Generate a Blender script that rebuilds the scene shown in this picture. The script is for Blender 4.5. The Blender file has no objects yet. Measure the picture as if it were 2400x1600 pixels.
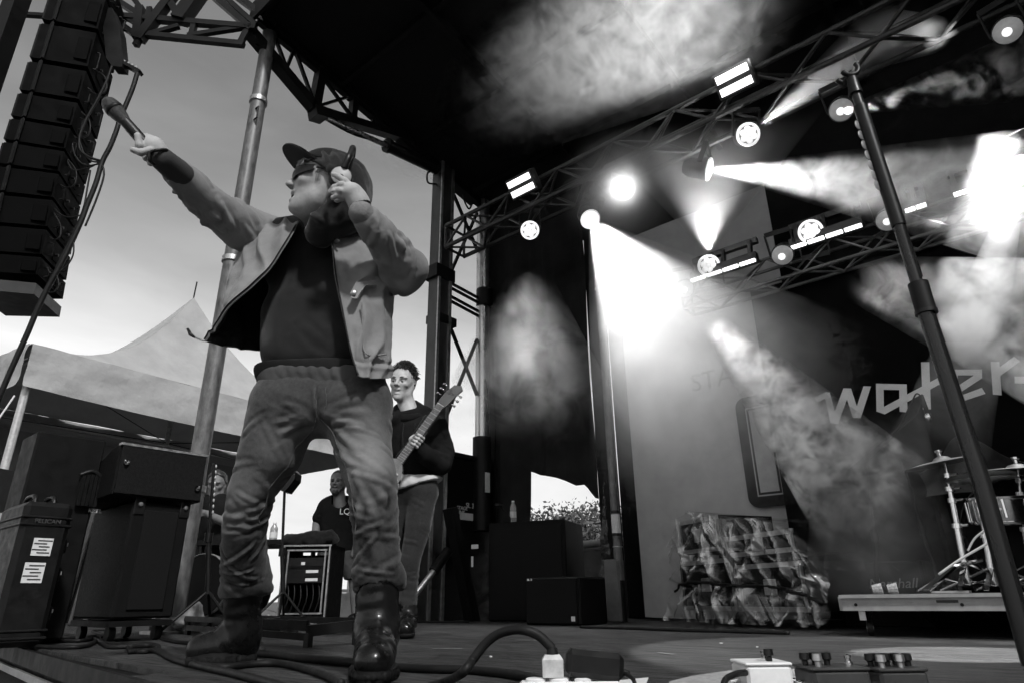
import bpy, math, random
import numpy as np
from mathutils import Matrix, Vector
R_ = math.radians
scene = bpy.context.scene
COL = scene.collection

# ------------------------------------------------------------------ camera
# solved from the picture: verticals, the back truss, lettering and deck line
F_ = 1520.0                      # focal length in pixels of a 2400 px wide frame
H_ = 0.20                        # lens height above the stage deck (z = 0)
XV, YV = 1150.0, -3038.0         # vanishing point of verticals
def _hy(x): return 800 + ((XV - 1200) * (x - 1200) + F_ * F_) / (800 - YV)
def _c(p):
    v = np.array([p[0] - 1200, -(p[1] - 800), -F_]); return v / np.linalg.norm(v)
_up = _c((XV, YV)); _l = _c((-720.0, _hy(-720.0))); _l = _l - _up * (_l @ _up); _l /= np.linalg.norm(_l)
CR = np.array([-_l, np.cross(_up, -_l), _up])      # world = CR @ cam
CAM0 = np.array([0, 0, H_])
cam_d = bpy.data.cameras.new('camera'); cam = bpy.data.objects.new('camera', cam_d); COL.objects.link(cam)
cam_d.sensor_width = 36.0; cam_d.lens = F_ / 2400 * 36.0; cam_d.clip_start = 0.05; cam_d.clip_end = 6000
cam.matrix_world = Matrix([[*CR[0], 0], [*CR[1], 0], [*CR[2], H_], [0, 0, 0, 1]])
scene.camera = cam

# ------------------------------------------------------------------ sky, sun, exposure
SUN_AZ, SUN_EL = R_(115), R_(45)       # azimuth measured from +y (upstage) clockwise
world = bpy.data.worlds.new('World'); scene.world = world; world.use_nodes = True
nt = world.node_tree; nt.nodes.clear()
n_out = nt.nodes.new('ShaderNodeOutputWorld'); n_bg = nt.nodes.new('ShaderNodeBackground')
n_sky = nt.nodes.new('ShaderNodeTexSky'); n_sky.sky_type = 'NISHITA'; n_sky.sun_disc = False
n_sky.sun_elevation = SUN_EL; n_sky.sun_rotation = SUN_AZ; n_sky.air_density = 1.0; n_sky.dust_density = 0.3; n_sky.ozone_density = 1.0
n_bw = nt.nodes.new('ShaderNodeRGBToBW')
n_gam = nt.nodes.new('ShaderNodeMath'); n_gam.operation = 'POWER'; n_gam.inputs[1].default_value = 1.7
# thin uneven cloud over the whole dome
n_tc = nt.nodes.new('ShaderNodeTexCoord'); n_mp = nt.nodes.new('ShaderNodeMapping'); n_mp.inputs['Scale'].default_value = (1.6, 1.6, 5.5)
n_cl = nt.nodes.new('ShaderNodeTexNoise'); n_cl.inputs['Scale'].default_value = 2.2; n_cl.inputs['Detail'].default_value = 6; n_cl.inputs['Distortion'].default_value = .5
n_cr = nt.nodes.new('ShaderNodeMapRange'); n_cr.inputs[1].default_value = .35; n_cr.inputs[2].default_value = .75; n_cr.inputs[3].default_value = .90; n_cr.inputs[4].default_value = 1.16
n_mul = nt.nodes.new('ShaderNodeMath'); n_mul.operation = 'MULTIPLY'
n_min = nt.nodes.new('ShaderNodeMath'); n_min.operation = 'MINIMUM'; n_min.inputs[1].default_value = 6.6
L = nt.links.new
L(n_tc.outputs['Generated'], n_mp.inputs[0]); L(n_mp.outputs[0], n_cl.inputs['Vector']); L(n_cl.outputs['Fac'], n_cr.inputs[0])
L(n_sky.outputs[0], n_bw.inputs[0]); L(n_bw.outputs[0], n_gam.inputs[0]); L(n_gam.outputs[0], n_min.inputs[0]); L(n_min.outputs[0], n_mul.inputs[0]); L(n_cr.outputs[0], n_mul.inputs[1])
L(n_mul.outputs[0], n_bg.inputs['Color']); L(n_bg.outputs[0], n_out.inputs['Surface'])
n_bg.inputs['Strength'].default_value = 0.138
sun_d = bpy.data.lights.new('sun', 'SUN'); sun_d.energy = 3.2; sun_d.angle = R_(5); sun_d.color = (1, 1, 1)
sun = bpy.data.objects.new('sun', sun_d); COL.objects.link(sun)
_sd = Vector((math.sin(SUN_AZ) * math.cos(SUN_EL), math.cos(SUN_AZ) * math.cos(SUN_EL), math.sin(SUN_EL)))
sun.rotation_euler = _sd.to_track_quat('Z', 'Y').to_euler(); sun.location = (-20, -30, 40)
vs = scene.view_settings; vs.view_transform = 'Standard'; vs.look = 'None'; vs.exposure = 0.0; vs.gamma = 1.0
try: vs.use_curve_mapping = False
except Exception: pass
scene.render.engine = 'CYCLES'
cy = scene.cycles
cy.use_denoising = True
try: cy.denoiser = 'OPENIMAGEDENOISE'; cy.denoising_input_passes = 'RGB_ALBEDO_NORMAL'
except Exception: pass
cy.max_bounces = 6; cy.diffuse_bounces = 3; cy.glossy_bounces = 3; cy.transmission_bounces = 4; cy.volume_bounces = 0; cy.transparent_max_bounces = 12
cy.volume_step_rate = 1.0; cy.volume_max_steps = 64
cy.sample_clamp_indirect = 4.0; cy.use_adaptive_sampling = True; cy.adaptive_threshold = .04; cy.adaptive_min_samples = 12

# ------------------------------------------------------------------ pixel -> place (a pixel gives a direction only)
def ray(px, py): return CR @ np.array([px - 1200, -(py - 800), -F_], float) / F_
_f = CR @ np.array([0, 0, -1.0]); FH = np.array([_f[0], _f[1], 0]); FH /= np.linalg.norm(FH); RH = np.array([FH[1], -FH[0], 0.0])
def PZ(px, py, z=0.0): d = ray(px, py); return d * ((z - H_) / d[2]) + CAM0
def PY(px, py, y): d = ray(px, py); return d * (y / d[1]) + CAM0
def PX(px, py, x): d = ray(px, py); return d * (x / d[0]) + CAM0
def PD(px, py, D): d = ray(px, py); return d * (D / (d @ FH)) + CAM0
def LW(l, D, z): return RH * l + FH * D + np.array([0, 0, z])
def V3(*a): return np.array(a, float)
def nrm(v): v = np.asarray(v, float); return v / (np.linalg.norm(v) + 1e-12)

# ------------------------------------------------------------------ objects
ORG = {}
def tag(o, label=None, cat=None, group=None, kind=None):
    if label: o['label'] = label
    if cat: o['category'] = cat
    if group: o['group'] = group
    if kind: o['kind'] = kind
    return o
def thing(name, loc, label=None, cat=None, group=None, kind=None):
    o = bpy.data.objects.new(name, None); o.empty_display_size = .1; COL.objects.link(o)
    o.location = Vector(loc); ORG[o.name] = np.array(loc, float)
    return tag(o, label, cat, group, kind)
def add_mesh(name, me, parent=None, org=None):
    o = bpy.data.objects.new(name, me); COL.objects.link(o)
    if parent is not None:
        o.parent = parent; ORG[o.name] = ORG[parent.name]
    else:
        ORG[o.name] = np.array(org if org is not None else (0, 0, 0), float); o.location = Vector(ORG[o.name])
    return o
def mk(name, verts, faces, mat, parent=None, smooth=False):
    v = np.asarray(verts, float).reshape(-1, 3)
    if parent is not None: org = ORG[parent.name]
    else: org = np.array([(v[:, 0].min() + v[:, 0].max()) / 2, (v[:, 1].min() + v[:, 1].max()) / 2, v[:, 2].min()])
    me = bpy.data.meshes.new(name)
    me.from_pydata((v - org).tolist(), [], [list(map(int, f)) for f in faces] if not isinstance(faces, np.ndarray) else faces.tolist())
    me.update()
    if smooth is True: me.shade_smooth()
    elif smooth:
        me.shade_smooth()
        try: me.set_sharp_from_angle(angle=R_(smooth))
        except Exception: pass
    for m in (mat if isinstance(mat, (list, tuple)) else [mat]): me.materials.append(m)
    return add_mesh(name, me, parent, org)

class MB:
    """collects shapes of ONE part"""
    def __init__(s): s.v = []; s.f = []
    def add(s, v, f):
        n = len(s.v); s.v += [list(map(float, p)) for p in v]; s.f += [[n + i for i in q] for q in f]; return s
    def box(s, c, size, M=None, bev=0.0):
        c = np.array(c, float); h = np.array(size, float) / 2; M = np.eye(3) if M is None else np.asarray(M)
        if bev <= 0:
            P = [c + M @ (h * np.array(k)) for k in ((-1,-1,-1),(1,-1,-1),(1,1,-1),(-1,1,-1),(-1,-1,1),(1,-1,1),(1,1,1),(-1,1,1))]
            return s.add(P, [(0,3,2,1),(4,5,6,7),(0,1,5,4),(1,2,6,5),(2,3,7,6),(3,0,4,7)])
        b = min(bev, h.min() * .98); P = []; idx = {}
        for sx in (-1,1):
            for sy in (-1,1):
                for sz in (-1,1):
                    for a in range(3):
                        q = h - b; q[a] = h[a]; idx[(sx,sy,sz,a)] = len(P); P.append(c + M @ (q * np.array((sx,sy,sz))))
        f = []
        for a in range(3):
            b1, b2 = (a+1) % 3, (a+2) % 3
            for sg in (-1,1):
                q = []
                for u, w in ((-1,-1),(1,-1),(1,1),(-1,1)):
                    k = [0,0,0]; k[a] = sg; k[b1] = u; k[b2] = w; q.append(idx[(*k, a)])
                f.append(q if sg > 0 else q[::-1])
        for a in range(3):
            b1, b2 = (a+1) % 3, (a+2) % 3
            for u in (-1,1):
                for w in (-1,1):
                    k0 = [0,0,0]; k1 = [0,0,0]; k0[a] = -1; k1[a] = 1
                    for k in (k0, k1): k[b1] = u; k[b2] = w
                    q = [idx[(*k0,b1)], idx[(*k1,b1)], idx[(*k1,b2)], idx[(*k0,b2)]]
                    f.append(q if u*w > 0 else q[::-1])
        for sx in (-1,1):
            for sy in (-1,1):
                for sz in (-1,1):
                    q = [idx[(sx,sy,sz,a)] for a in range(3)]; f.append(q if sx*sy*sz > 0 else q[::-1])
        return s.add(P, f)
    def bar(s, a, b, w, h=None, up=(0,0,1), bev=0.0):
        a = np.array(a, float); b = np.array(b, float); d = b - a; ln = np.linalg.norm(d); x = d / ln
        u = np.array(up, float); 
        if abs(x @ nrm(u)) > .98: u = np.array([1.0, .2, 0])
        y = nrm(np.cross(u, x)); z = np.cross(x, y)
        return s.box((a + b) / 2, (ln, w, h or w), np.array([x, y, z]).T, bev)
    def tube(s, pts, r, seg=10, cap=True, closed=False):
        pts = [np.array(p, float) for p in pts]; n = len(pts); rr = r if hasattr(r, '__len__') else [r] * n
        t0 = nrm(pts[1] - pts[0]); u = np.array([0,0,1.0]) if abs(t0[2]) < .9 else np.array([1.0,0,0])
        u = nrm(u - t0 * (u @ t0)); V = []
        for i in range(n):
            t = nrm(pts[min(i+1, n-1)] - pts[max(i-1, 0)]) if not closed else nrm(pts[(i+1) % n] - pts[i-1])
            u = nrm(u - t * (u @ t)); w = np.cross(t, u)
            for k in range(seg):
                a = 2*math.pi*k/seg; V.append(pts[i] + rr[i] * (math.cos(a) * u + math.sin(a) * w))
        f = []
        for i in range(n if closed else n-1):
            for k in range(seg):
                j = (i+1) % n; f.append((i*seg+k, i*seg+(k+1) % seg, j*seg+(k+1) % seg, j*seg+k))
        if cap and not closed: f.append(tuple(range(seg))[::-1]); f.append(tuple((n-1)*seg+k for k in range(seg)))
        return s.add(V, f)
    def lathe(s, prof, o=(0,0,0), axis=(0,0,1), seg=24, cap=True):
        o = np.array(o, float); z = nrm(axis); u = nrm(np.cross(z, (1,0,0) if abs(z[0]) < .9 else (0,1,0))); w = np.cross(z, u); V = []
        for (r, h) in prof:
            for k in range(seg):
                a = 2*math.pi*k/seg; V.append(o + z*h + r*(math.cos(a)*u + math.sin(a)*w))
        f = []
        for i in range(len(prof)-1):
            for k in range(seg): f.append((i*seg+k, i*seg+(k+1) % seg, (i+1)*seg+(k+1) % seg, (i+1)*seg+k))
        if cap:
            if prof[0][0] > 1e-5: f.append(tuple(range(seg))[::-1])
            if prof[-1][0] > 1e-5: f.append(tuple((len(prof)-1)*seg+k for k in range(seg)))
        return s.add(V, f)
    def prism(s, poly, ext):
        """poly: 3D points of a flat outline; ext: extrusion vector"""
        n = len(poly); e = np.array(ext, float); P = [np.array(p, float) for p in poly]
        return s.add(P + [p + e for p in P], [tuple(range(n))[::-1], tuple(range(n, 2*n))] + [(i, (i+1) % n, n+(i+1) % n, n+i) for i in range(n)])
    def build(s, name, mat, parent=None, smooth=False): return mk(name, s.v, s.f, mat, parent, smooth)

def gridmesh(P):
    """P (nu,nv,3) -> verts, quads"""
    nu, nv = P.shape[:2]; i = np.arange(nu*nv).reshape(nu, nv)
    q = np.stack([i[:-1,:-1], i[1:,:-1], i[1:,1:], i[:-1,1:]], -1).reshape(-1, 4); return P.reshape(-1, 3), q
def shell(P, th):
    """thickened open sheet"""
    nu, nv = P.shape[:2]
    du = np.gradient(P, axis=0); dv = np.gradient(P, axis=1); N = np.cross(du, dv); N /= (np.linalg.norm(N, axis=-1, keepdims=True) + 1e-9)
    a, q = gridmesh(P); b, _ = gridmesh(P - N * th); n = nu*nv
    f = [tuple(x) for x in q.tolist()] + [tuple((x[::-1])) for x in (q + n).tolist()]
    i = np.arange(n).reshape(nu, nv)
    for e in (i[0,:], i[:,-1], i[-1,::-1], i[::-1,0]):
        for k in range(len(e)-1): f.append((int(e[k+1]), int(e[k]), int(e[k])+n, int(e[k+1])+n))
    return np.vstack([a, b]), f
def catmull(pts, n):
    """smooth resample of a polyline (m,k)"""
    P = np.asarray(pts, float); m = len(P); t = np.linspace(0, m-1, n); i = np.clip(t.astype(int), 0, m-2); u = (t - i)[:, None]
    p0 = P[np.maximum(i-1, 0)]; p1 = P[i]; p2 = P[i+1]; p3 = P[np.minimum(i+2, m-1)]
    return .5*((2*p1) + (-p0+p2)*u + (2*p0-5*p1+4*p2-p3)*u**2 + (-p0+3*p1-3*p2+p3)*u**3)
def rotz(a): c, s_ = math.cos(a), math.sin(a); return np.array([[c,-s_,0],[s_,c,0],[0,0,1.0]])
def frame(x, up=(0,0,1)):
    x = nrm(x); u = np.array(up, float); y = nrm(np.cross(u, x)); return np.array([x, y, np.cross(x, y)]).T

# ------------------------------------------------------------------ noise (numpy) for shaping cloth
def vnoise(p, f, seed=0):
    p = np.asarray(p, float) * f + seed * 17.31; i = np.floor(p).astype(np.int64); u = p - i; u = u*u*(3-2*u); r = 0
    def h(a, b, c):
        n = (a*374761393 + b*668265263 + c*2147483647 + seed*974711) & 0x7fffffff; n = ((n ^ (n >> 13)) * 1274126177) & 0x7fffffff
        return ((n ^ (n >> 16)) & 0xffff) / 65535.0 * 2 - 1
    for dx in (0,1):
        for dy in (0,1):
            for dz in (0,1):
                w = (u[:,0] if dx else 1-u[:,0]) * (u[:,1] if dy else 1-u[:,1]) * (u[:,2] if dz else 1-u[:,2])
                r = r + w * h(i[:,0]+dx, i[:,1]+dy, i[:,2]+dz)
    return r
def fbm(p, f, o=3, seed=0): return sum(vnoise(p, f*2**k, seed+k) / 2**k for k in range(o))

# ------------------------------------------------------------------ materials (all grey: the picture is black and white)
MATS = {}
def pm(name, v, rough=.6, metal=0.0, noise=None, bump=None, spec=.5, emit=0.0, coat=0.0, sheen=0.0, aniso=None, alpha=None, trans=0.0, mscale=(1,1,1), coords='Object'):
    if name in MATS: return MATS[name]
    m = bpy.data.materials.new(name); m.use_nodes = True; t = m.node_tree; b = t.nodes['Principled BSDF']; l = t.links.new
    b.inputs['Base Color'].default_value = (v, v, v, 1); b.inputs['Roughness'].default_value = rough; b.inputs['Metallic'].default_value = metal
    b.inputs['Specular IOR Level'].default_value = spec; b.inputs['Coat Weight'].default_value = coat; b.inputs['Sheen Weight'].default_value = sheen
    if trans: b.inputs['Transmission Weight'].default_value = trans
    if emit: b.inputs['Emission Color'].default_value = (1,1,1,1); b.inputs['Emission Strength'].default_value = emit
    if alpha is not None: b.inputs['Alpha'].default_value = alpha
    tc = t.nodes.new('ShaderNodeTexCoord'); mp = t.nodes.new('ShaderNodeMapping'); mp.inputs['Scale'].default_value = mscale; l(tc.outputs[coords], mp.inputs[0])
    if noise:
        sc, amt = noise[:2]; nz = t.nodes.new('ShaderNodeTexNoise'); nz.inputs['Scale'].default_value = sc; nz.inputs['Detail'].default_value = 7; nz.inputs['Roughness'].default_value = .65
        l(mp.outputs[0], nz.inputs['Vector']); mr = t.nodes.new('ShaderNodeMapRange'); mr.inputs[1].default_value = .3; mr.inputs[2].default_value = .7
        mr.inputs[3].default_value = v*(1-amt); mr.inputs[4].default_value = v*(1+amt); l(nz.outputs['Fac'], mr.inputs[0]); l(mr.outputs[0], b.inputs['Base Color'])
        m2 = t.nodes.new('ShaderNodeMapRange'); m2.inputs[1].default_value = .3; m2.inputs[2].default_value = .7; m2.inputs[3].default_value = max(.03, rough-.12); m2.inputs[4].default_value = min(1, rough+.12)
        l(nz.outputs['Fac'], m2.inputs[0]); l(m2.outputs[0], b.inputs['Roughness'])
    if bump:
        sc, st = bump[:2]; nz = t.nodes.new('ShaderNodeTexNoise'); nz.inputs['Scale'].default_value = sc; nz.inputs['Detail'].default_value = 4
        l(mp.outputs[0], nz.inputs['Vector']); bp = t.nodes.new('ShaderNodeBump'); bp.inputs['Strength'].default_value = st; bp.inputs['Distance'].default_value = bump[2] if len(bump) > 2 else .01
        l(nz.outputs['Fac'], bp.inputs['Height']); l(bp.outputs[0], b.inputs['Normal'])
    MATS[name] = m; return m
M_black = pm('black_paint', .005, .6, spec=.14, noise=(14, .35), bump=(90, .15, .004))
M_blacksteel = pm('black_steel', .008, .5, .15, spec=.2, noise=(9, .4), bump=(60, .12, .004))
M_steel = pm('galvanised_steel', .42, .42, .85, noise=(22, .35), bump=(70, .15, .003))
M_alu = pm('aluminium', .5, .38, .9, noise=(30, .25))
M_chrome = pm('chrome', .75, .12, 1.0, noise=(8, .15))
M_rubber = pm('black_rubber', .008, .55, spec=.22, noise=(30, .3), bump=(120, .2, .002))
M_plastic = pm('black_plastic', .008, .42, spec=.28, noise=(25, .3), bump=(200, .1, .001))
M_white = pm('white_plastic', .72, .45, noise=(20, .1), bump=(60, .1, .002))
M_paper = pm('paper_label', .62, .7, noise=(40, .12))
M_ink = pm('printed_ink', .03, .7, noise=(30, .2))
M_clothblack = pm('black_fabric', .010, .95, spec=.08, noise=(6, .4), bump=(180, .35, .003), sheen=.1)
# ================================================================== the setting
XS = -5.1                     # plane of the stage-left side: front post, masts, roof edge
YB = 5.5                      # back wall
# deck front edge (runs slightly askew): through two measured points
e0 = PZ(0, 1502); e1 = PZ(375, 1600)
def yedge(x): return e1[1] + (e0[1]-e1[1]) * (x-e1[0]) / (e0[0]-e1[0])
M_deck = pm('plywood_deck', .13, .42, noise=(3, .5), bump=(5, .25, .01))
def deck_material():
    m = bpy.data.materials.new('worn_plywood'); m.use_nodes = True; t = m.node_tree; b = t.nodes['Principled BSDF']; l = t.links.new
    tc = t.nodes.new('ShaderNodeTexCoord'); mp = t.nodes.new('ShaderNodeMapping'); mp.inputs['Scale'].default_value = (1.6, 26, 1); mp.inputs['Rotation'].default_value = (0,0,R_(-35))
    l(tc.outputs['Object'], mp.inputs[0])
    g = t.nodes.new('ShaderNodeTexNoise'); g.inputs['Scale'].default_value = 3.2; g.inputs['Detail'].default_value = 9; g.inputs['Roughness'].default_value = .72; g.inputs['Distortion'].default_value = .4; l(mp.outputs[0], g.inputs['Vector'])
    w = t.nodes.new('ShaderNodeTexNoise'); w.inputs['Scale'].default_value = 1.7; w.inputs['Detail'].default_value = 5; l(tc.outputs['Object'], w.inputs['Vector'])
    r1 = t.nodes.new('ShaderNodeMapRange'); r1.inputs[1].default_value = .38; r1.inputs[2].default_value = .66; r1.inputs[3].default_value = .003; r1.inputs[4].default_value = .10; l(g.outputs['Fac'], r1.inputs[0])
    r2 = t.nodes.new('ShaderNodeMapRange'); r2.inputs[1].default_value = .3; r2.inputs[2].default_value = .7; r2.inputs[3].default_value = .65; r2.inputs[4].default_value = 1.25; l(w.outputs['Fac'], r2.inputs[0])
    mu = t.nodes.new('ShaderNodeMath'); mu.operation = 'MULTIPLY'; l(r1.outputs[0], mu.inputs[0]); l(r2.outputs[0], mu.inputs[1]); l(mu.outputs[0], b.inputs['Base Color'])
    r3 = t.nodes.new('ShaderNodeMapRange'); r3.inputs[1].default_value = .3; r3.inputs[2].default_value = .7; r3.inputs[3].default_value = .62; r3.inputs[4].default_value = .38; l(g.outputs['Fac'], r3.inputs[0]); l(r3.outputs[0], b.inputs['Roughness'])
    bp = t.nodes.new('ShaderNodeBump'); bp.inputs['Strength'].default_value = .9; bp.inputs['Distance'].default_value = .012; l(g.outputs['Fac'], bp.inputs['Height']); l(bp.outputs[0], b.inputs['Normal'])
    b.inputs['Specular IOR Level'].default_value = .22
    return m
M_deck = deck_material()
def build_deck():
    d = thing('stage_deck', (0, 3, -.12), kind='structure')
    m = MB(); x0, x1, yb = -9.6, 5.2, 6.3
    m.prism([(x0, yedge(x0)+.01, -.021), (x1, yedge(x1)+.01, -.021), (x1, yb, -.021), (x0, yb, -.021)], (0,0,-.1)); m.build('deck_frame', M_black, d)
    # plywood sheets with real joints
    W, Lh, g = 1.22, 2.44, .003
    xs = np.arange(x0, x1, Lh); k = 0
    for i, xa in enumerate(xs):
        xb = min(xa+Lh, x1); ya = -.2 + (0.6 if i % 2 else 0)
        while ya < yb:
            lo = max(ya, -9); hi = min(ya+W, yb)
            def clip(x, y): return max(y, yedge(x))
            pl = [(xa+g, clip(xa, lo+g)), (xb-g, clip(xb, lo+g)), (xb-g, max(hi-g, clip(xb, lo+g))), (xa+g, max(hi-g, clip(xa, lo+g)))]
            if hi - g > max(yedge(xa), yedge(xb)) + .05:
                mm = MB(); mm.prism([(x, y, -.02) for x, y in pl], (0,0,.02)); mm.build('plywood_sheet', M_deck, d)
            ya += W
    # aluminium nosing and fascia along the front
    n = MB(); n.bar((x0, yedge(x0)-.012, -.035), (x1, yedge(x1)-.012, -.035), .02, .07); n.build('edge_nosing', M_blacksteel, d)
    n = MB(); n.bar((x0, yedge(x0)-.03, -.10), (x1, yedge(x1)-.03, -.10), .014, .03); n.build('edge_rail', M_alu, d)
    n = MB(); n.bar((x0, yedge(x0)+.02, -.72), (x1, yedge(x1)+.02, -.72), .02, 1.15); n.build('skirt', M_clothblack, d)
build_deck()
g = MB(); g.add([(-3000,-3000,-1.35),(3000,-3000,-1.35),(3000,3000,-1.35),(-3000,3000,-1.35)], [(0,1,2,3)])
tag(g.build('ground', pm('dry_grass_ground', .08, .9, noise=(.6, .5), bump=(8, .5, .05))), kind='structure')

# ------------------------------------------------------------------ roof: sloping dark ceiling with panels, ribs and purlins
def roofz(y): return 5.63 - .174*(y-2.27)
M_roof = pm('roof_panel_dark', .010, .6, spec=.15, noise=(3, .4), bump=(12, .2, .01))
def build_roof():
    rf = thing('stage_roof', (0, 4, roofz(4)), kind='structure')
    xs = [-5.1, -3.6, -2.1, -.6, .9, 2.4, 3.9, 5.4]; ys = [2.1, 3.1, 4.15, 5.2, 6.3]
    for i in range(len(xs)-1):
        for j in range(len(ys)-1):
            m = MB(); a, b, c, d = xs[i]+.01, xs[i+1]-.01, ys[j]+.01, ys[j+1]-.01
            m.prism([(a,c,roofz(c)+.1),(b,c,roofz(c)+.1),(b,d,roofz(d)+.1),(a,d,roofz(d)+.1)], (0,0,.03)); m.build('roof_panel', M_roof, rf)
    for x in xs: 
        m = MB(); m.bar((x, 2.1, roofz(2.1)+.03), (x, 6.3, roofz(6.3)+.03), .06, .1); m.build('rafter', M_blacksteel, rf)
    for y in ys:
        m = MB(); m.bar((-5.1, y, roofz(y)+.05), (5.4, y, roofz(y)+.05), .05, .07); m.build('purlin', M_blacksteel, rf)
    m = MB(); m.prism([(-5.12,2.05,roofz(2.1)+.14),(5.4,2.05,roofz(2.1)+.14),(5.4,6.35,roofz(6.3)+.14),(-5.12,6.35,roofz(6.3)+.14)], (0,0,.02)); m.build('roof_skin', M_roof, rf)
    m = MB(); m.prism([(-5.1,2.04,roofz(2.1)+.16),(5.4,2.04,roofz(2.1)+.16),(5.4,2.04,roofz(2.1)-.1),(-5.1,2.04,roofz(2.1)-.1)], (0,-.03,0)); m.build('fascia', M_roof, rf)
    m = MB(); m.prism([(-5.12,6.34,roofz(6.3)+.1),(5.4,6.34,roofz(6.3)+.1),(5.4,6.34,4.6),(-5.12,6.34,4.6)], (0,.02,0)); m.build('rear_fascia', M_clothblack, rf)
    m = MB(); m.prism([(-3.75,6.2,roofz(6.2)+.1),(5.4,6.2,roofz(6.2)+.1),(5.4,6.2,0),(-3.75,6.2,0)], (0,.02,0)); m.build('rear_scrim', M_clothblack, rf)
build_roof()
# unseen black drape added to keep the sun off the right of the deck
wing = MB(); wing.prism([(4.9,-.7,-1.35),(4.9,6.3,-1.35),(4.9,6.3,5.0),(4.9,-.7,5.6)], (.03,0,0)); tag(wing.build('sun_block_drape', M_clothblack), 'unseen black drape added beyond the right edge to shade the deck', 'drape')

def truss_between(name, a, b, w, h, r, n, mat, parent=None, label=None, cat='truss', group=None, up=(0,0,1), tri=False):
    """box truss with four chords and zig-zag lacing"""
    a = np.array(a, float); b = np.array(b, float); x = nrm(b-a); y = nrm(np.cross(up, x)); z = np.cross(x, y)
    t = parent or thing(name, (a+b)/2, label, cat, group)
    off = [y*w/2+z*h/2, -y*w/2+z*h/2, -y*w/2-z*h/2, y*w/2-z*h/2] if not tri else [y*w/2+z*h/2, -y*w/2+z*h/2, -z*h/2]
    for o in off:
        m = MB(); m.tube([a+o, b+o], r, 8); m.build('chord', mat, t, 40)
    ln = np.linalg.norm(b-a); k = len(off)
    for s in range(k):
        for i in range(n):
            p = a + x*ln*i/n; q = a + x*ln*(i+1)/n
            o1, o2 = off[s], off[(s+1) % k]
            if (i+s) % 2: o1, o2 = o2, o1
            m = MB(); m.tube([p+o1, q+o2], r*.6, 6, cap=False); m.build('lacing', mat, t, 40)
    for e in (a, b):
        m = MB()
        for s in range(k): m.tube([e+off[s], e+off[(s+1) % k]], r*.7, 6)
        m.build('end_frame', mat, t, 40)
    return t

# front roof post (galvanised pipe) and the side truss that carries the roof edge
post = thing('roof_post', (XS, 2.24, 0), 'tall grey steel pipe post holding up the front corner of the roof behind the singer', 'post')
M_post = pm('weathered_pipe', .12, .5, .25, noise=(26, .55), bump=(50, .3, .003), mscale=(1,1,.35))
m = MB(); m.tube([(XS,2.24,.02),(XS,2.24,1.02)], .078, 20); m.build('lower_tube', M_post, post, 40)
m = MB(); m.tube([(XS,2.24,1.0),(XS,2.24,5.6)], .07, 20); m.build('upper_tube', M_post, post, 40)
for z in (.98, 2.95, 4.7):
    m = MB(); m.lathe([(.074,0),(.084,.004),(.084,.05),(.074,.054)], (XS,2.24,z)); m.build('collar', M_steel, post, 40)
m = MB(); m.box((XS,2.24,.01),(.3,.3,.02)); m.build('foot_plate', M_steel, post)
m = MB(); m.tube([(XS+.06,2.2,4.58),(XS+.11,2.2,4.58),(XS+.11,2.2,4.45),(XS+.06,2.2,4.45)], .008, 6); m.build('hook', M_blacksteel, post)

side = thing('roof_edge_truss', (XS, 3.5, 5.0), 'black steel truss along the left roof edge, hanging below the roof to the mast', 'truss')
def sd(px, py): return PX(px, py, XS)
def sbar(nm, a, b, w, h=None, mat=M_blacksteel): m = MB(); m.bar(sd(*a), sd(*b), w, h, up=(1,0,0)); return m.build(nm, mat, side)
sbar('bottom_chord', (585,75), (745,265), .10, .12); sbar('bottom_chord', (745,262), (985,335), .09, .11)
sbar('top_chord', (640,62), (1112,472), .10, .14); sbar('vertical', (753,165), (735,262), .09, .12); sbar('vertical', (830,235), (825,285), .07, .09)
for a, b in (((640,75),(675,170)), ((690,115),(672,160)), ((692,120),(730,225)), ((752,175),(835,290)), ((745,250),(825,225)), ((640,70),(600,110)), ((880,260),(870,300)), ((760,180),(800,215))):
    sbar('web', a, b, .03, .035)
m = MB(); m.box(sd(745,268), (.14,.12,.16), frame(sd(985,335)-sd(745,262), (1,0,0))); m.build('joint_block', M_blacksteel, side)
cyl = thing('roof_lift_cylinder', sd(1022,398), 'dark hydraulic ram sloping from the mast up to the roof edge truss', 'hydraulic ram')
m = MB(); m.tube([sd(752,272), sd(912,345)], .032, 12); m.build('piston_rod', pm('dull_chrome', .35, .3, .9, noise=(20,.2)), cyl, 40)
m = MB(); m.tube([sd(905,340), sd(1022,396)], .075, 14); m.build('barrel', M_blacksteel, cyl, 40)
m = MB(); m.tube([sd(905,340), sd(913,344)], .088, 14); m.build('gland', M_blacksteel, cyl, 40)
m = MB(); m.tube(catmull([sd(770,285), sd(840,320), sd(930,340), sd(950,360)], 14), .012, 6); m.build('hose', M_rubber, cyl, True)
m = MB(); m.tube(catmull([sd(1022,402), sd(1003,405), sd(1003,428), sd(1022,432)], 16), .012, 6); m.build('hose', M_rubber, cyl, True)

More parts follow.
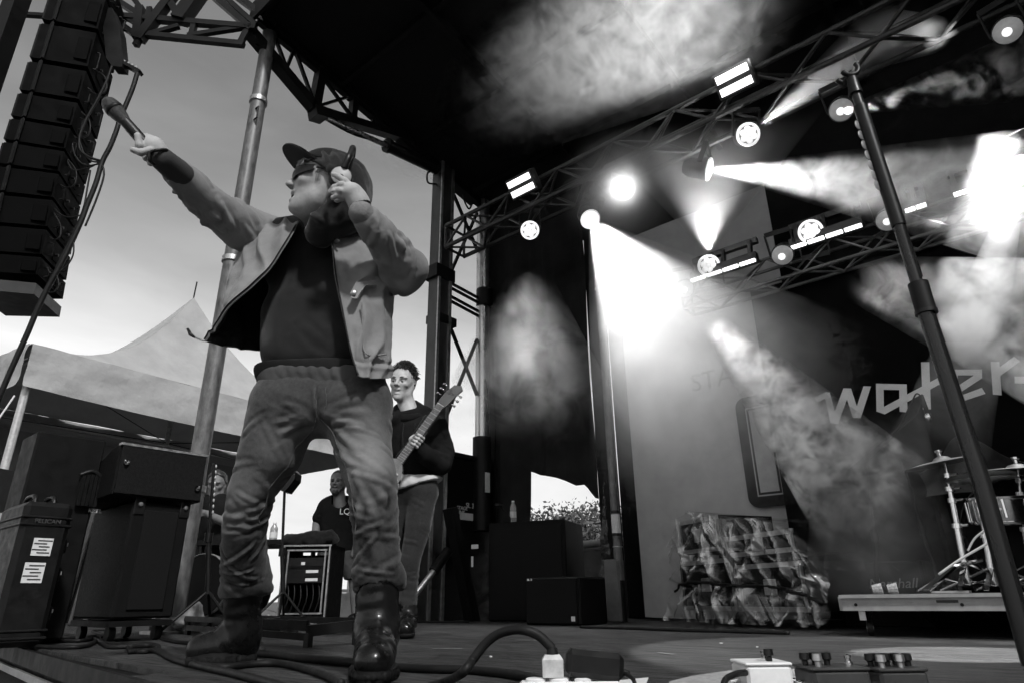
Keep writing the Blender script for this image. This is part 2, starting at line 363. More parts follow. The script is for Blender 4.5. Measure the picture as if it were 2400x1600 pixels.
# lifting masts and cross bracing, on the trailer side
tower = thing('lift_tower', (XS, 5.0, 0), 'pair of tall dark steel masts with crossed braces at the left rear of the stage', 'tower')
pa, pb = sd(1029,695)[1], sd(1131,809)[1]
M_mast = pm('mast_grey_steel', .07, .38, .6, noise=(12,.35), bump=(40,.1,.003), mscale=(1,1,.3))
m = MB(); m.box((XS, pa, 2.75), (.17,.21,5.5), bev=.012); m.build('mast', M_mast, tower)
m = MB()
for dy in (-.09, .09): m.box((XS+.094, pa+dy, 2.75), (.02,.035,5.5))
m.build('mast_rail', M_steel, tower)
m = MB(); m.tube([(XS, pb, 1.7), (XS, pb, 5.3)], .085, 20); m.build('mast', pm('mast_chromed', .55, .3, .9, noise=(16,.25), mscale=(1,1,.2)), tower, 40)
m = MB(); m.tube([(XS, pb, .9), (XS, pb, 1.95)], .11, 20); m.build('mast_sleeve', M_blacksteel, tower, 40)
m = MB(); m.tube([(XS+.03, pb, 3.62), (XS+.03, pb, 3.85)], .105, 16); m.build('collar', M_blacksteel, tower, 40)
m = MB(); m.box((XS, pb+.22, 3.1), (.12,.13,4.3)); m.build('guide_column', M_blacksteel, tower)
m = MB(); m.box((XS+.05, pb+.30, 1.72), (.2,.25,.06)); m.build('bracket', M_blacksteel, tower)
m = MB(); m.box((XS, pa, 3.78), (.22,.30,.16)); m.build('bracket', M_blacksteel, tower)
m = MB(); m.box((XS, pa+.05, 3.2), (.2,.30,.10)); m.build('bracket', M_blacksteel, tower)
for (p, q) in (((1050,425),(1120,590)), ((1118,500),(1045,665)), ((1043,735),(1118,925)), ((1118,795),(1040,990))):
    m = MB(); m.bar(sd(*p), sd(*q), .03, .035, up=(1,0,0)); m.build('cross_brace', M_blacksteel, tower)
for (p, q) in (((1044,657),(1120,698)), ((1044,668),(1120,709)), ((1044,688),(1120,729)), ((1044,699),(1120,740))):
    m = MB(); m.bar(sd(*p), sd(*q), .03, .025, up=(1,0,0)); m.build('tie_bar', M_blacksteel, tower)
m = MB(); m.box((XS+.105, pb-.02, 1.42), (.012,.07,.22)); m.build('sticker', M_paper, tower)
m = MB(); m.tube(catmull([sd(1085,445), sd(1088,470), sd(1100,490), sd(1108,465), sd(1092,450)], 24), .012, 6); m.build('hose', M_rubber, tower, True)

# trailer body with the maker's lettering
def text_mesh(s, size, origin, xdir, zdir, mat, name, parent, ext=.002, shear=0.0):
    c = bpy.data.curves.new(name, 'FONT'); c.body = s; c.size = size; c.extrude = ext; c.shear = shear; c.resolution_u = 3
    o = bpy.data.objects.new('tmp_text', c); COL.objects.link(o); dg = bpy.context.evaluated_depsgraph_get(); me = bpy.data.meshes.new_from_object(o.evaluated_get(dg))
    COL.objects.unlink(o); bpy.data.objects.remove(o)
    x = nrm(xdir); z = nrm(zdir); n = np.cross(x, z); og = np.array(origin, float) - ORG[parent.name]
    for v in me.vertices: v.co = Vector(og + x*v.co.x + z*v.co.y + n*v.co.z)
    me.name = name; me.materials.clear(); me.materials.append(mat); return add_mesh(name, me, parent)
tr = thing('stage_trailer', (XS, 5.2, -1.3), 'black trailer body of the mobile stage behind the guitarist, with white maker lettering', 'trailer')
m = MB(); m.box((XS-.35, 5.3, .62), (.62, 2.0, 2.1), bev=.015); m.build('side_panel', M_black, tr)
m = MB(); m.bar((XS-.35, 4.3, 1.70), (XS-.35, 6.3, 1.70), .66, .05); m.build('top_rail', M_blacksteel, tr)
q = sd(1070,1180)
for s_, sz, pp in (('STAGE', .055, (1071,1192)), ('LINE', .06, (1071,1203)), ('SL 320', .075, (1092,1188))):
    P_ = PX(*pp, XS-.03); text_mesh(s_, sz, P_, (0,1,0), (0,0,1), M_paper, 'lettering', tr)
P0 = PX(1080,1198,XS-.035); m = MB(); m.box(P0+V3(0,.17,-.045), (.006,.36,.075)); m.build('nameplate', M_paper, tr)
m = MB(); m.box(PX(1010,1185,XS-.03), (.008,.16,.24)); m.build('sticker', pm('grey_sticker', .2, .6, noise=(30,.2)), tr)
jack = thing('support_jack', PX(1000,1450,-4.9)*V3(1,1,0), 'dark slanted support leg with a bare steel piston, behind the guitarist', 'support leg')
m = MB(); m.tube([PX(975,1390,-4.75), PX(1018,1335,-4.75)], .028, 12); m.build('piston', M_alu, jack, 40)
m = MB(); m.tube([PX(1016,1338,-4.75), PX(1050,1290,-4.75)], .05, 12); m.build('barrel', M_blacksteel, jack, 40)
m = MB(); m.bar(PX(1055,1190,-4.8), PX(1110,1470,-4.8), .10, .12, up=(1,0,0)); m.build('brace_leg', M_black, jack)
# ================================================================== shaping tool: smooth solids -> one continuous skin
def snet(f, o, h):
    s = f < 0; nx, ny, nz = f.shape
    sl = lambda a: (slice(a[0], nx-1+a[0]), slice(a[1], ny-1+a[1]), slice(a[2], nz-1+a[2]))
    CN = [(0,0,0),(1,0,0),(0,1,0),(1,1,0),(0,0,1),(1,0,1),(0,1,1),(1,1,1)]
    cnt = sum(s[sl(c)].astype(np.int8) for c in CN); act = (cnt > 0) & (cnt < 8)
    I = np.argwhere(act); n = len(I)
    vals = np.stack([f[I[:,0]+c[0], I[:,1]+c[1], I[:,2]+c[2]] for c in CN], 1)
    P = np.zeros((n, 3)); W = np.zeros((n, 1))
    for a in range(8):
        for b in range(a+1, 8):
            df = [CN[b][k]-CN[a][k] for k in range(3)]
            if sum(map(abs, df)) != 1: continue
            m = (vals[:,a] < 0) != (vals[:,b] < 0); fa = vals[m,a]; fb = vals[m,b]; t = (fa/(fa-fb))[:,None]
            P[m] += np.array(CN[a]) + t*np.array(df); W[m] += 1
    V = np.array(o) + h*(I + P/W)
    vid = -np.ones(act.shape, np.int64); vid[act] = np.arange(n); F = []
    for ax in range(3):
        u, w = (ax+1) % 3, (ax+2) % 3
        a = s; b = np.roll(s, -1, ax); e = a != b
        sl_ = [slice(None)]*3; sl_[ax] = slice(0, -1); sl_[u] = slice(1, -1); sl_[w] = slice(1, -1)
        E = np.argwhere(e[tuple(sl_)]); off = np.zeros(3, int); off[u] = 1; off[w] = 1; E = E + off
        du = np.zeros(3, int); du[u] = 1; dw = np.zeros(3, int); dw[w] = 1
        g = lambda X: vid[X[:,0], X[:,1], X[:,2]]
        q = np.stack([g(E-du-dw), g(E-dw), g(E), g(E-du)], 1)
        flip = ~s[E[:,0], E[:,1], E[:,2]]; q[flip] = q[flip][:, ::-1]; F.append(q)
    F = np.vstack(F); F = F[(F >= 0).all(1)]
    return V, F
def vnormals(V, F):
    n = np.cross(V[F[:,1]]-V[F[:,0]], V[F[:,2]]-V[F[:,0]]); N = np.zeros_like(V)
    for k in range(F.shape[1]): np.add.at(N, F[:,k], n)
    return N / (np.linalg.norm(N, axis=1, keepdims=True)+1e-12)
def lap(V, F, it, lam=.5):
    for _ in range(it):
        A = np.zeros_like(V); C = np.zeros((len(V), 1))
        for k in range(4):
            a = F[:,k]; b = F[:,(k+1) % 4]; np.add.at(A, a, V[b]); np.add.at(C, a, 1); np.add.at(A, b, V[a]); np.add.at(C, b, 1)
        V = V + lam*(A/C - V)
    return V
class S:
    def __init__(s): s.ops = []; s.lo = np.full(3, 1e9); s.hi = -np.full(3, 1e9)
    def _b(s, c, r): s.lo = np.minimum(s.lo, np.asarray(c)-r); s.hi = np.maximum(s.hi, np.asarray(c)+r)
    def cap(s, a, b, ra, rb=None, k=.02, flat=None, op='u'):
        """round cone; flat=(axis, ratio) squashes it along an axis"""
        rb = ra if rb is None else rb; a = np.array(a, np.float32); b = np.array(b, np.float32)
        if op == 'u': s._b(a, ra+.02); s._b(b, rb+.02)
        def fn(p):
            A, B, q = a, b, p
            if flat is not None:
                ax = nrm(flat[0]).astype(np.float32); g = 1/flat[1]-1
                q = p + ((p-A) @ ax)[:,None]*ax*g; B = b + (b-A) @ ax*ax*g
            ba = B-A; t = np.clip(((q-A) @ ba)/(ba @ ba + 1e-9), 0, 1); d = np.linalg.norm(q-A-t[:,None]*ba, axis=1)-(ra+(rb-ra)*t)
            return d*(flat[1] if flat is not None else 1)
        s.ops.append((op, fn, k)); return s
    def chain(s, pts, rs, k=.02, flat=None, op='u'):
        """limb through several joints: segments meet without swelling, k blends it with the rest"""
        sub = S(); 
        for i in range(len(pts)-1): sub.cap(pts[i], pts[i+1], rs[i], rs[i+1], .01, flat)
        s.lo = np.minimum(s.lo, sub.lo); s.hi = np.maximum(s.hi, sub.hi); fs = [o[1] for o in sub.ops]
        def fn(p):
            d = fs[0](p)
            for f in fs[1:]: e = f(p); hh = np.clip(.5+.5*(d-e)/.006, 0, 1); d = d*(1-hh)+e*hh-.006*hh*(1-hh)
            return d
        s.ops.append((op, fn, k)); return s
    def ell(s, c, r, M=None, k=.02, op='u'):
        c = np.array(c, np.float32); r = np.array(r, np.float32); M = np.eye(3, dtype=np.float32) if M is None else np.asarray(M, np.float32)
        if op == 'u': s._b(c, r.max()+.02)
        def fn(p):
            q = (p-c) @ M; k0 = np.linalg.norm(q/r, axis=1); k1 = np.linalg.norm(q/(r*r), axis=1)+1e-9; return k0*(k0-1)/k1
        s.ops.append((op, fn, k)); return s
    def cut(s, pt, n, k=.005):
        """removes everything on the side n points to"""
        pt = np.array(pt, np.float32); n = nrm(n).astype(np.float32); s.ops.append(('i', lambda p: (p-pt) @ n, k)); return s
    def mesh(s, h, smooth=1):
        lo = s.lo-3*h; dim = np.ceil((s.hi-lo)/h).astype(int)+4; f = np.empty(dim, np.float32)
        ys = (lo[1]+h*np.arange(dim[1])).astype(np.float32); zs = (lo[2]+h*np.arange(dim[2])).astype(np.float32); Yg, Zg = np.meshgrid(ys, zs, indexing='ij')
        st = max(1, int(400000/(dim[1]*dim[2])))
        for i in range(0, dim[0], st):
            xs = (lo[0]+h*np.arange(i, min(i+st, dim[0]))).astype(np.float32)
            p = np.stack([np.repeat(xs, Yg.size), np.tile(Yg.ravel(), len(xs)), np.tile(Zg.ravel(), len(xs))], 1); d = None
            for op, fn, k in s.ops:
                e = fn(p)
                if d is None: d = e; continue
                if op == 'u': hh = np.clip(.5+.5*(d-e)/k, 0, 1); d = d*(1-hh)+e*hh-k*hh*(1-hh)
                elif op == 's': e = -e; hh = np.clip(.5-.5*(d-e)/k, 0, 1); d = d*(1-hh)+e*hh+k*hh*(1-hh)
                else: hh = np.clip(.5-.5*(d-e)/k, 0, 1); d = d*(1-hh)+e*hh+k*hh*(1-hh)
            f[i:i+len(xs)] = d.reshape(len(xs), *Yg.shape)
        V, F = snet(f, lo, h)
        if smooth: V = lap(V, F, smooth)
        return V, F
def ridges(V, N, segs):
    """folds: list of (a, b, width, amp); bulges the surface along each segment"""
    d = np.zeros(len(V))
    for a, b, w, amp in segs:
        a = np.asarray(a, float); b = np.asarray(b, float); ba = b-a; t = np.clip(((V-a) @ ba)/(ba @ ba+1e-9), 0, 1)
        r = np.linalg.norm(V-a-t[:,None]*ba, axis=1); env = np.sin(np.pi*np.clip(t*.8+.1, 0, 1))
        x = r/w; d += amp*env*(np.exp(-x**1.3*1.1)-.5*np.exp(-((x-1.7)/.65)**2))
    d = .011*np.tanh(d/.011)
    return V + N*d[:,None]
def wrinkles(a, b, rad, n, length, amp, w, seed, tilt=.35, lo=0, hi=1):
    """random cloth folds wrapped round a limb from a to b"""
    rg = random.Random(seed); a = np.asarray(a, float); b = np.asarray(b, float); ax = nrm(b-a); u = nrm(np.cross(ax, (0.3,.9,.1))); v = np.cross(ax, u); out = []
    for i in range(n):
        t = lo+(hi-lo)*(i+rg.random())/n; th = rg.random()*6.283; L_ = length*(.6+.8*rg.random()); tl = (rg.random()-.5)*2*tilt if not isinstance(tilt, tuple) else (tilt[0]+(tilt[1]-tilt[0])*rg.random())*(1 if rg.random() < tilt[2] else -1); r = rad[0]+(rad[1]-rad[0])*t; pp = []
        for k in range(4):
            x = (k/3-.5)*L_; ph = th+x*math.cos(tl)/r; pp.append(a+(b-a)*t+ax*x*math.sin(tl)+r*(math.cos(ph)*u+math.sin(ph)*v))
        am = amp*(.6+.8*rg.random()); ww = w*(.7+.6*rg.random())
        for k in range(3): out.append((pp[k], pp[k+1], ww, am*.8))
    return out
def toworld(V): return V[:,0:1]*RH + V[:,1:2]*FH + V[:,2:3]*np.array([0,0,1.0])
def Q(px, py, D):
    P = PD(px, py, D); return np.array([P @ RH, P @ FH, P[2]])
def skin(name, sdf, h, mat, parent, smooth=1, disp=None, segs=None, noise=None, local=True, fade=None, fadek=60.0):
    V, F = sdf.mesh(h, smooth)
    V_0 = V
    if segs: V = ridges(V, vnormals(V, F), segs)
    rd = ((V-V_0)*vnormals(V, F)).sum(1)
    if noise: V = V + vnormals(V, F)*(fbm(V, noise[0], 3, noise[2] if len(noise) > 2 else 1)*noise[1])[:,None]
    if disp: V = disp(V, vnormals(V, F))
    if local: V = toworld(V)
    o = mk(name, V, F, mat, parent, True)
    if fade is not None:
        at = o.data.attributes.new('fade', 'FLOAT', 'POINT'); at.data.foreach_set('value', np.clip(fade(V_0)+rd*fadek, -1, 1.5).astype(np.float32))  # rubbed fade plus fold relief put into the colour: paler ridges, darker creases
    return o

def head_sdf(C, F, U, s=1.0, jaw=1.0, ears=True, beard=False, mouth=0.0):
    """human head; C centre between the ears, F where the face points, U up.  s scales metres"""
    F = nrm(F); U = nrm(np.asarray(U)-F*(np.asarray(U) @ F)); Y = np.cross(U, F); M = np.array([F, Y, U]).T
    p = lambda x, y, z: np.asarray(C)+s*(M @ np.array([x, y, z]))
    b = S(); e = lambda c, r, k=.02, op='u': b.ell(p(*c), s*np.array(r), M, k*s, op)
    e((-.012,0,.035), (.100,.077,.092)); e((.022,0,.012), (.078,.066,.080), .03)       # skull, forehead
    e((.040,0,-.035), (.056,.049,.062), .03)                                            # mid face
    b.cap(p(.062,0,-.094), p(.020,.038,-.070), .024*s*jaw, .024*s, .03*s); b.cap(p(.062,0,-.094), p(.020,-.038,-.070), .024*s*jaw, .024*s, .03*s)
    b.cap(p(.020,.042,-.070), p(-.008,.058,-.020), .022*s, .022*s, .02*s); b.cap(p(.020,-.042,-.070), p(-.008,-.058,-.020), .022*s, .022*s, .02*s)
    e((.084,0,-.103), (.018,.021,.018), .014)                                           # chin
    b.cap(p(.088,0,.024), p(.116,0,-.014), .0085*s, .010*s, .010*s); e((.120,0,-.019), (.011,.011,.0095), .006)
    for q in (1,-1):
        e((.108,q*.011,-.024), (.012,.008,.0075), .006); e((.112,q*.007,-.031), (.006,.0035,.004), .002, 's')
        e((.084,q*.034,.030), (.015,.024,.008), .012)                                   # brow
        e((.066,q*.046,-.016), (.020,.014,.013), .018)                                  # cheek bone
        e((.095,q*.031,.008), (.019,.019,.0125), .008, 's')                             # eye socket
        e((.078,q*.031,.008), (.013,.015,.0125), .004)                                  # eyeball and lids
    e((.094,0,-.050), (.012,.022,.0085), .006); e((.093,0,-.078-mouth), (.012,.019,.0085), .006) # lips
    e((.108,0,-.0635), (.022,.018,.0022+mouth), .003, 's')
    if ears:
        for q in (1,-1):
            e((-.010,q*.077,.002), (.018,.008,.030), .008); e((-.004,q*.084,.004), (.010,.006,.018), .004, 's')
    b.p = p; b.M = M; return b
def neck(b, C2, r1, r2=None):
    b.cap(b.p(-.025,0,-.05), C2, r1, r2 or r1*1.1, .03); return b
def finger(b, pts, r=.0085, k=.004): b.chain(pts, [r*1.08, r, r*.92, r*.82][:len(pts)], k); return b
# ================================================================== the singer
M_skin = pm('skin', .30, .5, noise=(35, .18), bump=(160, .15, .002), spec=.35)
def denim(name, v):
    """worn cloth: paler where it has been rubbed (attribute 'fade'), uneven weave"""
    if name in MATS: return MATS[name]
    m = bpy.data.materials.new(name); m.use_nodes = True; t = m.node_tree; b = t.nodes['Principled BSDF']; l = t.links.new
    at = t.nodes.new('ShaderNodeAttribute'); at.attribute_name = 'fade'; tc = t.nodes.new('ShaderNodeTexCoord')
    nz = t.nodes.new('ShaderNodeTexNoise'); nz.inputs['Scale'].default_value = 70; nz.inputs['Detail'].default_value = 8; nz.inputs['Roughness'].default_value = .7; l(tc.outputs['Object'], nz.inputs['Vector'])
    mr = t.nodes.new('ShaderNodeMapRange'); mr.inputs[1].default_value = .3; mr.inputs[2].default_value = .7; mr.inputs[3].default_value = -.12; mr.inputs[4].default_value = .12; l(nz.outputs['Fac'], mr.inputs[0])
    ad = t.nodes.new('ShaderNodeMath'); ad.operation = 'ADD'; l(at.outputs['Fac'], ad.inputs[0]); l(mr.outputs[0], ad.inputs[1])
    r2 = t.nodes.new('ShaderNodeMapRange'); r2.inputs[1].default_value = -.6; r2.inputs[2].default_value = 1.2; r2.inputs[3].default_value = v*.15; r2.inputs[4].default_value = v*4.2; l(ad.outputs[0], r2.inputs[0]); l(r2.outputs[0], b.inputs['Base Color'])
    n2 = t.nodes.new('ShaderNodeTexNoise'); n2.inputs['Scale'].default_value = 420; l(tc.outputs['Object'], n2.inputs['Vector']); n3 = t.nodes.new('ShaderNodeTexNoise'); n3.inputs['Scale'].default_value = 34; n3.inputs['Detail'].default_value = 5; l(tc.outputs['Object'], n3.inputs['Vector'])
    b2 = t.nodes.new('ShaderNodeBump'); b2.inputs['Strength'].default_value = .3; b2.inputs['Distance'].default_value = .010; l(n3.outputs['Fac'], b2.inputs['Height'])
    bp = t.nodes.new('ShaderNodeBump'); bp.inputs['Strength'].default_value = .2; bp.inputs['Distance'].default_value = .002; l(n2.outputs['Fac'], bp.inputs['Height']); l(b2.outputs[0], bp.inputs['Normal']); l(bp.outputs[0], b.inputs['Normal'])
    b.inputs['Roughness'].default_value = .9; b.inputs['Specular IOR Level'].default_value = .12; b.inputs['Sheen Weight'].default_value = .15
    MATS[name] = m; return m
M_denim = denim('washed_denim', .045)
M_jacket = pm('jacket_canvas', .19, .9, spec=.15, noise=(9, .22), bump=(220, .4, .003), sheen=.1)
M_lining = pm('quilted_lining', .016, .7, spec=.2, noise=(10, .3), bump=(30, .5, .012))
M_hoodie = pm('dark_sweat_fabric', .016, .95, spec=.1, noise=(12, .3), bump=(300, .4, .003), sheen=.2)
M_tee = pm('grey_jersey', .075, .95, spec=.1, noise=(14, .2), bump=(250, .25, .002))
M_leather = pm('polished_leather', .006, .30, spec=.25, noise=(16, .4), bump=(34, .25, .006), coat=.10)
M_sole = pm('boot_sole', .006, .7, spec=.15, noise=(20, .3), bump=(80, .3, .004))
M_glove = pm('grey_glove', .36, .7, noise=(20, .2), bump=(120, .25, .003))
M_hair = pm('fair_hair', .20, .5, noise=(60, .5))
M_darkhair = pm('dark_hair', .03, .45, noise=(60, .5))
M_lens = pm('dark_lens', .004, .10, noise=(5, .2), spec=.3)

sg = thing('person', LW(-.72, 2.15, 0), 'singer in open jacket, hood and cap holding a microphone up to the left, legs apart', 'person')
# ---- jeans
def jeans():
    b = S(); ax = (0,1,0)
    w1, w2 = Q(760,905,2.13), Q(760,940,2.13)
    b.cap(Q(694,915,2.13), Q(824,915,2.13), .118, .118, .02, (ax, .95)); b.cap(Q(684,945,2.13), Q(832,948,2.12), .116, .116, .02)
    L = [Q(668,955,2.14), Q(635,1060,2.17), Q(590,1150,2.20), Q(573,1235,2.26), Q(572,1320,2.36), Q(572,1375,2.42)]
    b.chain(L, [.120,.104,.076,.070,.076,.076], .03)
    Rr = [Q(838,955,2.12), Q(850,1045,2.08), Q(872,1130,2.03), Q(878,1210,2.03), Q(883,1290,2.05), Q(885,1345,2.06)]
    b.chain(Rr, [.115,.092,.078,.070,.068,.068], .03)
    # bunched hems over the boots
    b.cap(Q(528,1385,2.40), Q(556,1372,2.38), .022, .04, .02); b.cap(Q(628,1378,2.42), Q(604,1365,2.40), .020, .04, .02); b.cap(Q(630,1350,2.42), Q(606,1325,2.4), .014, .04, .02)
    b.cap(Q(840,1376,2.04), Q(852,1350,2.04), .018, .04, .02); b.cap(Q(932,1352,2.05), Q(912,1340,2.05), .024, .04, .02); b.cap(Q(940,1372,2.07), Q(922,1350,2.06), .016, .035, .02)
    b.cut(Q(760,884,2.13), (0,0,1), .008)
    b.cut(np.array([0,0,.205]), (0,0,-1), .004); b.cap(Q(568,1470,2.42), Q(570,1378,2.42), .066, .064, .006, op='s'); b.cap(Q(885,1430,2.06), Q(886,1350,2.06), .060, .058, .006, op='s')
    sg_ = []
    sg_ += wrinkles(L[0], L[2], (.115,.085), 9, .18, .006, .009, 3, (.2,.9,.5), .05, 1); sg_ += wrinkles(L[2], L[3], (.082,.072), 7, .16, .006, .009, 4, .5); sg_ += wrinkles(L[3], L[5], (.074,.074), 12, .15, .007, .008, 5, (.1,.8,.5))
    sg_ += wrinkles(Rr[0], Rr[2], (.105,.082), 9, .18, .006, .009, 6, (.2,.9,.5), .05, 1); sg_ += wrinkles(Rr[2], Rr[3], (.08,.07), 7, .16, .006, .009, 7, .5); sg_ += wrinkles(Rr[3], Rr[5], (.068,.068), 12, .15, .007, .008, 8, (.1,.8,.5))
    # pulls radiating from the fork, and the folds below the right knee
    c = Q(738,975,2.03)
    for (px, py, D) in ((640,930,2.03),(630,960,2.05),(625,990,2.06),(650,1020,2.07),(670,1060,2.08),(850,925,2.0),(865,960,2.0),(870,1000,1.98),(840,1050,1.98),(820,1090,1.98)):
        e = Q(px, py, D); sg_.append((c+(e-c)*.18, e, .012, .007))
    for a_, b_ in (((835,1110),(880,1210)),((890,1150),(925,1190)),((850,1160),(830,1230)),((915,1130),(930,1215)),((900,1230),(940,1330)),((830,1260),(870,1330)),((545,1180),(600,1215)),((600,1150),(620,1200)),((540,1230),(610,1250))):
        a2 = Q(*a_, 1.97 if a_[0] > 740 else 2.16); b2 = Q(*b_, 1.96 if a_[0] > 740 else 2.2); sg_.append((a2, b2, .012, .010))
    # fly and inside-leg seams
    sg_ += [(Q(737,905,2.01), Q(740,970,2.02), .006, .004), (Q(748,905,2.01), Q(750,960,2.02), .004, .003)]
    thg = [(Q(660,1010,2.05), .10), (Q(855,1030,1.98), .12), (Q(868,1085,1.96), .08), (Q(590,1140,2.12), .07), (Q(560,1200,2.17), .06)]
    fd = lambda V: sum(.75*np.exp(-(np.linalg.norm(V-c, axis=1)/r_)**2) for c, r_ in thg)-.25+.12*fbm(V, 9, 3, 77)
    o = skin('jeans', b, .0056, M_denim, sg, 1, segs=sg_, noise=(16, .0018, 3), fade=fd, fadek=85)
    VV = np.array([v.co[:] for v in o.data.vertices])+ORG[o.name]
    for seam in (((737,906,2.0),(739,950,2.0),(740,985,2.04)), ((760,904,2.0),(762,935,2.0),(752,975,2.01)), ((740,985,2.04),(715,1060,2.09),(690,1110,2.11),(640,1160,2.13),(618,1230,2.19)), ((748,985,2.03),(782,1050,2.0),(802,1110,1.97),(822,1180,1.965),(826,1260,1.98))):
        m = MB(); pts = catmull([toworld(Q(*q)[None])[0] for q in seam], 46)
        pts = [VV[np.argmin(((VV-p)**2).sum(1))] for p in pts]; k_ = catmull(pts[::3], 40); m.tube([p+FH*.0004 for p in k_], .0020, 5); m.build('seam', M_denim, o, True)
    return o
jeans()
# ---- T-shirt hem
b = S(); b.cap(Q(694,880,2.13), Q(814,888,2.13), .130, .132, .03, ((0,1,0), .95)); b.cap(Q(698,845,2.13), Q(805,850,2.13), .112, .114, .04, ((0,1,0), .92))
b.cut(Q(700,908,2.0), (-0.03,0,-1), .004); b.cut(Q(700,852,2.0), (0,0,1), .004)
sgm = [(Q(x, 862, 2.0), Q(x+rnd*30-10, 900, 1.99), .012, .007) for x, rnd in zip(range(625, 860, 26), (.2,.9,.4,.7,.1,.8,.3,.6,.5,.2))] + [(Q(622,897,2.02), Q(850,905,2.0), .004, .003)]
skin('shirt_hem', b, .006, M_tee, sg, 1, segs=sgm, noise=(14, .003, 9))
# ---- hooded sweatshirt
def hoodie():
    b = S(); fl = ((0,1,0), .74)
    b.cap(Q(722,610,2.15), Q(770,610,2.15), .17, .17, .05, fl); b.cap(Q(718,740,2.14), Q(768,740,2.14), .160, .160, .05, fl); b.cap(Q(700,815,2.13), Q(790,820,2.13), .130, .130, .05, ((0,1,0), .9))
    b.cap(Q(640,560,2.15), Q(850,560,2.15), .075, .075, .05); b.cap(Q(770,560,2.12), Q(772,520,2.09), .125, .105, .04)
    b.cut(Q(700,846,2.0), (0.02,0,-1), .010)
    F1 = 1.99
    sm = []
    for a_, c_, w_, am in (((668,600),(700,640),.016,.012),((700,640),(740,675),.016,.013),((740,675),(790,700),.015,.012),((650,660),(690,740),.018,.010),((690,740),(760,810),.018,.010),((700,560),(705,620),.014,.006),((740,560),(745,640),.014,.006),((790,640),(770,600),.014,.006),((640,740),(670,820),.016,.009),((670,780),(700,840),.014,.009),((720,790),(770,840),.014,.009),((780,770),(815,840),.013,.008),((640,820),(655,845),.011,.007),((750,720),(830,722),.005,.004),((620,800),(640,840),.013,.008)):
        sm.append((Q(*a_, F1), Q(*c_, F1), w_, am*1.5))
    sm.append((Q(612,842,2.0), Q(850,846,2.0), .006, -.006))
    def ribs(V, N):
        z = V[:,2]; zt = Q(700,842,2.0)[2]; k = np.clip((zt-z)/.012, 0, 1); return V + N*(k*.0012*np.sin(V[:,0]*900))[:,None]
    skin('hooded_sweatshirt', b, .006, M_hoodie, sg, 2, segs=sm, noise=(9, .003, 5), disp=ribs)
hoodie()
b = S(); b.cap(Q(694,852,2.13), Q(800,858,2.13), .140, .142, .012, ((0,1,0), .96)); b.cut(Q(700,838,2.0), (0.0,0,1), .006); b.cut(Q(700,866,2.0), (0.0,0,-1), .006)
skin('hem_band', b, .005, pm('rib_band', .020, .95, spec=.1, noise=(20,.3), bump=(200,.3,.002)), sg, 1, disp=lambda V, N: V+N*(.004*vnoise(V, 10, 3))[:,None])
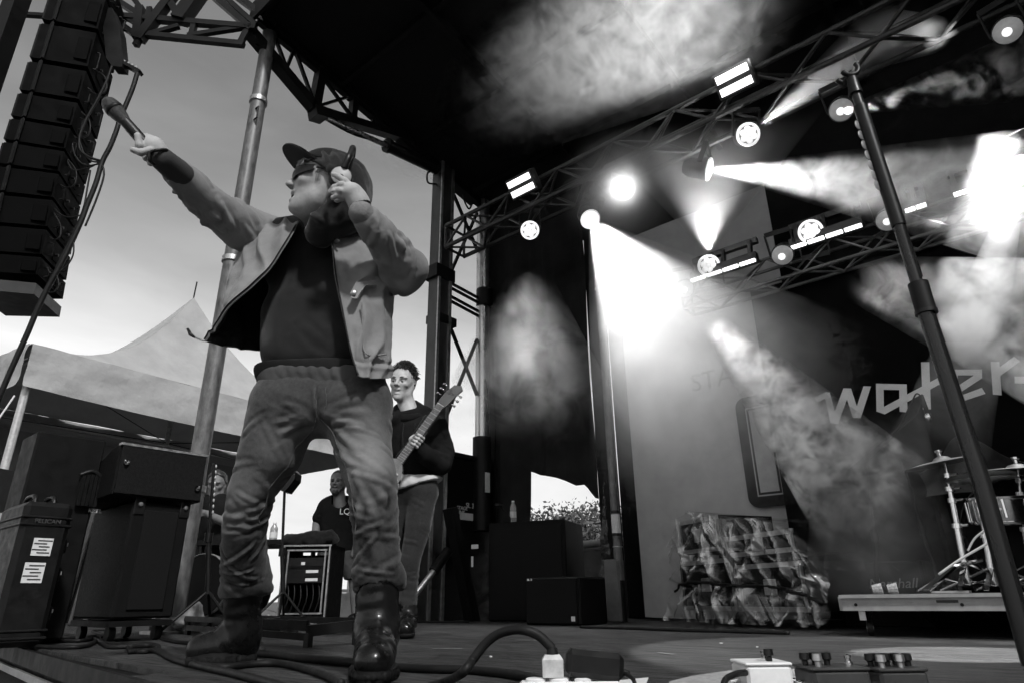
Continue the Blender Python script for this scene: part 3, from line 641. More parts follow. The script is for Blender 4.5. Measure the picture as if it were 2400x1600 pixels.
# ---- jacket body: one open sheet wrapped round the back, outer canvas and quilted lining
def jacket():
    rows = [
     [(800,546,2.00),(858,535,2.09),(835,512,2.20),(742,502,2.26),(668,508,2.18),(668,512,2.07),(700,522,2.01)],
     [(778,560,1.97),(862,556,2.05),(895,548,2.20),(742,540,2.32),(598,538,2.18),(632,530,2.03),(690,545,1.955)],
     [(780,610,1.955),(880,612,2.03),(908,618,2.20),(742,600,2.34),(570,588,2.18),(604,574,2.00),(662,590,1.93)],
     [(785,655,1.95),(890,670,2.02),(910,680,2.20),(742,650,2.34),(556,630,2.18),(584,614,1.99),(634,632,1.915)],
     [(797,714,1.945),(888,722,2.005),(910,728,2.19),(742,700,2.34),(548,672,2.20),(556,654,2.00),(592,674,1.905)],
     [(808,768,1.94),(882,775,1.985),(909,778,2.18),(742,750,2.33),(566,722,2.22),(528,706,2.03),(543,715,1.905)],
     [(820,822,1.94),(880,828,1.975),(909,832,2.17),(742,800,2.32),(600,772,2.23),(548,758,2.09),(511,758,1.92)],
     [(836,880,1.945),(878,886,1.98),(911,880,2.16),(742,850,2.31),(612,822,2.21),(548,816,2.08),(479,800,1.935)]]
    C = np.array([[Q(*q) for q in r] for r in rows]); nu, nv = 150, 230
    A = np.array([catmull(C[i], nv) for i in range(len(rows))]); P = np.array([catmull(A[:,j], nu) for j in range(nv)]).transpose(1,0,2)
    flat = P.reshape(-1, 3); du = np.gradient(P, axis=0); dv = np.gradient(P, axis=1); N = np.cross(du, dv); N /= np.linalg.norm(N, axis=-1, keepdims=True)+1e-9
    i, j = np.meshgrid(np.linspace(0,1,nu), np.linspace(0,1,nv), indexing='ij')
    ed = np.clip(np.minimum(j, 1-j)/.05, 0, 1); d = fbm(flat, 9, 3, 21).reshape(nu, nv)*.007*ed
    d += ed*.013*(1-np.sqrt(np.sin(j*34+i*5+2.2*vnoise(flat, 6, 3).reshape(nu, nv))**2+.04)*1.5)*np.exp(-((j-.14)/.12)**2)*np.clip(i*2,0,1)            # long vertical folds, right panel
    d += ed*.017*(1-np.sqrt(np.sin((i*.55-j*1.3)*22+1.8*vnoise(flat, 5, 4).reshape(nu, nv))**2+.06)*1.5)*np.exp(-((j-.86)/.13)**2)*(1-.3*i)     # diagonal folds, left panel
    d += .006*np.exp(-((j-.012)/.012)**2) + .006*np.exp(-((j-.988)/.012)**2)                                   # placket
    d += .004*np.exp(-((i-.93)/.012)**2) - .004*np.exp(-((i-.905)/.01)**2)                                    # waistband seam
    P = P + N*d[...,None]
    W = toworld(P.reshape(-1, 3)).reshape(nu, nv, 3); V, F = shell(W, .006)
    nq = (nu-1)*(nv-1); o = mk('jacket', V, F, [M_jacket, M_lining], sg, 35)
    mi = np.zeros(len(o.data.polygons), int); mi[nq:2*nq] = 1; o.data.polygons.foreach_set('material_index', mi.tolist()); o.data.update()
    # zip tape and pull on the left edge
    m = MB(); m.tube([W[k, nv-3]-FH*.004 for k in range(12, nu, 3)], .0028, 5); m.build('zip_tape', M_blacksteel, o, True)
    e = W[nu-1, nv-1]; m = MB(); m.tube([e, e+RH*-.03+V3(0,0,.012)], .003, 5); m.build('zip_slider', M_steel, o)
    m = MB(); m.tube([e+RH*-.03+V3(0,0,.012), e+RH*-.048+V3(0,0,.024), e+RH*-.060+V3(0,0,.044)], [.003,.006,.004], 6); m.build('zip_pull', M_plastic, o, True)
    m = MB(); m.tube([W[k, 2]-FH*.004 for k in range(8, nu, 3)], .003, 5); m.build('zip_tape', M_blacksteel, o, True)
    # patch pocket with a buttoned flap on the right panel
    def at(px, py, D): return toworld(Q(px, py, D)[None])[0]
    fl = [(822,690,1.925),(836,664,1.935),(862,650,1.955),(880,660,1.985),(884,672,1.99),(858,672,1.955),(845,690,1.935),(838,703,1.925),(826,702,1.92)]
    m = MB(); m.prism([at(*q) for q in fl], -FH*.010); m.build('pocket_flap', M_jacket, o)
    m = MB(); m.lathe([(.0095,0),(.0095,.003),(.006,.006),(0,.007)], at(829,687,1.912), -FH+V3(0,0,-.1), 14); m.build('button', M_alu, o, 40)
    m = MB(); m.lathe([(.009,0),(.009,.003),(.005,.004)], at(790,566,1.945), -FH, 14); m.build('button', M_blacksteel, o, 40)
    m = MB(); m.tube(catmull([at(848,706,1.935), at(850,770,1.945), at(852,815,1.95), at(866,832,1.955), at(905,830,2.02)], 24), .003, 5); m.build('pocket_seam', M_jacket, o, True)
    return o
jk = jacket()
# ---- collar
m = MB(); pts = [toworld(Q(*q)[None])[0] for q in ((800,552,1.99),(830,540,2.0),(858,535,2.03),(866,540,2.09),(850,525,2.18))]
m.tube(catmull(pts, 20), [.012+.010*math.sin(math.pi*k/19) for k in range(20)], 10); m.build('collar', M_hoodie, jk, True)
# ---- sleeves
def sleeves():
    a = [Q(625,560,2.15), Q(572,535,2.07), Q(500,487,1.93), Q(452,440,1.83), Q(418,405,1.76)]
    b = S(); b.chain(a, [.094,.084,.064,.054,.048], .03)
    sm = wrinkles(a[0], a[2], (.09,.066), 7, .20, .012, .011, 31, (.5,1.25,.8)) + wrinkles(a[2], a[4], (.064,.05), 7, .15, .010, .009, 32, (.5,1.25,.8))
    for p_, q_ in (((520,480),(545,540)),((545,470),(575,560)),((490,455),(515,500)),((470,440),(480,470)),((500,500),(560,570)),((460,470),(520,540)),((575,485),(600,560))):
        sm.append((Q(*p_, 1.90), Q(*q_, 1.97), .011, .018))
    skin('sleeve', b, .005, M_jacket, jk, 2, segs=sm, noise=(9, .004, 11))
    b = S(); b.cap(Q(424,410,1.765), Q(382,375,1.685), .043, .037, .01); 
    def ribs(V, N): return V + N*(.0012*np.sin((V[:,0]*.7-V[:,2]*.7)*900))[:,None]
    skin('cuff', b, .004, pm('dark_rib_knit', .03, .9, noise=(20,.3), bump=(200,.4,.002)), jk, 1)
    u = [Q(862,580,2.16), Q(905,610,2.13), Q(948,642,2.09)]; f = [Q(950,630,2.05), Q(915,585,1.96), Q(885,545,1.88), Q(862,517,1.83)]
    b = S(); b.chain(u, [.082,.080,.074], .03); b.chain(f, [.072,.068,.058,.050], .025); b.ell(Q(970,620,2.07), (.042,.05,.045), None, .04); b.cap(Q(895,655,2.07), Q(945,668,2.07), .042, .036, .03)
    sm = wrinkles(u[0], u[2], (.08,.076), 6, .20, .012, .011, 41, (.5,1.2,.3)) + wrinkles(f[0], f[3], (.072,.052), 7, .18, .012, .010, 42, (.5,1.2,.7))
    for p_, q_ in (((880,530),(930,590)),((900,520),(960,600)),((860,590),(915,650)),((880,640),(960,660)),((930,560),(985,620)),((870,560),(880,600)),((900,680),(975,640))):
        sm.append((Q(*p_, 1.90), Q(*q_, 1.93), .012, .018))
    skin('sleeve', b, .005, M_jacket, jk, 2, segs=sm, noise=(12, .004, 12))
    b = S(); b.cap(Q(866,522,1.84), Q(846,499,1.80), .046, .040, .01); skin('cuff', b, .004, pm('fleece_cuff', .18, .95, noise=(20,.3), bump=(160,.6,.004)), jk, 1)
sleeves()
# ---- boots
def boot(shaft, toe, heel, ball, name):
    b = S(); b.chain(shaft, [.066,.062,.056], .03); b.cap(shaft[2], ball, .056, .050, .04); b.cap(ball, toe, .052, .042, .03); b.cap(shaft[2], heel+np.array([0,0,.055]), .05, .046, .04)
    b.ell(toe+np.array([0,0,.012]), (.048,.048,.042), None, .03)
    zs = heel[2]; b.cut(np.array([0,0,zs+.026]), (0,0,-1), .004)
    sm = wrinkles(shaft[0], shaft[2], (.066,.06), 7, .14, .003, .012, 51, .3) + wrinkles(shaft[2], ball, (.056,.052), 5, .12, .0035, .010, 52, .3)
    o = skin(name, b, .005, M_leather, sg, 2, segs=sm, noise=(14, .002, 7))
    t = S(); z = np.array([0,0,.018]); t.cap(heel+z, ball*np.array([1,1,0])+np.array([0,0,heel[2]])+z, .050, .058, .03, ((0,0,1), .55)); t.cap(ball*np.array([1,1,0])+np.array([0,0,heel[2]])+z, toe*np.array([1,1,0])+np.array([0,0,heel[2]])+z, .058, .052, .03, ((0,0,1), .55))
    t.cut(np.array([0,0,heel[2]+.002]), (0,0,-1), .003); t.cut(np.array([0,0,heel[2]+.046]), (0,0,1), .004)
    dx = nrm((toe-heel)*np.array([1,1,0]))
    def lugs(V, N):
        k = (V[:,2] < heel[2]+.030)*(np.abs(N[:,2]) < .7); s_ = np.sin((V @ dx)*190)*np.sign(1); c_ = np.sin((V @ np.cross(dx, (0,0,1)))*190)
        return V - N*(k*.004*((s_ > .3) | (c_ > .6)))[:,None]
    skin('sole', t, .004, M_sole, o, 1, disp=lugs)
    return o
z0 = 0.0
boot([Q(570,1385,2.43), Q(568,1430,2.45), Q(566,1478,2.47)], np.array([*(Q(472,1530,2.44)[:2]), .045]), np.array([*(Q(570,1545,2.50)[:2]), z0]), np.array([*(Q(515,1515,2.45)[:2]), .062]), 'boot')
boot([Q(886,1360,2.07), Q(884,1420,2.07), Q(882,1478,2.07)], np.array([*(Q(874,1560,1.885)[:2]), .045]), np.array([*(Q(884,1545,2.09)[:2]), z0]), np.array([*(Q(878,1540,1.97)[:2]), .062]), 'boot')
# ---- head, hood, cap, glasses, headphones
HS = 1.02
hF = nrm((-.95,-.30,.10)); hU = np.array([.06,-.06,1.0])
hU = nrm(hU-hF*(hU @ hF)); hY = np.cross(hU, hF); hM = np.array([hF, hY, hU]).T
hC = Q(673,432,1.905) - HS*(hM @ np.array([.124,0,-.021]))
b = head_sdf(hC, hF, hU, HS, ears=False, mouth=.003); hp = b.p
b.cap(hp(-.02,0,-.05), Q(772,535,2.08), .062, .072, .03); b.cap(hp(.03,0,-.085), Q(755,530,2.03), .045, .055, .04)
bd = skin('body', b, .0034, M_skin, sg, 1)
W1 = lambda p: toworld(np.asarray(p)[None])[0]
# mouth opening
m = S(); m.ell(hp(.094,0,-.0635), np.array([.008,.015,.004])*HS, hM, .002); skin('mouth', m, .002, pm('mouth_dark', .01, .5, noise=(20,.2)), bd, 1)
# hood
b = S(); b.ell(hp(-.028,0,.035), np.array([.119,.106,.108])*HS, hM, .02); b.ell(hp(-.06,0,-.02), np.array([.094,.103,.112])*HS, hM, .04)
b.cap(hp(-.055,0,-.08), Q(795,525,2.09), .100, .11, .03); b.cap(hp(-.02,0,-.17), Q(762,532,2.03), .055, .068, .02); b.cap(hp(-.02,.045,-.15), Q(782,528,2.0), .045, .055, .02)
b.ell(hp(.128,0,-.046), np.array([.172,.210,.112])*HS, hM, .010, 's'); b.cut(hp(.060,0,.10), hM @ np.array([1,0,.45]), .012)
sm = [(hp(.05,.06,.135), hp(-.01,.105,.02), .010, .008), (hp(.02,.08,.14), hp(-.04,.115,.03), .010, .006), (hp(-.01,.108,.02), hp(.02,.075,-.12), .010, .009), (hp(-.05,.1,-.03), hp(-.02,.09,-.15), .014, .008), (hp(-.08,.08,-.02), hp(-.07,.09,-.14), .014, .008), (hp(.03,.06,-.13), hp(-.03,.10,-.19), .012, .008), (hp(-.10,.06,.10), hp(-.13,.03,-.02), .014, .007)]
hood = skin('hood', b, .005, M_hoodie, sg, 2, segs=sm, noise=(14, .005, 13))
# cap: crown under the hood and a curved brim tipped up
cap_v = []
nu_, nv_ = 18, 30
for i in range(nu_):
    for j in range(nv_):
        a = (j/(nv_-1)-.5)*2*1.15; r0 = .096; t = i/(nu_-1); ln = .082*math.cos(a*.80)**.7
        x = r0*math.cos(a)*.98 + t*ln*.90; y = .086*math.sin(a)*(1+.16*t); z = .074 + t*ln*.42 - .022*(a/1.15)**2*(1+.3*t)
        cap_v.append(hp(x, y, z))
cv = toworld(np.array(cap_v)).reshape(nu_, nv_, 3); V, Fc = shell(cv, -.006)
brim = mk('cap_brim', V, Fc, M_clothblack, hood, 40)
b = S(); b.ell(hp(-.004,0,.040), np.array([.112,.090,.108])*HS, hM, .02); b.cut(hp(0,0,.055), hM @ np.array([.25,0,-1]), .004); skin('cap_crown', b, .005, M_clothblack, hood, 1)
# fringe of hair
rg = random.Random(5); m = MB()
for k in range(330):
    y = (rg.random()-.5)*.125; x0 = .092-.55*abs(y)**1.5*3; p0 = hp(x0-.004, y, .080-.9*abs(y)*abs(y)*8); ln = .022+.028*rg.random(); sy = (rg.random()-.5)*.035
    p1 = hp(x0+.010+.006*rg.random(), y+sy*.4, .080-ln*.5-abs(y)*.1); p2 = hp(x0+.010+.010*rg.random(), y+sy, .080-ln-abs(y)*.12)
    m.tube([W1(p0), W1(p1), W1(p2)], [.0013,.0011,.0003], 3, cap=False)
for k in range(90):
    y = .066+.006*rg.random(); x = .000+.030*rg.random(); m.tube([W1(hp(x, y, .045)), W1(hp(x+.003, y+.004, .012)), W1(hp(x-.003+.008*rg.random(), y+.002, -.012-.025*rg.random()))], [.0014,.0012,.0003], 3, cap=False)
m.build('hair', M_hair, bd, True)
# wrap-round sunglasses
gv = []
for i in range(9):
    for j in range(44):
        a = (j/43-.5)*2*1.32; t = i/8-.5; hgt = .040*(1-.55*(abs(a)/1.32)**2)*(1-.35*math.exp(-(a/.16)**2)); gv.append(hp(.018+.090*math.cos(a)+.004*math.cos(t*3), .080*math.sin(a)*1.05, .012+t*hgt+.010*(abs(a)/1.32)**2 + .004*math.exp(-(a/.2)**2)))
V, Fg = shell(toworld(np.array(gv)).reshape(9, 44, 3), .003); gl = mk('sunglasses', V, Fg, M_lens, sg, 50)
m = MB(); m.tube([W1(q) for q in np.array(gv).reshape(9,44,3)[-1]], .0022, 6); m.build('frame', M_plastic, gl, True)
for q in (1,-1):
    m = MB(); m.tube([W1(hp(.036, q*.084, .022)), W1(hp(-.01, q*.088, .024)), W1(hp(-.05, q*.088, .016))], .0035, 6); m.build('temple', M_plastic, gl, True)
# headphones over the hood
hph = thing('headphones', W1(hp(-.05,.12,-.02)), 'black over-ear headphones with a pale ear cup worn over the singer\'s hood', 'headphones')
cy_ = hp(-.052,.120,-.020)
b = S(); b.ell(cy_, np.array([.040,.022,.046])*HS, hM, .01); skin('ear_cup', b, .004, M_plastic, hph, 1)
m = MB(); m.lathe([(.033*HS,0),(.033*HS,.004),(.028*HS,.007),(0,.008)], W1(hp(-.052,.134,-.018)), W1(hM @ np.array([0,1,0])), 26); m.build('cup_plate', pm('pale_grey_plastic', .3, .5, noise=(20,.15)), hph, 40)
m = MB(); pts = [hp(-.056,.135,.010), hp(-.062,.142,.050), hp(-.066,.120,.082), hp(-.066,.082,.130), hp(-.064,0,.160), hp(-.066,-.082,.130), hp(-.066,-.120,.082), hp(-.060,-.13,.02)]
m.tube(catmull([W1(q) for q in pts], 40), .012, 10); m.build('headband', M_plastic, hph, True)
b = S(); b.ell(hp(-.068,-.122,-.006), np.array([.040,.022,.046])*HS, hM, .01); skin('ear_cup', b, .005, M_plastic, hph, 1)
# ---- left hand (at the headphones), fingers spread along the cup
dh = 1.905-.03
def q2(px, py, d=0): return Q(px, py, cy_[1]-.062+d)
b = S(); b.cap(q2(842,478,.02), q2(826,450,0), .031, .030, .02); b.cap(q2(836,462,.02), q2(812,452,.0), .028, .022, .02); b.cap(q2(846,492,.03), q2(842,478,.02), .030, .031, .02)
finger(b, [q2(826,440,.0), q2(808,424,-.012), q2(792,414,-.006), q2(781,409,.006)], .0105); finger(b, [q2(822,444,-.004), q2(800,433,-.022), q2(784,440,-.014), q2(774,450,.0)], .0105)
finger(b, [q2(814,452,-.004), q2(796,447,-.02), q2(784,449,-.016), q2(776,452,-.004)], .0098); finger(b, [q2(806,462,.0), q2(790,458,-.012), q2(780,464,-.008)], .0088); finger(b, [q2(818,468,.02), q2(802,464,.03), q2(790,470,.03)], .010)
skin('hand', b, .003, M_glove, bd, 1)
b = S(); b.cap(q2(828,484,.0), q2(858,474,.0), .012, .012, .01); b.cap(q2(829,490,.01), q2(860,482,.02), .014, .014, .01); b.cap(q2(833,486,.02), q2(856,478,.03), .033, .033, .004, op='s'); 
m = MB(); cc = W1(q2(844,483,.022)); axb = nrm(W1(q2(846,492,.03))-W1(q2(836,462,.02))); uu = nrm(np.cross(axb, FH)); ww = np.cross(axb, uu)
m.tube([cc+.0325*(math.cos(t)*uu+math.sin(t)*ww) for t in np.linspace(0, 6.283, 26)[:-1]], .005, 6, closed=True); m.build('wrist_band', M_plastic, bd, True)
m = MB(); cc2 = cc+axb*.018
m.tube([cc2+.033*(math.cos(t)*uu+math.sin(t)*ww) for t in np.linspace(0, 6.283, 26)[:-1]], .004, 6, closed=True); m.build('wrist_band', M_glove, bd, True)
# ---- right hand round the microphone
mt, me_ = Q(262,250,1.60), Q(352,352,1.66); md = nrm(me_-mt)
b = S(); pc = Q(352,340,1.665)
b.cap(Q(378,372,1.69), Q(358,350,1.675), .033, .036, .02); b.cap(Q(358,350,1.675), Q(343,336,1.675), .036, .030, .02)
su = nrm(np.cross(md, (0,1,0))); sv = np.cross(md, su)
for k in range(4):
    c0 = mt+md*(.150+.0195*k); fr = .026; th0 = -2.6
    finger(b, [c0+fr*1.0*(math.cos(t)*su+math.sin(t)*sv) for t in (th0-.6, th0+.6, th0+1.7, th0+2.7)], .0102-.0006*abs(k-1.3))
finger(b, [Q(338,352,1.655), mt+md*.155+.027*(math.cos(2.2)*su+math.sin(2.2)*sv), mt+md*.128+.022*(math.cos(1.6)*su+math.sin(1.6)*sv)], .011)
finger(b, [Q(352,352,1.64), Q(330,358,1.63), Q(312,352,1.625)], .0105)
skin('hand', b, .003, M_glove, bd, 1)
m = MB(); m.tube(catmull([W1(Q(*q)) for q in ((392,352,1.66),(372,352,1.64),(352,358,1.635),(350,375,1.64),(362,386,1.66))], 20), .005, 6); m.build('wrist_cord', M_plastic, bd, True)
# ---- microphone (held: a thing of its own)
mic = thing('microphone', W1(me_), 'black handheld wireless microphone raised in the singer\'s outstretched hand', 'microphone')
w0, wd = W1(mt), W1(mt+md)-W1(mt)
m = MB(); m.lathe([(.0165,.056),(.0168,.07),(.0175,.10),(.018,.185),(.016,.205),(.0,.207)], w0, wd, 20); m.build('handle', M_plastic, mic, 40)
m = MB(); m.lathe([(0,-.030),(.012,-.028),(.021,-.018),(.0255,-.002),(.0262,.012),(.0245,.028),(.021,.046),(.0165,.062)], w0, wd, 24); m.build('grille', pm('mic_grille', .05, .45, .6, noise=(200,.6), bump=(900,.9,.002)), mic, 40)
m = MB(); m.lathe([(.0262,.006),(.0275,.008),(.0275,.016),(.0262,.018)], w0, wd, 24); m.build('band', M_blacksteel, mic, 40)
# ================================================================== drapes, banner and lettering at the back
def sheet(name, cols, mat, parent=None, th=.004, amp=.03, fr=7, seed=0, nz=40):
    """hanging cloth: cols = list of (x, y, zbottom, ztop)"""
    C = catmull(cols, max(60, len(cols)*14)) if len(cols) > 2 else np.array([np.array(cols[0])*(1-t)+np.array(cols[1])*t for t in np.linspace(0,1,60)])
    P = np.zeros((nz, len(C), 3))
    for k, t in enumerate(np.linspace(1, 0, nz)):
        z = C[:,2]*(1-t)+C[:,3]*t; P[k,:,0] = C[:,0]; P[k,:,1] = C[:,1]; P[k,:,2] = z
    fl = P.reshape(-1,3).copy(); fl2 = fl*np.array([1,1,.12])
    P[...,1] += (amp*(np.sin(fl[:,0]*fr+1.5*vnoise(fl2, 1.5, seed))*.6+.6*fbm(fl2, 3.5, 3, seed+2))).reshape(P.shape[:2])
    V, F = shell(P, th); return mk(name, V, F, mat, parent, 60)
M_banner = pm('white_banner_cloth', .34, .85, spec=.1, noise=(2.2, .18), bump=(60,.2,.003))
M_scrim = pm('black_scrim_cloth', .016, .95, spec=.08, noise=(3, .4), bump=(120,.3,.004))
# curtain in the left bay, its lower edge torn up into an opening
zt = 5.0
cpx = [(1153,1300),(1180,1300),(1205,1300),(1225,1302),(1238,1300),(1246,1190),(1250,1102),(1268,1110),(1290,1114),(1310,1118),(1330,1126),(1350,1136),(1368,1134),(1384,1150),(1396,1166),(1404,1168)]
cols = []
for px, py in cpx:
    p = PY(px, py, 5.56); cols.append((p[0], p[1], p[2], zt))
# the left edge tapers: the cloth is narrower at the foot
def curtain():
    C = []
    for i in range(len(cols)-1):
        for t in np.linspace(0, 1, 7)[:-1]: C.append(np.array(cols[i])*(1-t)+np.array(cols[i+1])*t)
    C = np.array(C+[np.array(cols[-1])]); nz = 60; P = np.zeros((nz, len(C), 3)); xr = C[-1,0]
    for k, t in enumerate(np.linspace(1, 0, nz)):
        z = C[:,2]*(1-t)+C[:,3]*t; sq = 1.0+.16*np.clip((z-0.3)/3, 0, 1)
        P[k,:,0] = xr+(C[:,0]-xr)*sq; P[k,:,1] = C[:,1]; P[k,:,2] = z
    fl = P.reshape(-1,3)*np.array([1,1,.15]); P[...,1] += (.05*np.sin(P.reshape(-1,3)[:,0]*11+2*vnoise(fl, 2, 3))+.05*fbm(fl, 4, 3, 8)).reshape(P.shape[:2])
    V, F = shell(P, .004); o = mk('curtain', V, F, M_scrim, None, 60); tag(o, 'black curtain in the left rear bay with its lower edge pulled up above an opening', 'curtain')
    return o
curtain()
x1 = PY(1404,1168,5.56)[0]
o = sheet('curtain', [(x1-.02, 5.60, 0.02, 5.0), (x1+.20, 5.60, .02, 5.0)], M_scrim, None, amp=.02, fr=16, seed=4); tag(o, 'narrow black curtain drop just left of the pale banner', 'curtain')
p0, p1 = PY(1405,1165,5.42), PY(1418,1165,5.42)
def plastic_strip():
    nz, nx = 46, 12; P = np.zeros((nz, nx, 3)); a0 = PY(1414,1128,5.40); b0 = PY(1404,1455,5.40); b1 = PY(1448,1455,5.40)
    for i, t in enumerate(np.linspace(0,1,nz)):
        for j, s_ in enumerate(np.linspace(0,1,nx)):
            q = a0*(1-t)+(b0*(1-s_)+b1*s_)*t; q = q if t > .02 else a0+V3(.004*s_,0,0); P[i,j] = q
    fl = P.reshape(-1,3); P[...,1] += (.035*fbm(fl, 7, 4, 5)).reshape(nz,nx); P[...,0] += (.012*fbm(fl, 5, 3, 9)).reshape(nz,nx)
    V, F = shell(P, .003); o = mk('plastic_sheet', V, F, pm('wrinkled_black_plastic', .03, .22, noise=(12,.3), bump=(22,.7,.02)), None, 40); tag(o, 'crumpled shiny black plastic sheet hanging beside the steel pipe at the rear opening', 'plastic sheet')
plastic_strip()
# pale sponsor banner
bx0, bx1 = PY(1525,1455,5.64)[0], -1.55
def banner():
    o = sheet('banner', [(bx0-.05, 5.64, .03, 3.9), (bx0+.35, 5.645, .02, 3.9), (bx0+.75, 5.635, .02, 3.9), (bx1, 5.64, .02, 3.9)], M_banner, None, amp=.010, fr=5, seed=7)
    tag(o, 'tall pale grey banner with dark painted lettering hanging at the back of the stage', 'banner'); return o
bn = banner()
M_blk2 = pm('banner_black_print', .012, .8, spec=.1, noise=(8,.3))
M_prt2 = pm('banner_grey_print', .30, .75, noise=(8,.2))
def yp(px, py, y=5.605): return PY(px, py, y)
a, c = yp(1621,918), yp(1721,899); text_mesh('STAGE', .245, (a[0], 5.604, a[2]), (1,0,0), (0,0,1), pm('faded_banner_print', .20, .8, noise=(10,.4)), 'lettering', bn, .001)
# dark rounded plate with an outlined letter F
q0, q1 = yp(1728,955), yp(1828,1185); rx0, rx1 = yp(1752,1150)[0], -1.55; rz0, rz1 = yp(1790,1188)[2], yp(1760,928)[2]; rr = .09
poly = []
for (cx, cz, a0) in ((rx0+rr, rz0+rr, 180), (rx1-rr, rz0+rr, 270), (rx1-rr, rz1-rr, 0), (rx0+rr, rz1-rr, 90)):
    for k in range(7): an = R_(a0+15*k); poly.append((cx+rr*math.cos(an), 5.600, cz+rr*math.sin(an)))
m = MB(); m.prism(poly, (0,-.002,0)); m.build('print_plate', M_blk2, bn)
fx0 = rx0+.115; fw = .16
def rect(x0, x1, z0, z1, y): m = MB(); m.prism([(x0,y,z0),(x1,y,z0),(x1,y,z1),(x0,y,z1)], (0,-.002,0)); return m
H2 = rz1-rz0
rect(fx0-.03, fx0+fw+.03, rz0+.09, rz1-.10, 5.5975).build('print_outline', M_prt2, bn); rect(fx0-.018, fx0+fw+.018, rz0+.102, rz1-.112, 5.595).build('print_inset', M_blk2, bn)
m = rect(fx0, fx0+fw, rz0+.12, rz1-.13, 5.5925); m.build('print_letter', M_prt2, bn)
rect(fx0+fw, rx1-.02, rz0+H2*.46, rz0+H2*.55, 5.5921).build('print_letter', M_prt2, bn); rect(fx0+fw, rx1-.02, rz1-.22, rz1-.13, 5.5917).build('print_letter', M_prt2, bn)
# black backdrop with the big angular lettering
bk = sheet('backdrop', [(-1.80,5.50,.03,2.78), (-.5,5.51,.03,2.78), (1.5,5.50,.03,2.78), (4.6,5.50,.03,2.78)], pm('black_backdrop_cloth', .004, .95, spec=.04, noise=(3,.4), bump=(150,.3,.003)), None, amp=.008, fr=3, seed=11)
tag(bk, 'black backdrop with large pale angular lettering reading water-', 'backdrop')
M_let = pm('pale_grey_lettering', .72, .85, spec=.1, noise=(5,.12))
GL = {'w': [[(128,590),(248,533),(292,536),(240,604),(160,640)], [(240,590),(292,536),(380,866),(300,862)], [(300,862),(378,868),(518,495),(437,493)], [(437,493),(518,495),(620,810),(538,806)], [(538,806),(620,810),(728,473),(650,471)]],
 'a': [[(782,443),(1108,450),(1110,512),(786,506)], [(782,443),(863,445),(866,735),(788,737)], [(788,737),(875,768),(1485,435),(1478,362),(862,692)], [(1028,470),(1108,450),(1117,748),(1033,740)]],
 't': [[(1260,218),(1347,216),(1365,714),(1280,716)]],
 'e': [[(1560,296),(1907,293),(1907,355),(1570,355)], [(1570,296),(1645,294),(1662,600),(1590,605)], [(1907,330),(1907,385),(1640,560),(1630,480),(1830,350)], [(1600,600),(1905,487),(1943,550),(1640,650)]],
 'r': [[(1997,212),(2090,213),(2115,566),(2022,558)], [(2080,278),(2248,158),(2310,208),(2090,368)]],
 'dash': [[(2250,368),(2450,366),(2450,440),(2253,440)]]}
for ch, polys in GL.items():
    m = MB()
    for i, pl in enumerate(polys):
        y = 5.470-.0006*i; m.prism([PY(1880+u/4.523, 800+v/4.523, y) for u, v in pl], (0, .004, 0))
    m.build('letter', M_let, bk)
# steel pipe with taped notice
pp = PY(1428,1000,5.3); pipe = thing('scaffold_pipe', (pp[0], 5.3, 0), 'upright grey scaffold pipe with a taped paper notice, left of the pale banner', 'pipe')
m = MB(); m.tube([(pp[0],5.3,.30),(pp[0],5.3,4.6)], .040, 16); m.build('tube', M_post, pipe, 40)
m = MB(); m.tube([(pp[0],5.3,.0),(pp[0],5.3,.34)], .046, 16); m.build('base_sleeve', M_blacksteel, pipe, 40)
m = MB(); m.lathe([(.0415,0),(.0415,.17)], (pp[0],5.3,.74), (0,0,1), 16, cap=False); m.build('notice', M_paper, pipe, 40)
for z in (.72, .92): m = MB(); m.lathe([(.042,0),(.043,.002),(.043,.022),(.042,.024)], (pp[0],5.3,z)); m.build('tape', M_plastic, pipe, 40)
m = MB(); m.lathe([(.041,0),(.046,.003),(.046,.008),(.041,.011)], (pp[0],5.3,.62)); m.build('wire_tie', M_steel, pipe, 40)
p = PZ(1500,1453); m = MB(); m.box((p[0]+.0, 5.30, .26), (.15,.12,.52), bev=.012); o = m.build('side_case', pm('grey_case', .10, .6, noise=(10,.3), bump=(80,.2,.003))); tag(o, 'narrow upright dark grey case standing next to the steel pipe', 'case')
# ================================================================== lighting rig
M_trussm = pm('dark_aluminium_truss', .05, .45, .5, noise=(14,.3))
YT = 4.6
zt_ = (PY(1219,472,YT)[2]+PY(1240,511,YT)[2])/2
truss_between('lighting_truss', (-4.75, YT, zt_+.02), (3.6, YT, zt_+.02), .30, .28, .024, 26, M_trussm, None, 'upper dark lighting truss running across the stage below the roof', 'truss', 'lighting trusses')
zl = (PY(1736,682,5.36)[2]+PY(1800,633,5.36)[2])/2
truss_between('backdrop_truss', (-2.35, 5.36, zl), (3.6, 5.36, zl), .22, .22, .016, 22, pm('bare_aluminium_truss', .13, .45, .6, noise=(14,.25)), None, 'lower aluminium truss across the top of the black lettered backdrop', 'truss', 'lighting trusses')
M_glow = pm('lamp_glow', .9, .4, emit=7.0); M_glow2 = pm('lamp_glow_soft', .9, .4, emit=2.2); M_lensg = pm('lamp_glass', .30, .12, noise=(9,.3), emit=.12); M_cell = pm('lamp_cell_glow', .8, .4, emit=1.1); M_ringg = pm('lamp_ring_glow', .8, .4, emit=.95); M_cellp = pm('lamp_cell_plate', .10, .4, emit=.18)
M_can = pm('lamp_body_black', .02, .45, noise=(12,.3))
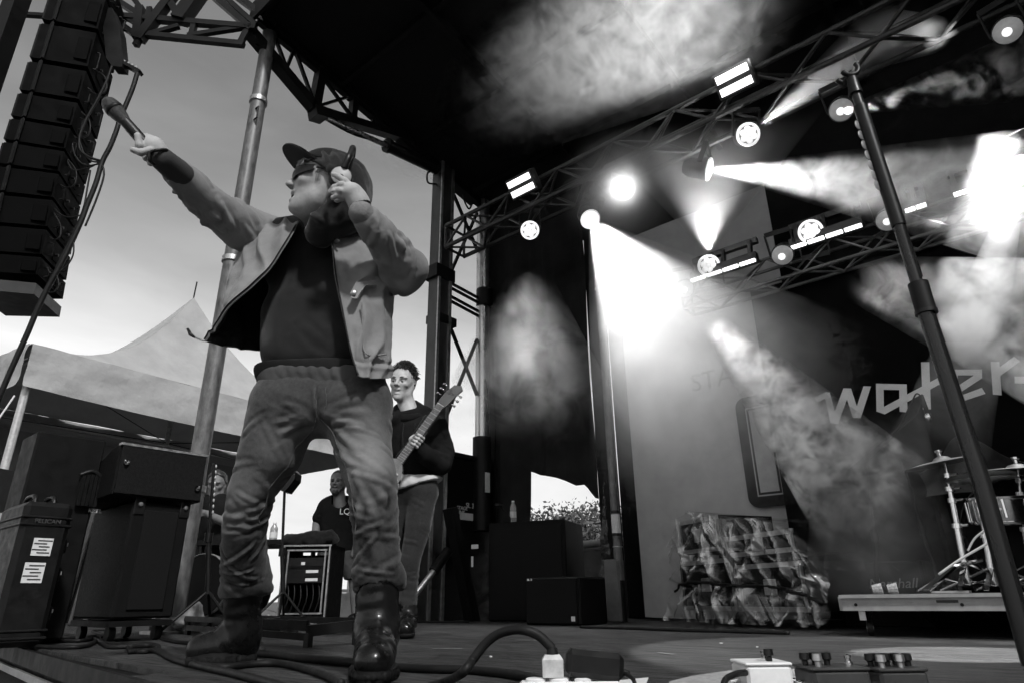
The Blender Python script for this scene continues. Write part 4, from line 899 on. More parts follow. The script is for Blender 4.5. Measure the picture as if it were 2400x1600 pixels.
# prototype meshes, local frame: the lamp looks along -Z, lens centre at the origin
def local_mesh(fn, name, mat, smooth=40):
    m = MB(); fn(m); me = bpy.data.meshes.new(name); me.from_pydata([list(v) for v in m.v], [], m.f); me.update(); me.shade_smooth()
    try: me.set_sharp_from_angle(angle=R_(smooth))
    except Exception: pass
    me.materials.append(mat); return me
RL = .095
def _petals(m):
    for k in range(6):
        a = k*math.pi/3+.3; m.lathe([(.026,-.012),(.026,-.016),(.018,-.020),(0,-.021)], (.047*math.cos(a), .047*math.sin(a), 0), (0,0,1), 12)
LM = dict(
 can=local_mesh(lambda m: m.lathe([(RL*.98,-.004),(RL*1.02,0),(RL*1.02,.03),(RL*.92,.06),(RL*.88,.16),(RL*.6,.21),(0,.215)], seg=28), 'lamp_can', M_can),
 ring=local_mesh(lambda m: m.lathe([(RL*.80,-.004),(RL*.80,-.014),(RL*1.0,-.014),(RL*1.03,-.004)], seg=32, cap=False), 'lens_ring', M_ringg),
 plate=local_mesh(lambda m: m.lathe([(RL*.82,-.006),(RL*.82,-.008),(0,-.008)], seg=28), 'lens_plate', M_cellp),
 petal=[local_mesh(lambda m, k=k: m.lathe([(.026,-.012),(.026,-.018),(.018,-.022),(0,-.023)], (.046*math.cos(k*1.0472+.3), .046*math.sin(k*1.0472+.3), 0), (0,0,1), 12), 'lens_cell', M_cell) for k in range(6)] + [local_mesh(lambda m: m.lathe([(.018,-.012),(.018,-.018),(0,-.022)], (0,0,0), (0,0,1), 12), 'lens_cell', M_cell)],
 full=local_mesh(lambda m: m.lathe([(RL*.86,-.010),(RL*.6,-.024),(0,-.03)], seg=28), 'lens_glow', M_glow),
 glass=local_mesh(lambda m: m.lathe([(RL*.92,-.008),(RL*.80,-.035),(RL*.45,-.055),(0,-.06)], seg=28), 'lens_dome', M_lensg),
 bulb=local_mesh(lambda m: m.lathe([(.02,-.06),(.03,-.065),(.02,-.07),(0,-.071)], seg=14), 'lens_spark', M_cell),
 yoke=local_mesh(lambda m: (m.bar((RL*1.12,0,.06),(RL*1.12,.20,.06),.012,.04), m.bar((-RL*1.12,0,.06),(-RL*1.12,.20,.06),.012,.04), m.bar((-RL*1.12,.20,.06),(RL*1.12,.20,.06),.04,.012)), 'yoke', M_can))
LAMPS = []
def lamp(px, py, y, aim, kind, label, up=1, s=1.0):
    P = PY(px, py, y); d = nrm(np.asarray(aim)-P); z = -d; x = nrm(np.cross((0,0,1), z)); yy = np.cross(z, x)
    Mx = Matrix([[x[0],yy[0],z[0],P[0]],[x[1],yy[1],z[1],P[1]],[x[2],yy[2],z[2],P[2]],[0,0,0,1]])
    t = bpy.data.objects.new('stage_light', None); COL.objects.link(t); t.matrix_world = Mx @ Matrix.Scale(s, 4); t.empty_display_size = .1
    tag(t, label, 'stage light', 'lamps of the lighting rig')
    parts = ['can', 'yoke'] + {'cell': ['ring','plate'], 'full': ['ring','full'], 'glass': ['glass','bulb']}[kind]
    for n in parts:
        o = bpy.data.objects.new(LM[n].name, LM[n]); COL.objects.link(o); o.parent = t
        if n == 'yoke' and up < 0: o.rotation_euler = (0, 0, math.pi)
    if kind == 'cell':
        for me in LM['petal']: o = bpy.data.objects.new(me.name, me); COL.objects.link(o); o.parent = t
    LAMPS.append((P, d, t)); return P, d, t
near = lambda px, py, D: PD(px, py, D)
toC = V3(0,0,.4)
LP = {}
LP['a'] = lamp(1242,540,YT, toC+V3(-.6,0,0), 'cell', 'lit round six-cell lamp under the left end of the upper truss')
LP['b'] = lamp(1753,316,YT, toC+V3(.9,1.5,.9), 'cell', 'lit round six-cell lamp high on the upper truss with a soft beam going up right')
LP['c'] = lamp(1661,622,5.12, toC+V3(-.3,0,.6), 'cell', 'lit round six-cell lamp on the low LED truss with a beam fanning upward', up=-1)
LP['d'] = lamp(1900,543,5.12, toC, 'cell', 'lit round six-cell lamp on the low LED truss, right of the fanning beam', up=-1)
LP['e'] = lamp(1383,514,YT, near(1500,640,4.6), 'full', 'bright white lamp throwing the big beam down over the pale banner')
LP['f'] = lamp(1462,445,YT, toC+V3(-.5,0,.2), 'full', 'dazzling white lamp with a starry glow left of centre on the upper truss')
LP['g'] = lamp(1660,397,YT, near(2000,430,4.2), 'full', 'bright lamp throwing a wide beam to the right past the microphone stand')
LP['h'] = lamp(1605,677,5.12, near(1500,900,3.0), 'glass', 'clear-lensed lamp at the edge of the big beam, low left of the LED bars', s=.9)
LP['i'] = lamp(1834,598,5.12, near(1700,900,3.0), 'glass', 'clear-lensed lamp between the two lit LED bars', s=.95)
LP['j'] = lamp(2080,517,5.12, near(2000,700,3.0), 'glass', 'clear-lensed lamp half hidden by the microphone stand', s=.9)
LP['k'] = lamp(1972,258,YT, near(1850,500,2.6), 'glass', 'clear-lensed lamp just left of the top of the microphone stand', s=.95)
LP['l'] = lamp(2362,72,YT, near(2250,300,2.2), 'glass', 'clear-lensed lamp in the far upper right corner', s=.95)
# strobe fixtures: two long lit slots in a black housing
def strobe(a, b, label):
    A, B = PY(*a, YT-.28), PY(*b, YT-.28); zc = (A[2]+B[2])/2; A[2] = B[2] = zc; c = (A+B)/2; ln = abs(B[0]-A[0])
    t = thing('strobe_light', c, label, 'strobe light', 'strobe fixtures on the upper truss')
    M = frame((1,0,0)); tl = R_(38); n = V3(0, -math.cos(tl), -math.sin(tl)); w = np.cross((1,0,0), n); Mx = np.array([V3(1,0,0), n, w]).T
    m = MB(); m.box(c-n*.06, (ln+.05,.11,.22), Mx, .01); m.build('housing', M_can, t)
    for s_ in (-1,1): m = MB(); m.box(c+w*s_*.052+n*.004, (ln,.012,.062), Mx); m.build('lit_slot', M_glow2, t)
    m = MB(); m.bar(c-n*.1, c-n*.1+V3(0,0,.1), .02); m.build('clamp', M_can, t)
strobe((1196,446),(1246,424), 'lit strobe fixture with two white slots above the left end of the upper truss')
strobe((1684,205),(1758,172), 'larger lit strobe fixture with two white slots high at upper right of centre')
# LED bars standing on the back truss
def ledbar(a, b, label, emit=M_glow2):
    A, B = PY(*a, 5.12), PY(*b, 5.12); zc = (A[2]+B[2])/2; A[2] = B[2] = zc
    t = thing('led_bar', (A+B)/2, label, 'LED bar', 'LED bars on the back truss')
    m = MB(); m.bar(A+V3(0,.04,.045), B+V3(0,.04,.045), .07, .075); m.build('housing', M_can, t)
    n = max(2, int(round(np.linalg.norm(B-A)/.16)))
    for k in range(n):
        p = A+(B-A)*(k+.06)/n; q = A+(B-A)*(k+.94)/n; m = MB(); m.bar(p+V3(0,.0,-.004), q+V3(0,.0,-.004), .03, .022); m.build('lit_segment', emit, t)
    for k in (.1, .5, .9):
        p = A+(B-A)*k; m = MB(); m.bar(p+V3(0,.06,.08), p+V3(0,.1,.24), .03, .05); m.build('bracket', M_can, t)
    m = MB(); m.bar(A+V3(0,.12,.24), B+V3(0,.12,.24), .05, .05); m.build('support_bar', M_can, t)
ledbar((1618,660),(1772,606), 'lit LED bar at the left end of the back truss, under the fanning beam')
ledbar((1850,582),(2022,526), 'lit LED bar in the middle of the back truss, left of the microphone stand')
ledbar((2120,495),(2172,478), 'short lit LED bar right behind the microphone stand'); ledbar((2232,458),(2342,422), 'thin lit LED bar at the right end of the back truss')
# ================================================================== loudspeaker array, outrigger, tent, trees
DA = 4.55
top, bot = PD(212,40,DA), PD(58,655,DA)
arr = thing('line_array', bot, 'tall black column of stacked loudspeaker boxes hanging at the upper left', 'loudspeaker array')
NC = 11
ax_pts = catmull([PD(225,-10,DA), PD(150,260,DA-.02), PD(95,460,DA-.0), PD(50,675,DA+.06)], NC+1)
face = nrm(V3(-.55,-.83,0)); M_cab = pm('speaker_cabinet', .0018, .65, spec=.04, noise=(8,.3), bump=(120,.2,.003)); M_gril = pm('speaker_grille', .006, .6, 0, spec=.12, noise=(60,.4), bump=(400,.6,.002))
for k in range(NC):
    a, b = ax_pts[k], ax_pts[k+1]; c = (a+b)/2; u = nrm(a-b); h = np.linalg.norm(a-b)*.93; lat = nrm(np.cross(u, face)); f = np.cross(lat, u); M = np.array([lat, f, u]).T
    w, dp = .62, .40
    m = MB(); m.prism([c+M @ np.array(q) for q in ((-w/2,dp/2,-h/2),(w/2,dp/2,-h/2),(w/2*.86,-dp/2,-h/2*.82),(-w/2*.86,-dp/2,-h/2*.82))], u*h*.95); o = m.build('cabinet', M_cab, arr)
    m = MB(); m.box(c+f*(dp/2+.012), (w*.96,.016,h*.9), M); m.build('grille', M_gril, o)
    for s_ in (-1,1):
        m = MB(); m.bar(c+lat*s_*(w/2+.008)+f*.12-u*h*.5, c+lat*s_*(w/2+.008)+f*.12+u*h*.5, .016, .035); m.build('rigging_link', M_blacksteel, o)
        m = MB(); m.box(c+lat*s_*(w/2*.93)-f*.14, (.012,.10,h*.6), M, .004); m.build('side_handle', M_cab, o)
    m = MB(); m.box(c-f*(dp/2+.003), (.16,.010,h*.5), M, .004); m.build('connector_panel', M_cab, o)
    for s_ in (-.16,.16): m = MB(); m.tube([c-f*(dp/2)+lat*s_-u*h*.25, c-f*(dp/2+.03)+lat*s_-u*h*.2, c-f*(dp/2+.03)+lat*s_+u*h*.2, c-f*(dp/2)+lat*s_+u*h*.25], .008, 6); m.build('rear_handle', M_blacksteel, o)
    for s_ in (-.05,.03): m = MB(); m.lathe([(.012,0),(.012,.02),(0,.02)], c-f*(dp/2+.01)+lat*s_*1.5, -f, 10); m.build('socket', M_plastic, o)
a, b = ax_pts[NC-1], ax_pts[NC]; u = nrm(a-b); lat = nrm(np.cross(u, face)); f = np.cross(lat, u); c = b-u*.05
m = MB(); m.prism([c+lat*sx*.31+f*sy for sx, sy in ((-1,.2),(1,.2),(.86,-.2),(-.86,-.2))], -u*.09); m.build('bottom_plate', pm('plate_grey', .03, .5, .3, noise=(10,.2)), arr)
# fly frame and pull-back arm
fly = thing('fly_frame', PD(262,120,DA), 'black steel fly frame and perforated arm beside the top of the speaker column', 'rigging frame')
m = MB(); m.prism([PD(*q, DA-.12) for q in ((238,20),(262,18),(281,70),(288,140),(286,157),(262,155),(248,135),(244,90))], FH*.10); m.build('plate', M_blacksteel, fly)
m = MB(); m.bar(PD(282,146,DA-.08), PD(330,172,DA-.08), .03, .06, up=FH); m.build('arm', M_blacksteel, fly)
for t in (.25,.45,.65,.85):
    p = PD(284,142,DA-.08)*(1-t)+PD(330,165,DA-.08)*t; m = MB(); m.box(p-FH*.021, (.022,.012,.010), frame(PD(330,172,DA)-PD(282,146,DA), FH)); m.build('arm_hole', pm('pale_hole', .4, .6, noise=(5,.1)), fly)
# cables: the main loom and the loose loops
def cable(pts, r, label, D=DA-.12, n=None, grp='cables hanging beside the speaker column', cat='cable', mat=M_rubber, jit=0):
    P = [PD(p[0], p[1], (p[2] if len(p) > 2 else D)) for p in pts]; m = MB(); m.tube(catmull(P, n or len(P)*7), r, 7); o = m.build('cable', mat, None, True); tag(o, label, cat, grp); return o
cable([(322,172),(312,205),(298,240),(283,275),(272,310),(258,345),(240,380),(225,430),(205,480),(190,520),(165,575),(140,625),(112,675),(88,725),(65,780),(40,835),(20,880),(-10,950)], .020, 'thick black cable loom hanging from the perforated arm past the microphone')
cable([(262,156),(250,190),(228,235),(205,275),(190,310),(185,335),(190,355),(212,370),(238,378)], .011, 'black cable dropping from the fly frame into a bend at the loom tie')
cable([(185,325),(196,358),(215,378),(240,380)], .007, 'upper loose cable curving from the cabinets to the loom tie'); cable([(168,330),(176,365),(200,388),(236,384)], .007, 'lower loose cable curving from the cabinets to the loom tie')
cable([(155,370),(170,398),(205,395),(232,382)], .006, 'thin cable sagging from the boxes to the loom tie just below the others')
for i, (pts, lb) in enumerate(((((225,165),(245,180),(250,205),(235,222),(210,215)), 'topmost small cable loop beside the fly frame'), (((190,262),(210,285),(208,315),(185,325),(172,318)), 'second cable loop down beside the speaker column'), (((155,370),(178,400),(175,432),(155,440),(140,432)), 'third cable loop down beside the speaker column'), (((128,490),(145,505),(168,510),(188,505)), 'cable running level from the boxes to the loom'), (((127,500),(142,530),(140,555),(128,562),(116,556)), 'fourth cable loop down beside the speaker column'), (((172,560),(172,595),(158,622),(135,640)), 'cable loop low on the loom'), (((110,625),(118,640),(128,640),(135,652),(138,668),(128,684),(112,686)), 'lowest cable loop under the speaker column'))):
    cable(pts, .006, lb)
cable([(212,400),(205,440),(195,490),(170,550),(140,610),(115,665)], .007, 'thin cable running down along the left side of the loom'); cable([(240,385),(243,415),(225,470),(200,530)], .008, 'cable twisting round the loom below the tie')
# outrigger truss to the front-left and mast at the frame edge
og = thing('outrigger_truss', PD(450,90,4.9), 'black steel outrigger truss at the top left between roof post and speaker column', 'truss')
def ob(nm, a, b, w, h=None, D=4.8): m = MB(); m.bar(PD(a[0],a[1],D), PD(b[0],b[1],D), w, h, up=FH); m.build(nm, M_blacksteel, og)
for a_, b_, w_ in (((340,82),(572,105),.055),((265,38),(600,66),.06),((345,83),(420,62),.045),((440,85),(590,62),.045),((455,60),(448,88),.05),((565,103),(590,55),.04),((560,100),(580,60),.03),((230,20),(330,92),.055),((326,95),(420,-30),.085),((330,20),(322,92),.08),((352,20),(345,70),.05),((255,-10),(330,38),.055),((325,95),(318,108),.05),((300,-20),(330,20),.05),((390,-10),(420,40),.07),((420,50),(470,-20),.13),((480,-25),(590,70),.06),((500,-30),(600,60),.05),((525,-30),(620,40),.06),((300,45),(330,62),.04)):
    ob('member', a_, b_, w_)
mastl = thing('side_mast', PD(-40,1400,5.6)*V3(1,1,0)+V3(0,0,-1.35), 'dark leaning mast cut by the upper left edge of the picture, with a horizontal strut', 'mast')
m = MB(); m.bar(PD(48,-20,4.3), PD(-40,230,4.3), .11, .16, up=FH); m.build('mast_tube', M_blacksteel, mastl); m = MB(); m.bar(PD(45,34,4.5), PD(160,42,4.5), .035, .045, up=FH); m.build('strut', M_blacksteel, mastl)

# ---- frame tent
DT = 9.0
tent = thing('frame_tent', PD(330,1420,DT)*V3(1,1,0)+V3(0,0,-1.35), 'pale peaked frame tent with a hanging valance standing beyond the stage at left', 'tent')
M_tent = pm('tent_fabric', .34, .8, spec=.15, noise=(1.2,.14), bump=(5,.6,.04))
cA = PD(75,806,8.4); zE = cA[2]; cB = PD(640,965,11.75); cB[2] = zE      # near eave runs from cA away to cB
el = nrm(cB-cA); inn = nrm(np.cross((0,0,1), el)); L1, L2 = 6.4, 4.0
c0 = cA.copy(); c1 = cA+el*L1; c2 = c1+inn*L2; c3 = cA+inn*L2
ctr = (c0+c1+c2+c3)/4; pk = np.array([ctr[0], ctr[1], PD(467,697,ctr @ FH)[2]])
hp_ = pk[2]-zE
def panel(a, b, nm):
    n = 40; P = np.zeros((n, n, 3))
    for i, t in enumerate(np.linspace(0,1,n)):
        for j, s_ in enumerate(np.linspace(0,1,n)):
            e = a+(b-a)*s_; r = 1-t; q = e+(pk-e)*t; zz = zE+hp_*(t**2.5*.80+.20*t)-.10*math.sin(math.pi*s_)*r*math.sin(math.pi*min(1,t*1.6)); q = np.array([q[0], q[1], zz]); P[i,j] = q
    fl = P.reshape(-1,3); P[...,2] += (.012*fbm(fl, 3, 3, 3)).reshape(n,n)
    V, F = shell(P, .01); mk(nm, V, F, M_tent, tent, 50)
for a, b in ((c0,c1),(c1,c2),(c2,c3),(c3,c0)): panel(a, b, 'roof_panel')
def valance(a, b, out):
    n, m_ = 70, 14; P = np.zeros((m_, n, 3))
    for j, s_ in enumerate(np.linspace(0,1,n)):
        e = a+(b-a)*s_
        for i, t in enumerate(np.linspace(0,1,m_)): P[i,j] = e+V3(0,0,-.62*t-.05*math.sin(math.pi*s_)*t)+out*(.02+.05*t)
    fl = P.reshape(-1,3); d = .035*fbm(fl, 2.6, 4, 6).reshape(m_, n); P += out*d[...,None]
    V, F = shell(P, -.006); mk('valance', V, F, M_tent, tent, 50)
valance(c0, c1, -inn); valance(c3, c0, -el); valance(c1, c2, el); valance(c2, c3, inn)
m = MB(); m.tube([pk+V3(0,0,-.02), pk+V3(.02,0,.35)], .015, 8); m.build('finial', M_blacksteel, tent)
for c in (c0, c1, c2, c3):
    q = c+(ctr-c)*.03; m = MB(); m.tube([(q[0],q[1],-1.35),(q[0],q[1],zE-.03)], .05, 14); m.build('leg', pm('tent_pole', .5, .45, .6, noise=(20,.2)), tent, 40)
m = MB(); m.tube([ctr+V3(0,0,pk[2]-ctr[2]-.1), ctr*V3(1,1,0)+V3(0,0,zE-.6)], .045, 12); m.build('king_pole', M_steel, tent, 40)
for c in (c0, c1, c2, c3): m = MB(); m.tube([c+V3(0,0,-.2), ctr*V3(1,1,0)+V3(0,0,zE-.55)], .008, 6); m.build('stay_cable', M_blacksteel, tent)
for a, b in ((c0,c1),(c1,c2),(c2,c3),(c3,c0)): m = MB(); m.tube([a+(ctr-a)*.03+V3(0,0,-.16), b+(ctr-b)*.03+V3(0,0,-.16)], .04, 10); m.build('eave_tube', M_steel, tent, 40)
m = MB(); q = c0+(ctr-c0)*.01; m.tube([q+V3(0,0,-.75)-el*.06, q+V3(0,0,-3.6)-el*.9], .012, 6); m.build('guy_strap', M_paper, tent)
# dark side wall at the far side of the tent
m = MB(); w0, w1 = c3+V3(0,0,-.35), c2+V3(0,0,-.35); m.prism([w0, w1, w1*V3(1,1,0)+V3(0,0,zE-1.7), w0*V3(1,1,0)+V3(0,0,zE-1.7)], inn*.02); m.build('far_wall', pm('tent_wall', .22, .8, noise=(2,.2)), tent)

# ---- trees behind the stage
M_leaf = pm('leaf_dark', .07, .6, noise=(1.5,.5)); M_bark = pm('bark', .09, .9, noise=(6,.4), bump=(20,.6,.03))
def tree(x, y, h, rad, label, seed):
    rg = np.random.default_rng(seed); t = thing('tree', (x, y, -1.35), label, 'tree', 'trees behind the stage')
    m = MB(); m.tube([(x,y,-1.35),(x+.1,y,-1.35+h*.35),(x-.05,y+.05,-1.35+h*.75)], [.26,.20,.06], 9); tips = []
    for k in range(10):
        z = -1.35+h*(.3+.05*k); a = rg.random()*6.28; e = np.array([x+math.cos(a)*rad*.75, y+math.sin(a)*rad*.75, z+h*(.12+.12*rg.random())]); mid = np.array([x,y,z])*.5+e*.5+V3(0,0,-.1)
        m.tube([(x,y,z), mid, e], [.09,.06,.02], 6, cap=False); tips.append(e)
    m.build('trunk', M_bark, t, True)
    cl = []
    for k in range(34):
        u = rg.normal(size=3); u /= np.linalg.norm(u); r = rg.random()**.4; cl.append(np.array([x,y,-1.35+h*.66])+u*r*np.array([rad,rad,h*.33]))
    cl = np.array(cl+tips); n = 7000; ci = rg.integers(0, len(cl), n); P = cl[ci]+rg.normal(size=(n,3))*np.array([.42,.42,.30])
    s_ = .07+.07*rg.random(n); a = rg.normal(size=(n,3)); a /= np.linalg.norm(a,axis=1,keepdims=True); b = np.cross(a, rg.normal(size=(n,3))); b /= np.linalg.norm(b,axis=1,keepdims=True)
    V = np.stack([P-a*s_[:,None], P+b*s_[:,None]*.45, P+a*s_[:,None], P-b*s_[:,None]*.45], 1).reshape(-1,3); F = np.arange(4*n).reshape(-1,4)
    o = mk('crown', V, F, M_leaf, t); 
tl = [(1225,30,5.0,2.4,'leafy tree left of the rear opening, partly behind the curtain'), (1275,27,4.0,2.0,'lower bushy tree at the left of the rear opening'), (1330,31,5.1,2.3,'rounded tree in the middle of the rear opening'), (1385,27,4.5,2.1,'leafy tree at the right of the rear opening'), (1430,33,5.6,2.6,'taller tree behind the crumpled plastic sheet'), (1010,30,4.4,2.2,'tree seen past the trailer behind the guitarist')]
for i, (px, D, h, r, lb) in enumerate(tl): p = PD(px, 1390, D); tree(p[0], p[1], h, r, lb, 40+i)
# covered container seen in the rear opening
p0 = PY(1255,1290,7.6); p1 = PY(1440,1278,7.6)
m = MB(); z1 = PY(1350,1284,7.6)[2]; m.box(((p0[0]+p1[0])/2, 8.3, (z1-1.35)/2), (3.2,1.4,z1+1.35), bev=.05); o = m.build('covered_crate', pm('dark_tarpaulin', .06, .6, noise=(3,.4), bump=(9,.5,.03))); tag(o, 'dark tarpaulin-covered crate with a pale top edge outside the rear opening', 'crate')
m = MB(); m.tube([(p0[0]-.4,7.58,z1+.03),(p1[0]+.6,7.58,z1+.05)], .05, 10); m.build('pale_edge_roll', M_tent, o, True)
# ================================================================== the other musicians and crew
# ---- guitarist
DG = 4.15
gt = thing('person', LW(-.66, DG, 0), 'guitarist in a black hooded top and jeans standing behind the singer', 'person')
gF = nrm((-.20,-.97,-.12)); gU = nrm((.08,-.05,1)); GS = 1.0
gC = Q(934,900,DG)
b = head_sdf(gC, gF, gU, GS, 1.05); gp = b.p; gM = b.M
b.cap(gp(-.02,0,-.06), Q(955,985,DG+.02), .056, .062, .03)
gb = skin('body', b, .004, pm('skin_fair', .42, .5, noise=(35,.15), bump=(160,.1,.002), spec=.35), gt, 1)
for q in (1,-1):
    m = MB(); m.lathe([(0,0),(.006,.002),(.006,.006)], W1(gp(.0915,q*.031,.004)), W1(gM @ np.array([1,0,-.2])), 10); m.build('eye', M_ink, gb, True)
    m = MB(); m.tube(catmull([W1(gp(.098,q*.014,.028)), W1(gp(.099,q*.030,.033)), W1(gp(.090,q*.048,.028))], 10), .0035, 5); m.build('eyebrow', M_darkhair, gb, True)
rg = random.Random(9); m = MB()
for k in range(1000):
    a = rg.random()*6.283; el = rg.random()**.7*1.45; x = -.015+.100*math.cos(el)*math.cos(a); y = .082*math.cos(el)*math.sin(a); z = .035+.095*math.sin(el)
    if x > .045 and z < .085: continue
    if z < .03 and x > 0: continue
    ln = .025+.035*rg.random(); dx = .010*(rg.random()-.3)+.3*ln*math.cos(a); dy = (rg.random()-.5)*.03+.35*ln*math.sin(a); dz = ln*(.9*math.sin(el)+.1)*.6
    m.tube([W1(gp(x*.96,y*.96,z*.98)), W1(gp(x+dx*.5,y+dy*.4,z+dz)), W1(gp(x+dx+.012*(rg.random()-.3),y+dy,z+dz*.8-.01*rg.random()))], [.0042,.0036,.0006], 4, cap=False)
m.build('hair', M_darkhair, gb, True)
m = S(); m.ell(gp(-.02,0,.045), np.array([.102,.083,.095]), gM, .02); m.cut(gp(.052,0,.085), gM @ np.array([1,0,-.8]), .01); m.cut(gp(-.02,0,-.005), gM @ np.array([.9,0,-1]), .01); skin('hair_base', m, .006, M_darkhair, gb, 1, noise=(40,.004,3))
m = S(); m.ell(gp(-.004,.083,-.004), (.008,.008,.009)); skin('ear_monitor', m, .003, M_plastic, gb, 1)
M_gh = pm('black_hoodie', .010, .95, spec=.08, noise=(12,.4), bump=(260,.4,.003))
b = S(); b.cap(Q(962,1040,DG), Q(955,1150,DG), .155, .15, .03, ((0,1,0), .75)); b.cap(Q(890,1010,DG), Q(1005,1000,DG), .075, .08, .06)
b.chain([Q(1010,1000,DG), Q(1030,1060,DG-.02), Q(1022,1088,DG-.06)], [.078,.070,.064], .03); b.chain([Q(1022,1085,DG-.06), Q(985,1065,DG-.16), Q(968,1048,DG-.20)], [.062,.054,.044], .02)
b.chain([Q(890,1010,DG), Q(868,1090,DG-.03), Q(890,1130,DG-.17)], [.08,.075,.055], .03)
b.cap(Q(915,980,DG-.07), Q(985,968,DG+.02), .035, .045, .03); b.cap(Q(985,968,DG+.02), Q(960,955,DG+.10), .045, .05, .03); b.cap(Q(912,985,DG-.06), Q(925,960,DG+.08), .035, .04, .03)
b.cut(Q(950,1142,DG), (0.12,0,-1), .008)
sm = wrinkles(Q(1010,1000,DG), Q(1022,1088,DG-.06), (.085,.08), 10, .14, .009, .014, 61, .5)+wrinkles(Q(960,1030,DG), Q(955,1140,DG), (.165,.155), 12, .2, .008, .016, 62, .5)
gh = skin('hooded_top', b, .0075, M_gh, gt, 2, segs=sm, noise=(9,.005,4))
hc_ = W1(Q(946,978,DG+.015)); hu_ = nrm(RH+V3(0,0,.06)); hv_ = nrm(FH+V3(0,0,.35)); m = MB()
m.tube([hc_+.092*math.cos(t)*hu_+.088*math.sin(t)*hv_ for t in np.linspace(0, 6.283, 33)[:-1]], [.030+.012*max(0, math.sin(t)) for t in np.linspace(0, 6.283, 33)[:-1]], 10, closed=True); m.build('hood', M_gh, gh, True)
m = MB()
for px in (935, 962): m.tube(catmull([W1(Q(px,992,DG-.115)), W1(Q(px-3,1020,DG-.14)), W1(Q(px-1,1045,DG-.145))], 12), .004, 5)
m.build('drawstring', M_clothblack, gh, True)
b = S(); b.cap(Q(935,1130,DG), Q(975,1135,DG), .150, .150, .03, ((0,1,0), .80)); b.cut(Q(950,1118,DG), (0,0,1), .01); b.cut(Q(950,1146,DG), (.30,0,-1), .004); skin('shirt_hem', b, .007, pm('white_tee', .62, .9, noise=(10,.1)), gt, 1, noise=(14,.004,2))
b = S(); b.cap(Q(925,1140,DG), Q(978,1145,DG), .105, .105, .03, ((0,1,0), .9))
lg = [Q(978,1160,DG), Q(968,1235,DG-.02), Q(950,1310,DG-.02), Q(945,1385,DG+.02), Q(943,1420,DG+.02)]; b.chain(lg, [.092,.080,.062,.056,.058], .03)
lg2 = [Q(925,1160,DG+.03), Q(915,1240,DG+.08), Q(905,1320,DG+.12), Q(905,1420,DG+.2)]; b.chain(lg2, [.10,.09,.07,.062], .03); b.cut(Q(950,1122,DG), (0,0,1), .01)
skin('jeans', b, .007, denim('dark_denim', .018), gt, 2, segs=wrinkles(lg[0], lg[2], (.1,.075), 8, .15, .006, .011, 71, .5)+wrinkles(lg[2], lg[4], (.07,.066), 14, .14, .007, .010, 72, .4), noise=(14,.002,3))
def small_boot(a, toe, heel, nm='boot'):
    b = S(); b.chain([a, heel+np.array([0,0,.09])], [.058,.055], .03); b.cap(heel+np.array([0,0,.085]), toe+np.array([0,0,.05]), .050, .040, .04); b.ell(toe+np.array([0,0,.045]), (.046,.05,.036), None, .03); b.cut(np.array([0,0,.02]), (0,0,-1), .004)
    o = skin(nm, b, .006, M_leather, gt, 1, noise=(20,.003,4)); t = S(); t.cap(heel+np.array([0,0,.02]), toe+np.array([0,0,.02]), .046, .05, .02, ((0,0,1), .5)); t.cut(np.array([0,0,.002]), (0,0,-1), .002); t.cut(np.array([0,0,.034]), (0,0,1), .003); skin('sole', t, .005, M_sole, o, 1)
    m = MB()
    for k in range(6):
        p = heel+np.array([0,0,.12])+(toe-heel)*(.18+.08*k)+np.array([0,0,.02-.012*k]); w = np.cross(nrm(toe-heel), (0,0,1))*.03; m.tube([W1(p-w), W1(p+np.array([0,0,.012])), W1(p+w)], .0025, 4)
    m.build('laces', M_rubber, o)
g3 = lambda px, py, D: np.array([*(Q(px,py,D)[:2]), 0.0])
small_boot(Q(943,1415,DG+.02), g3(938,1498,DG-.20), g3(942,1490,DG+.02)); small_boot(Q(905,1415,DG+.2), g3(880,1480,DG+.08), g3(900,1475,DG+.24))
# fretting hand: fingers curl round the neck, thumb up behind
nk0, nk1 = Q(918,1092,DG-.26), Q(1042,925,DG-.20); nd = nrm(nk1-nk0); hnd = Q(958,1022,DG-.24)
b = S(); b.cap(Q(966,1046,DG-.20), Q(968,1030,DG-.215), .030, .036, .02); b.cap(Q(956,1030,DG-.235), Q(974,1022,DG-.21), .026, .026, .02); 
nb = nk0+nd*(((hnd-nk0) @ nd)); sx = nrm(np.cross(nd, (0,1,0)));
for k in range(4):
    c0 = nb+nd*(-.045+.022*k); finger(b, [Q(958,1030,DG-.235)+nd*(-.03+.018*k), c0-sx*.034+np.array([0,-.010,0]), c0-sx*.018+np.array([0,-.034,0]), c0+sx*.004+np.array([0,-.030,0])], .0095)
finger(b, [Q(978,1024,DG-.20), Q(986,1012,DG-.195), Q(984,1000,DG-.20), Q(988,995,DG-.205)], .011)
skin('hand', b, .004, MATS['skin_fair'], gb, 1)
b = S(); b.cap(Q(893,1132,DG-.19), Q(905,1128,DG-.26), .028, .034, .02)
for k in range(4): finger(b, [Q(906,1124+4*k,DG-.27), Q(914,1122+5*k,DG-.29), Q(920,1127+5*k,DG-.28)], .009)
finger(b, [Q(902,1120,DG-.26), Q(910,1112,DG-.28), Q(918,1112,DG-.29)], .010); skin('hand', b, .004, MATS['skin_fair'], gb, 1)
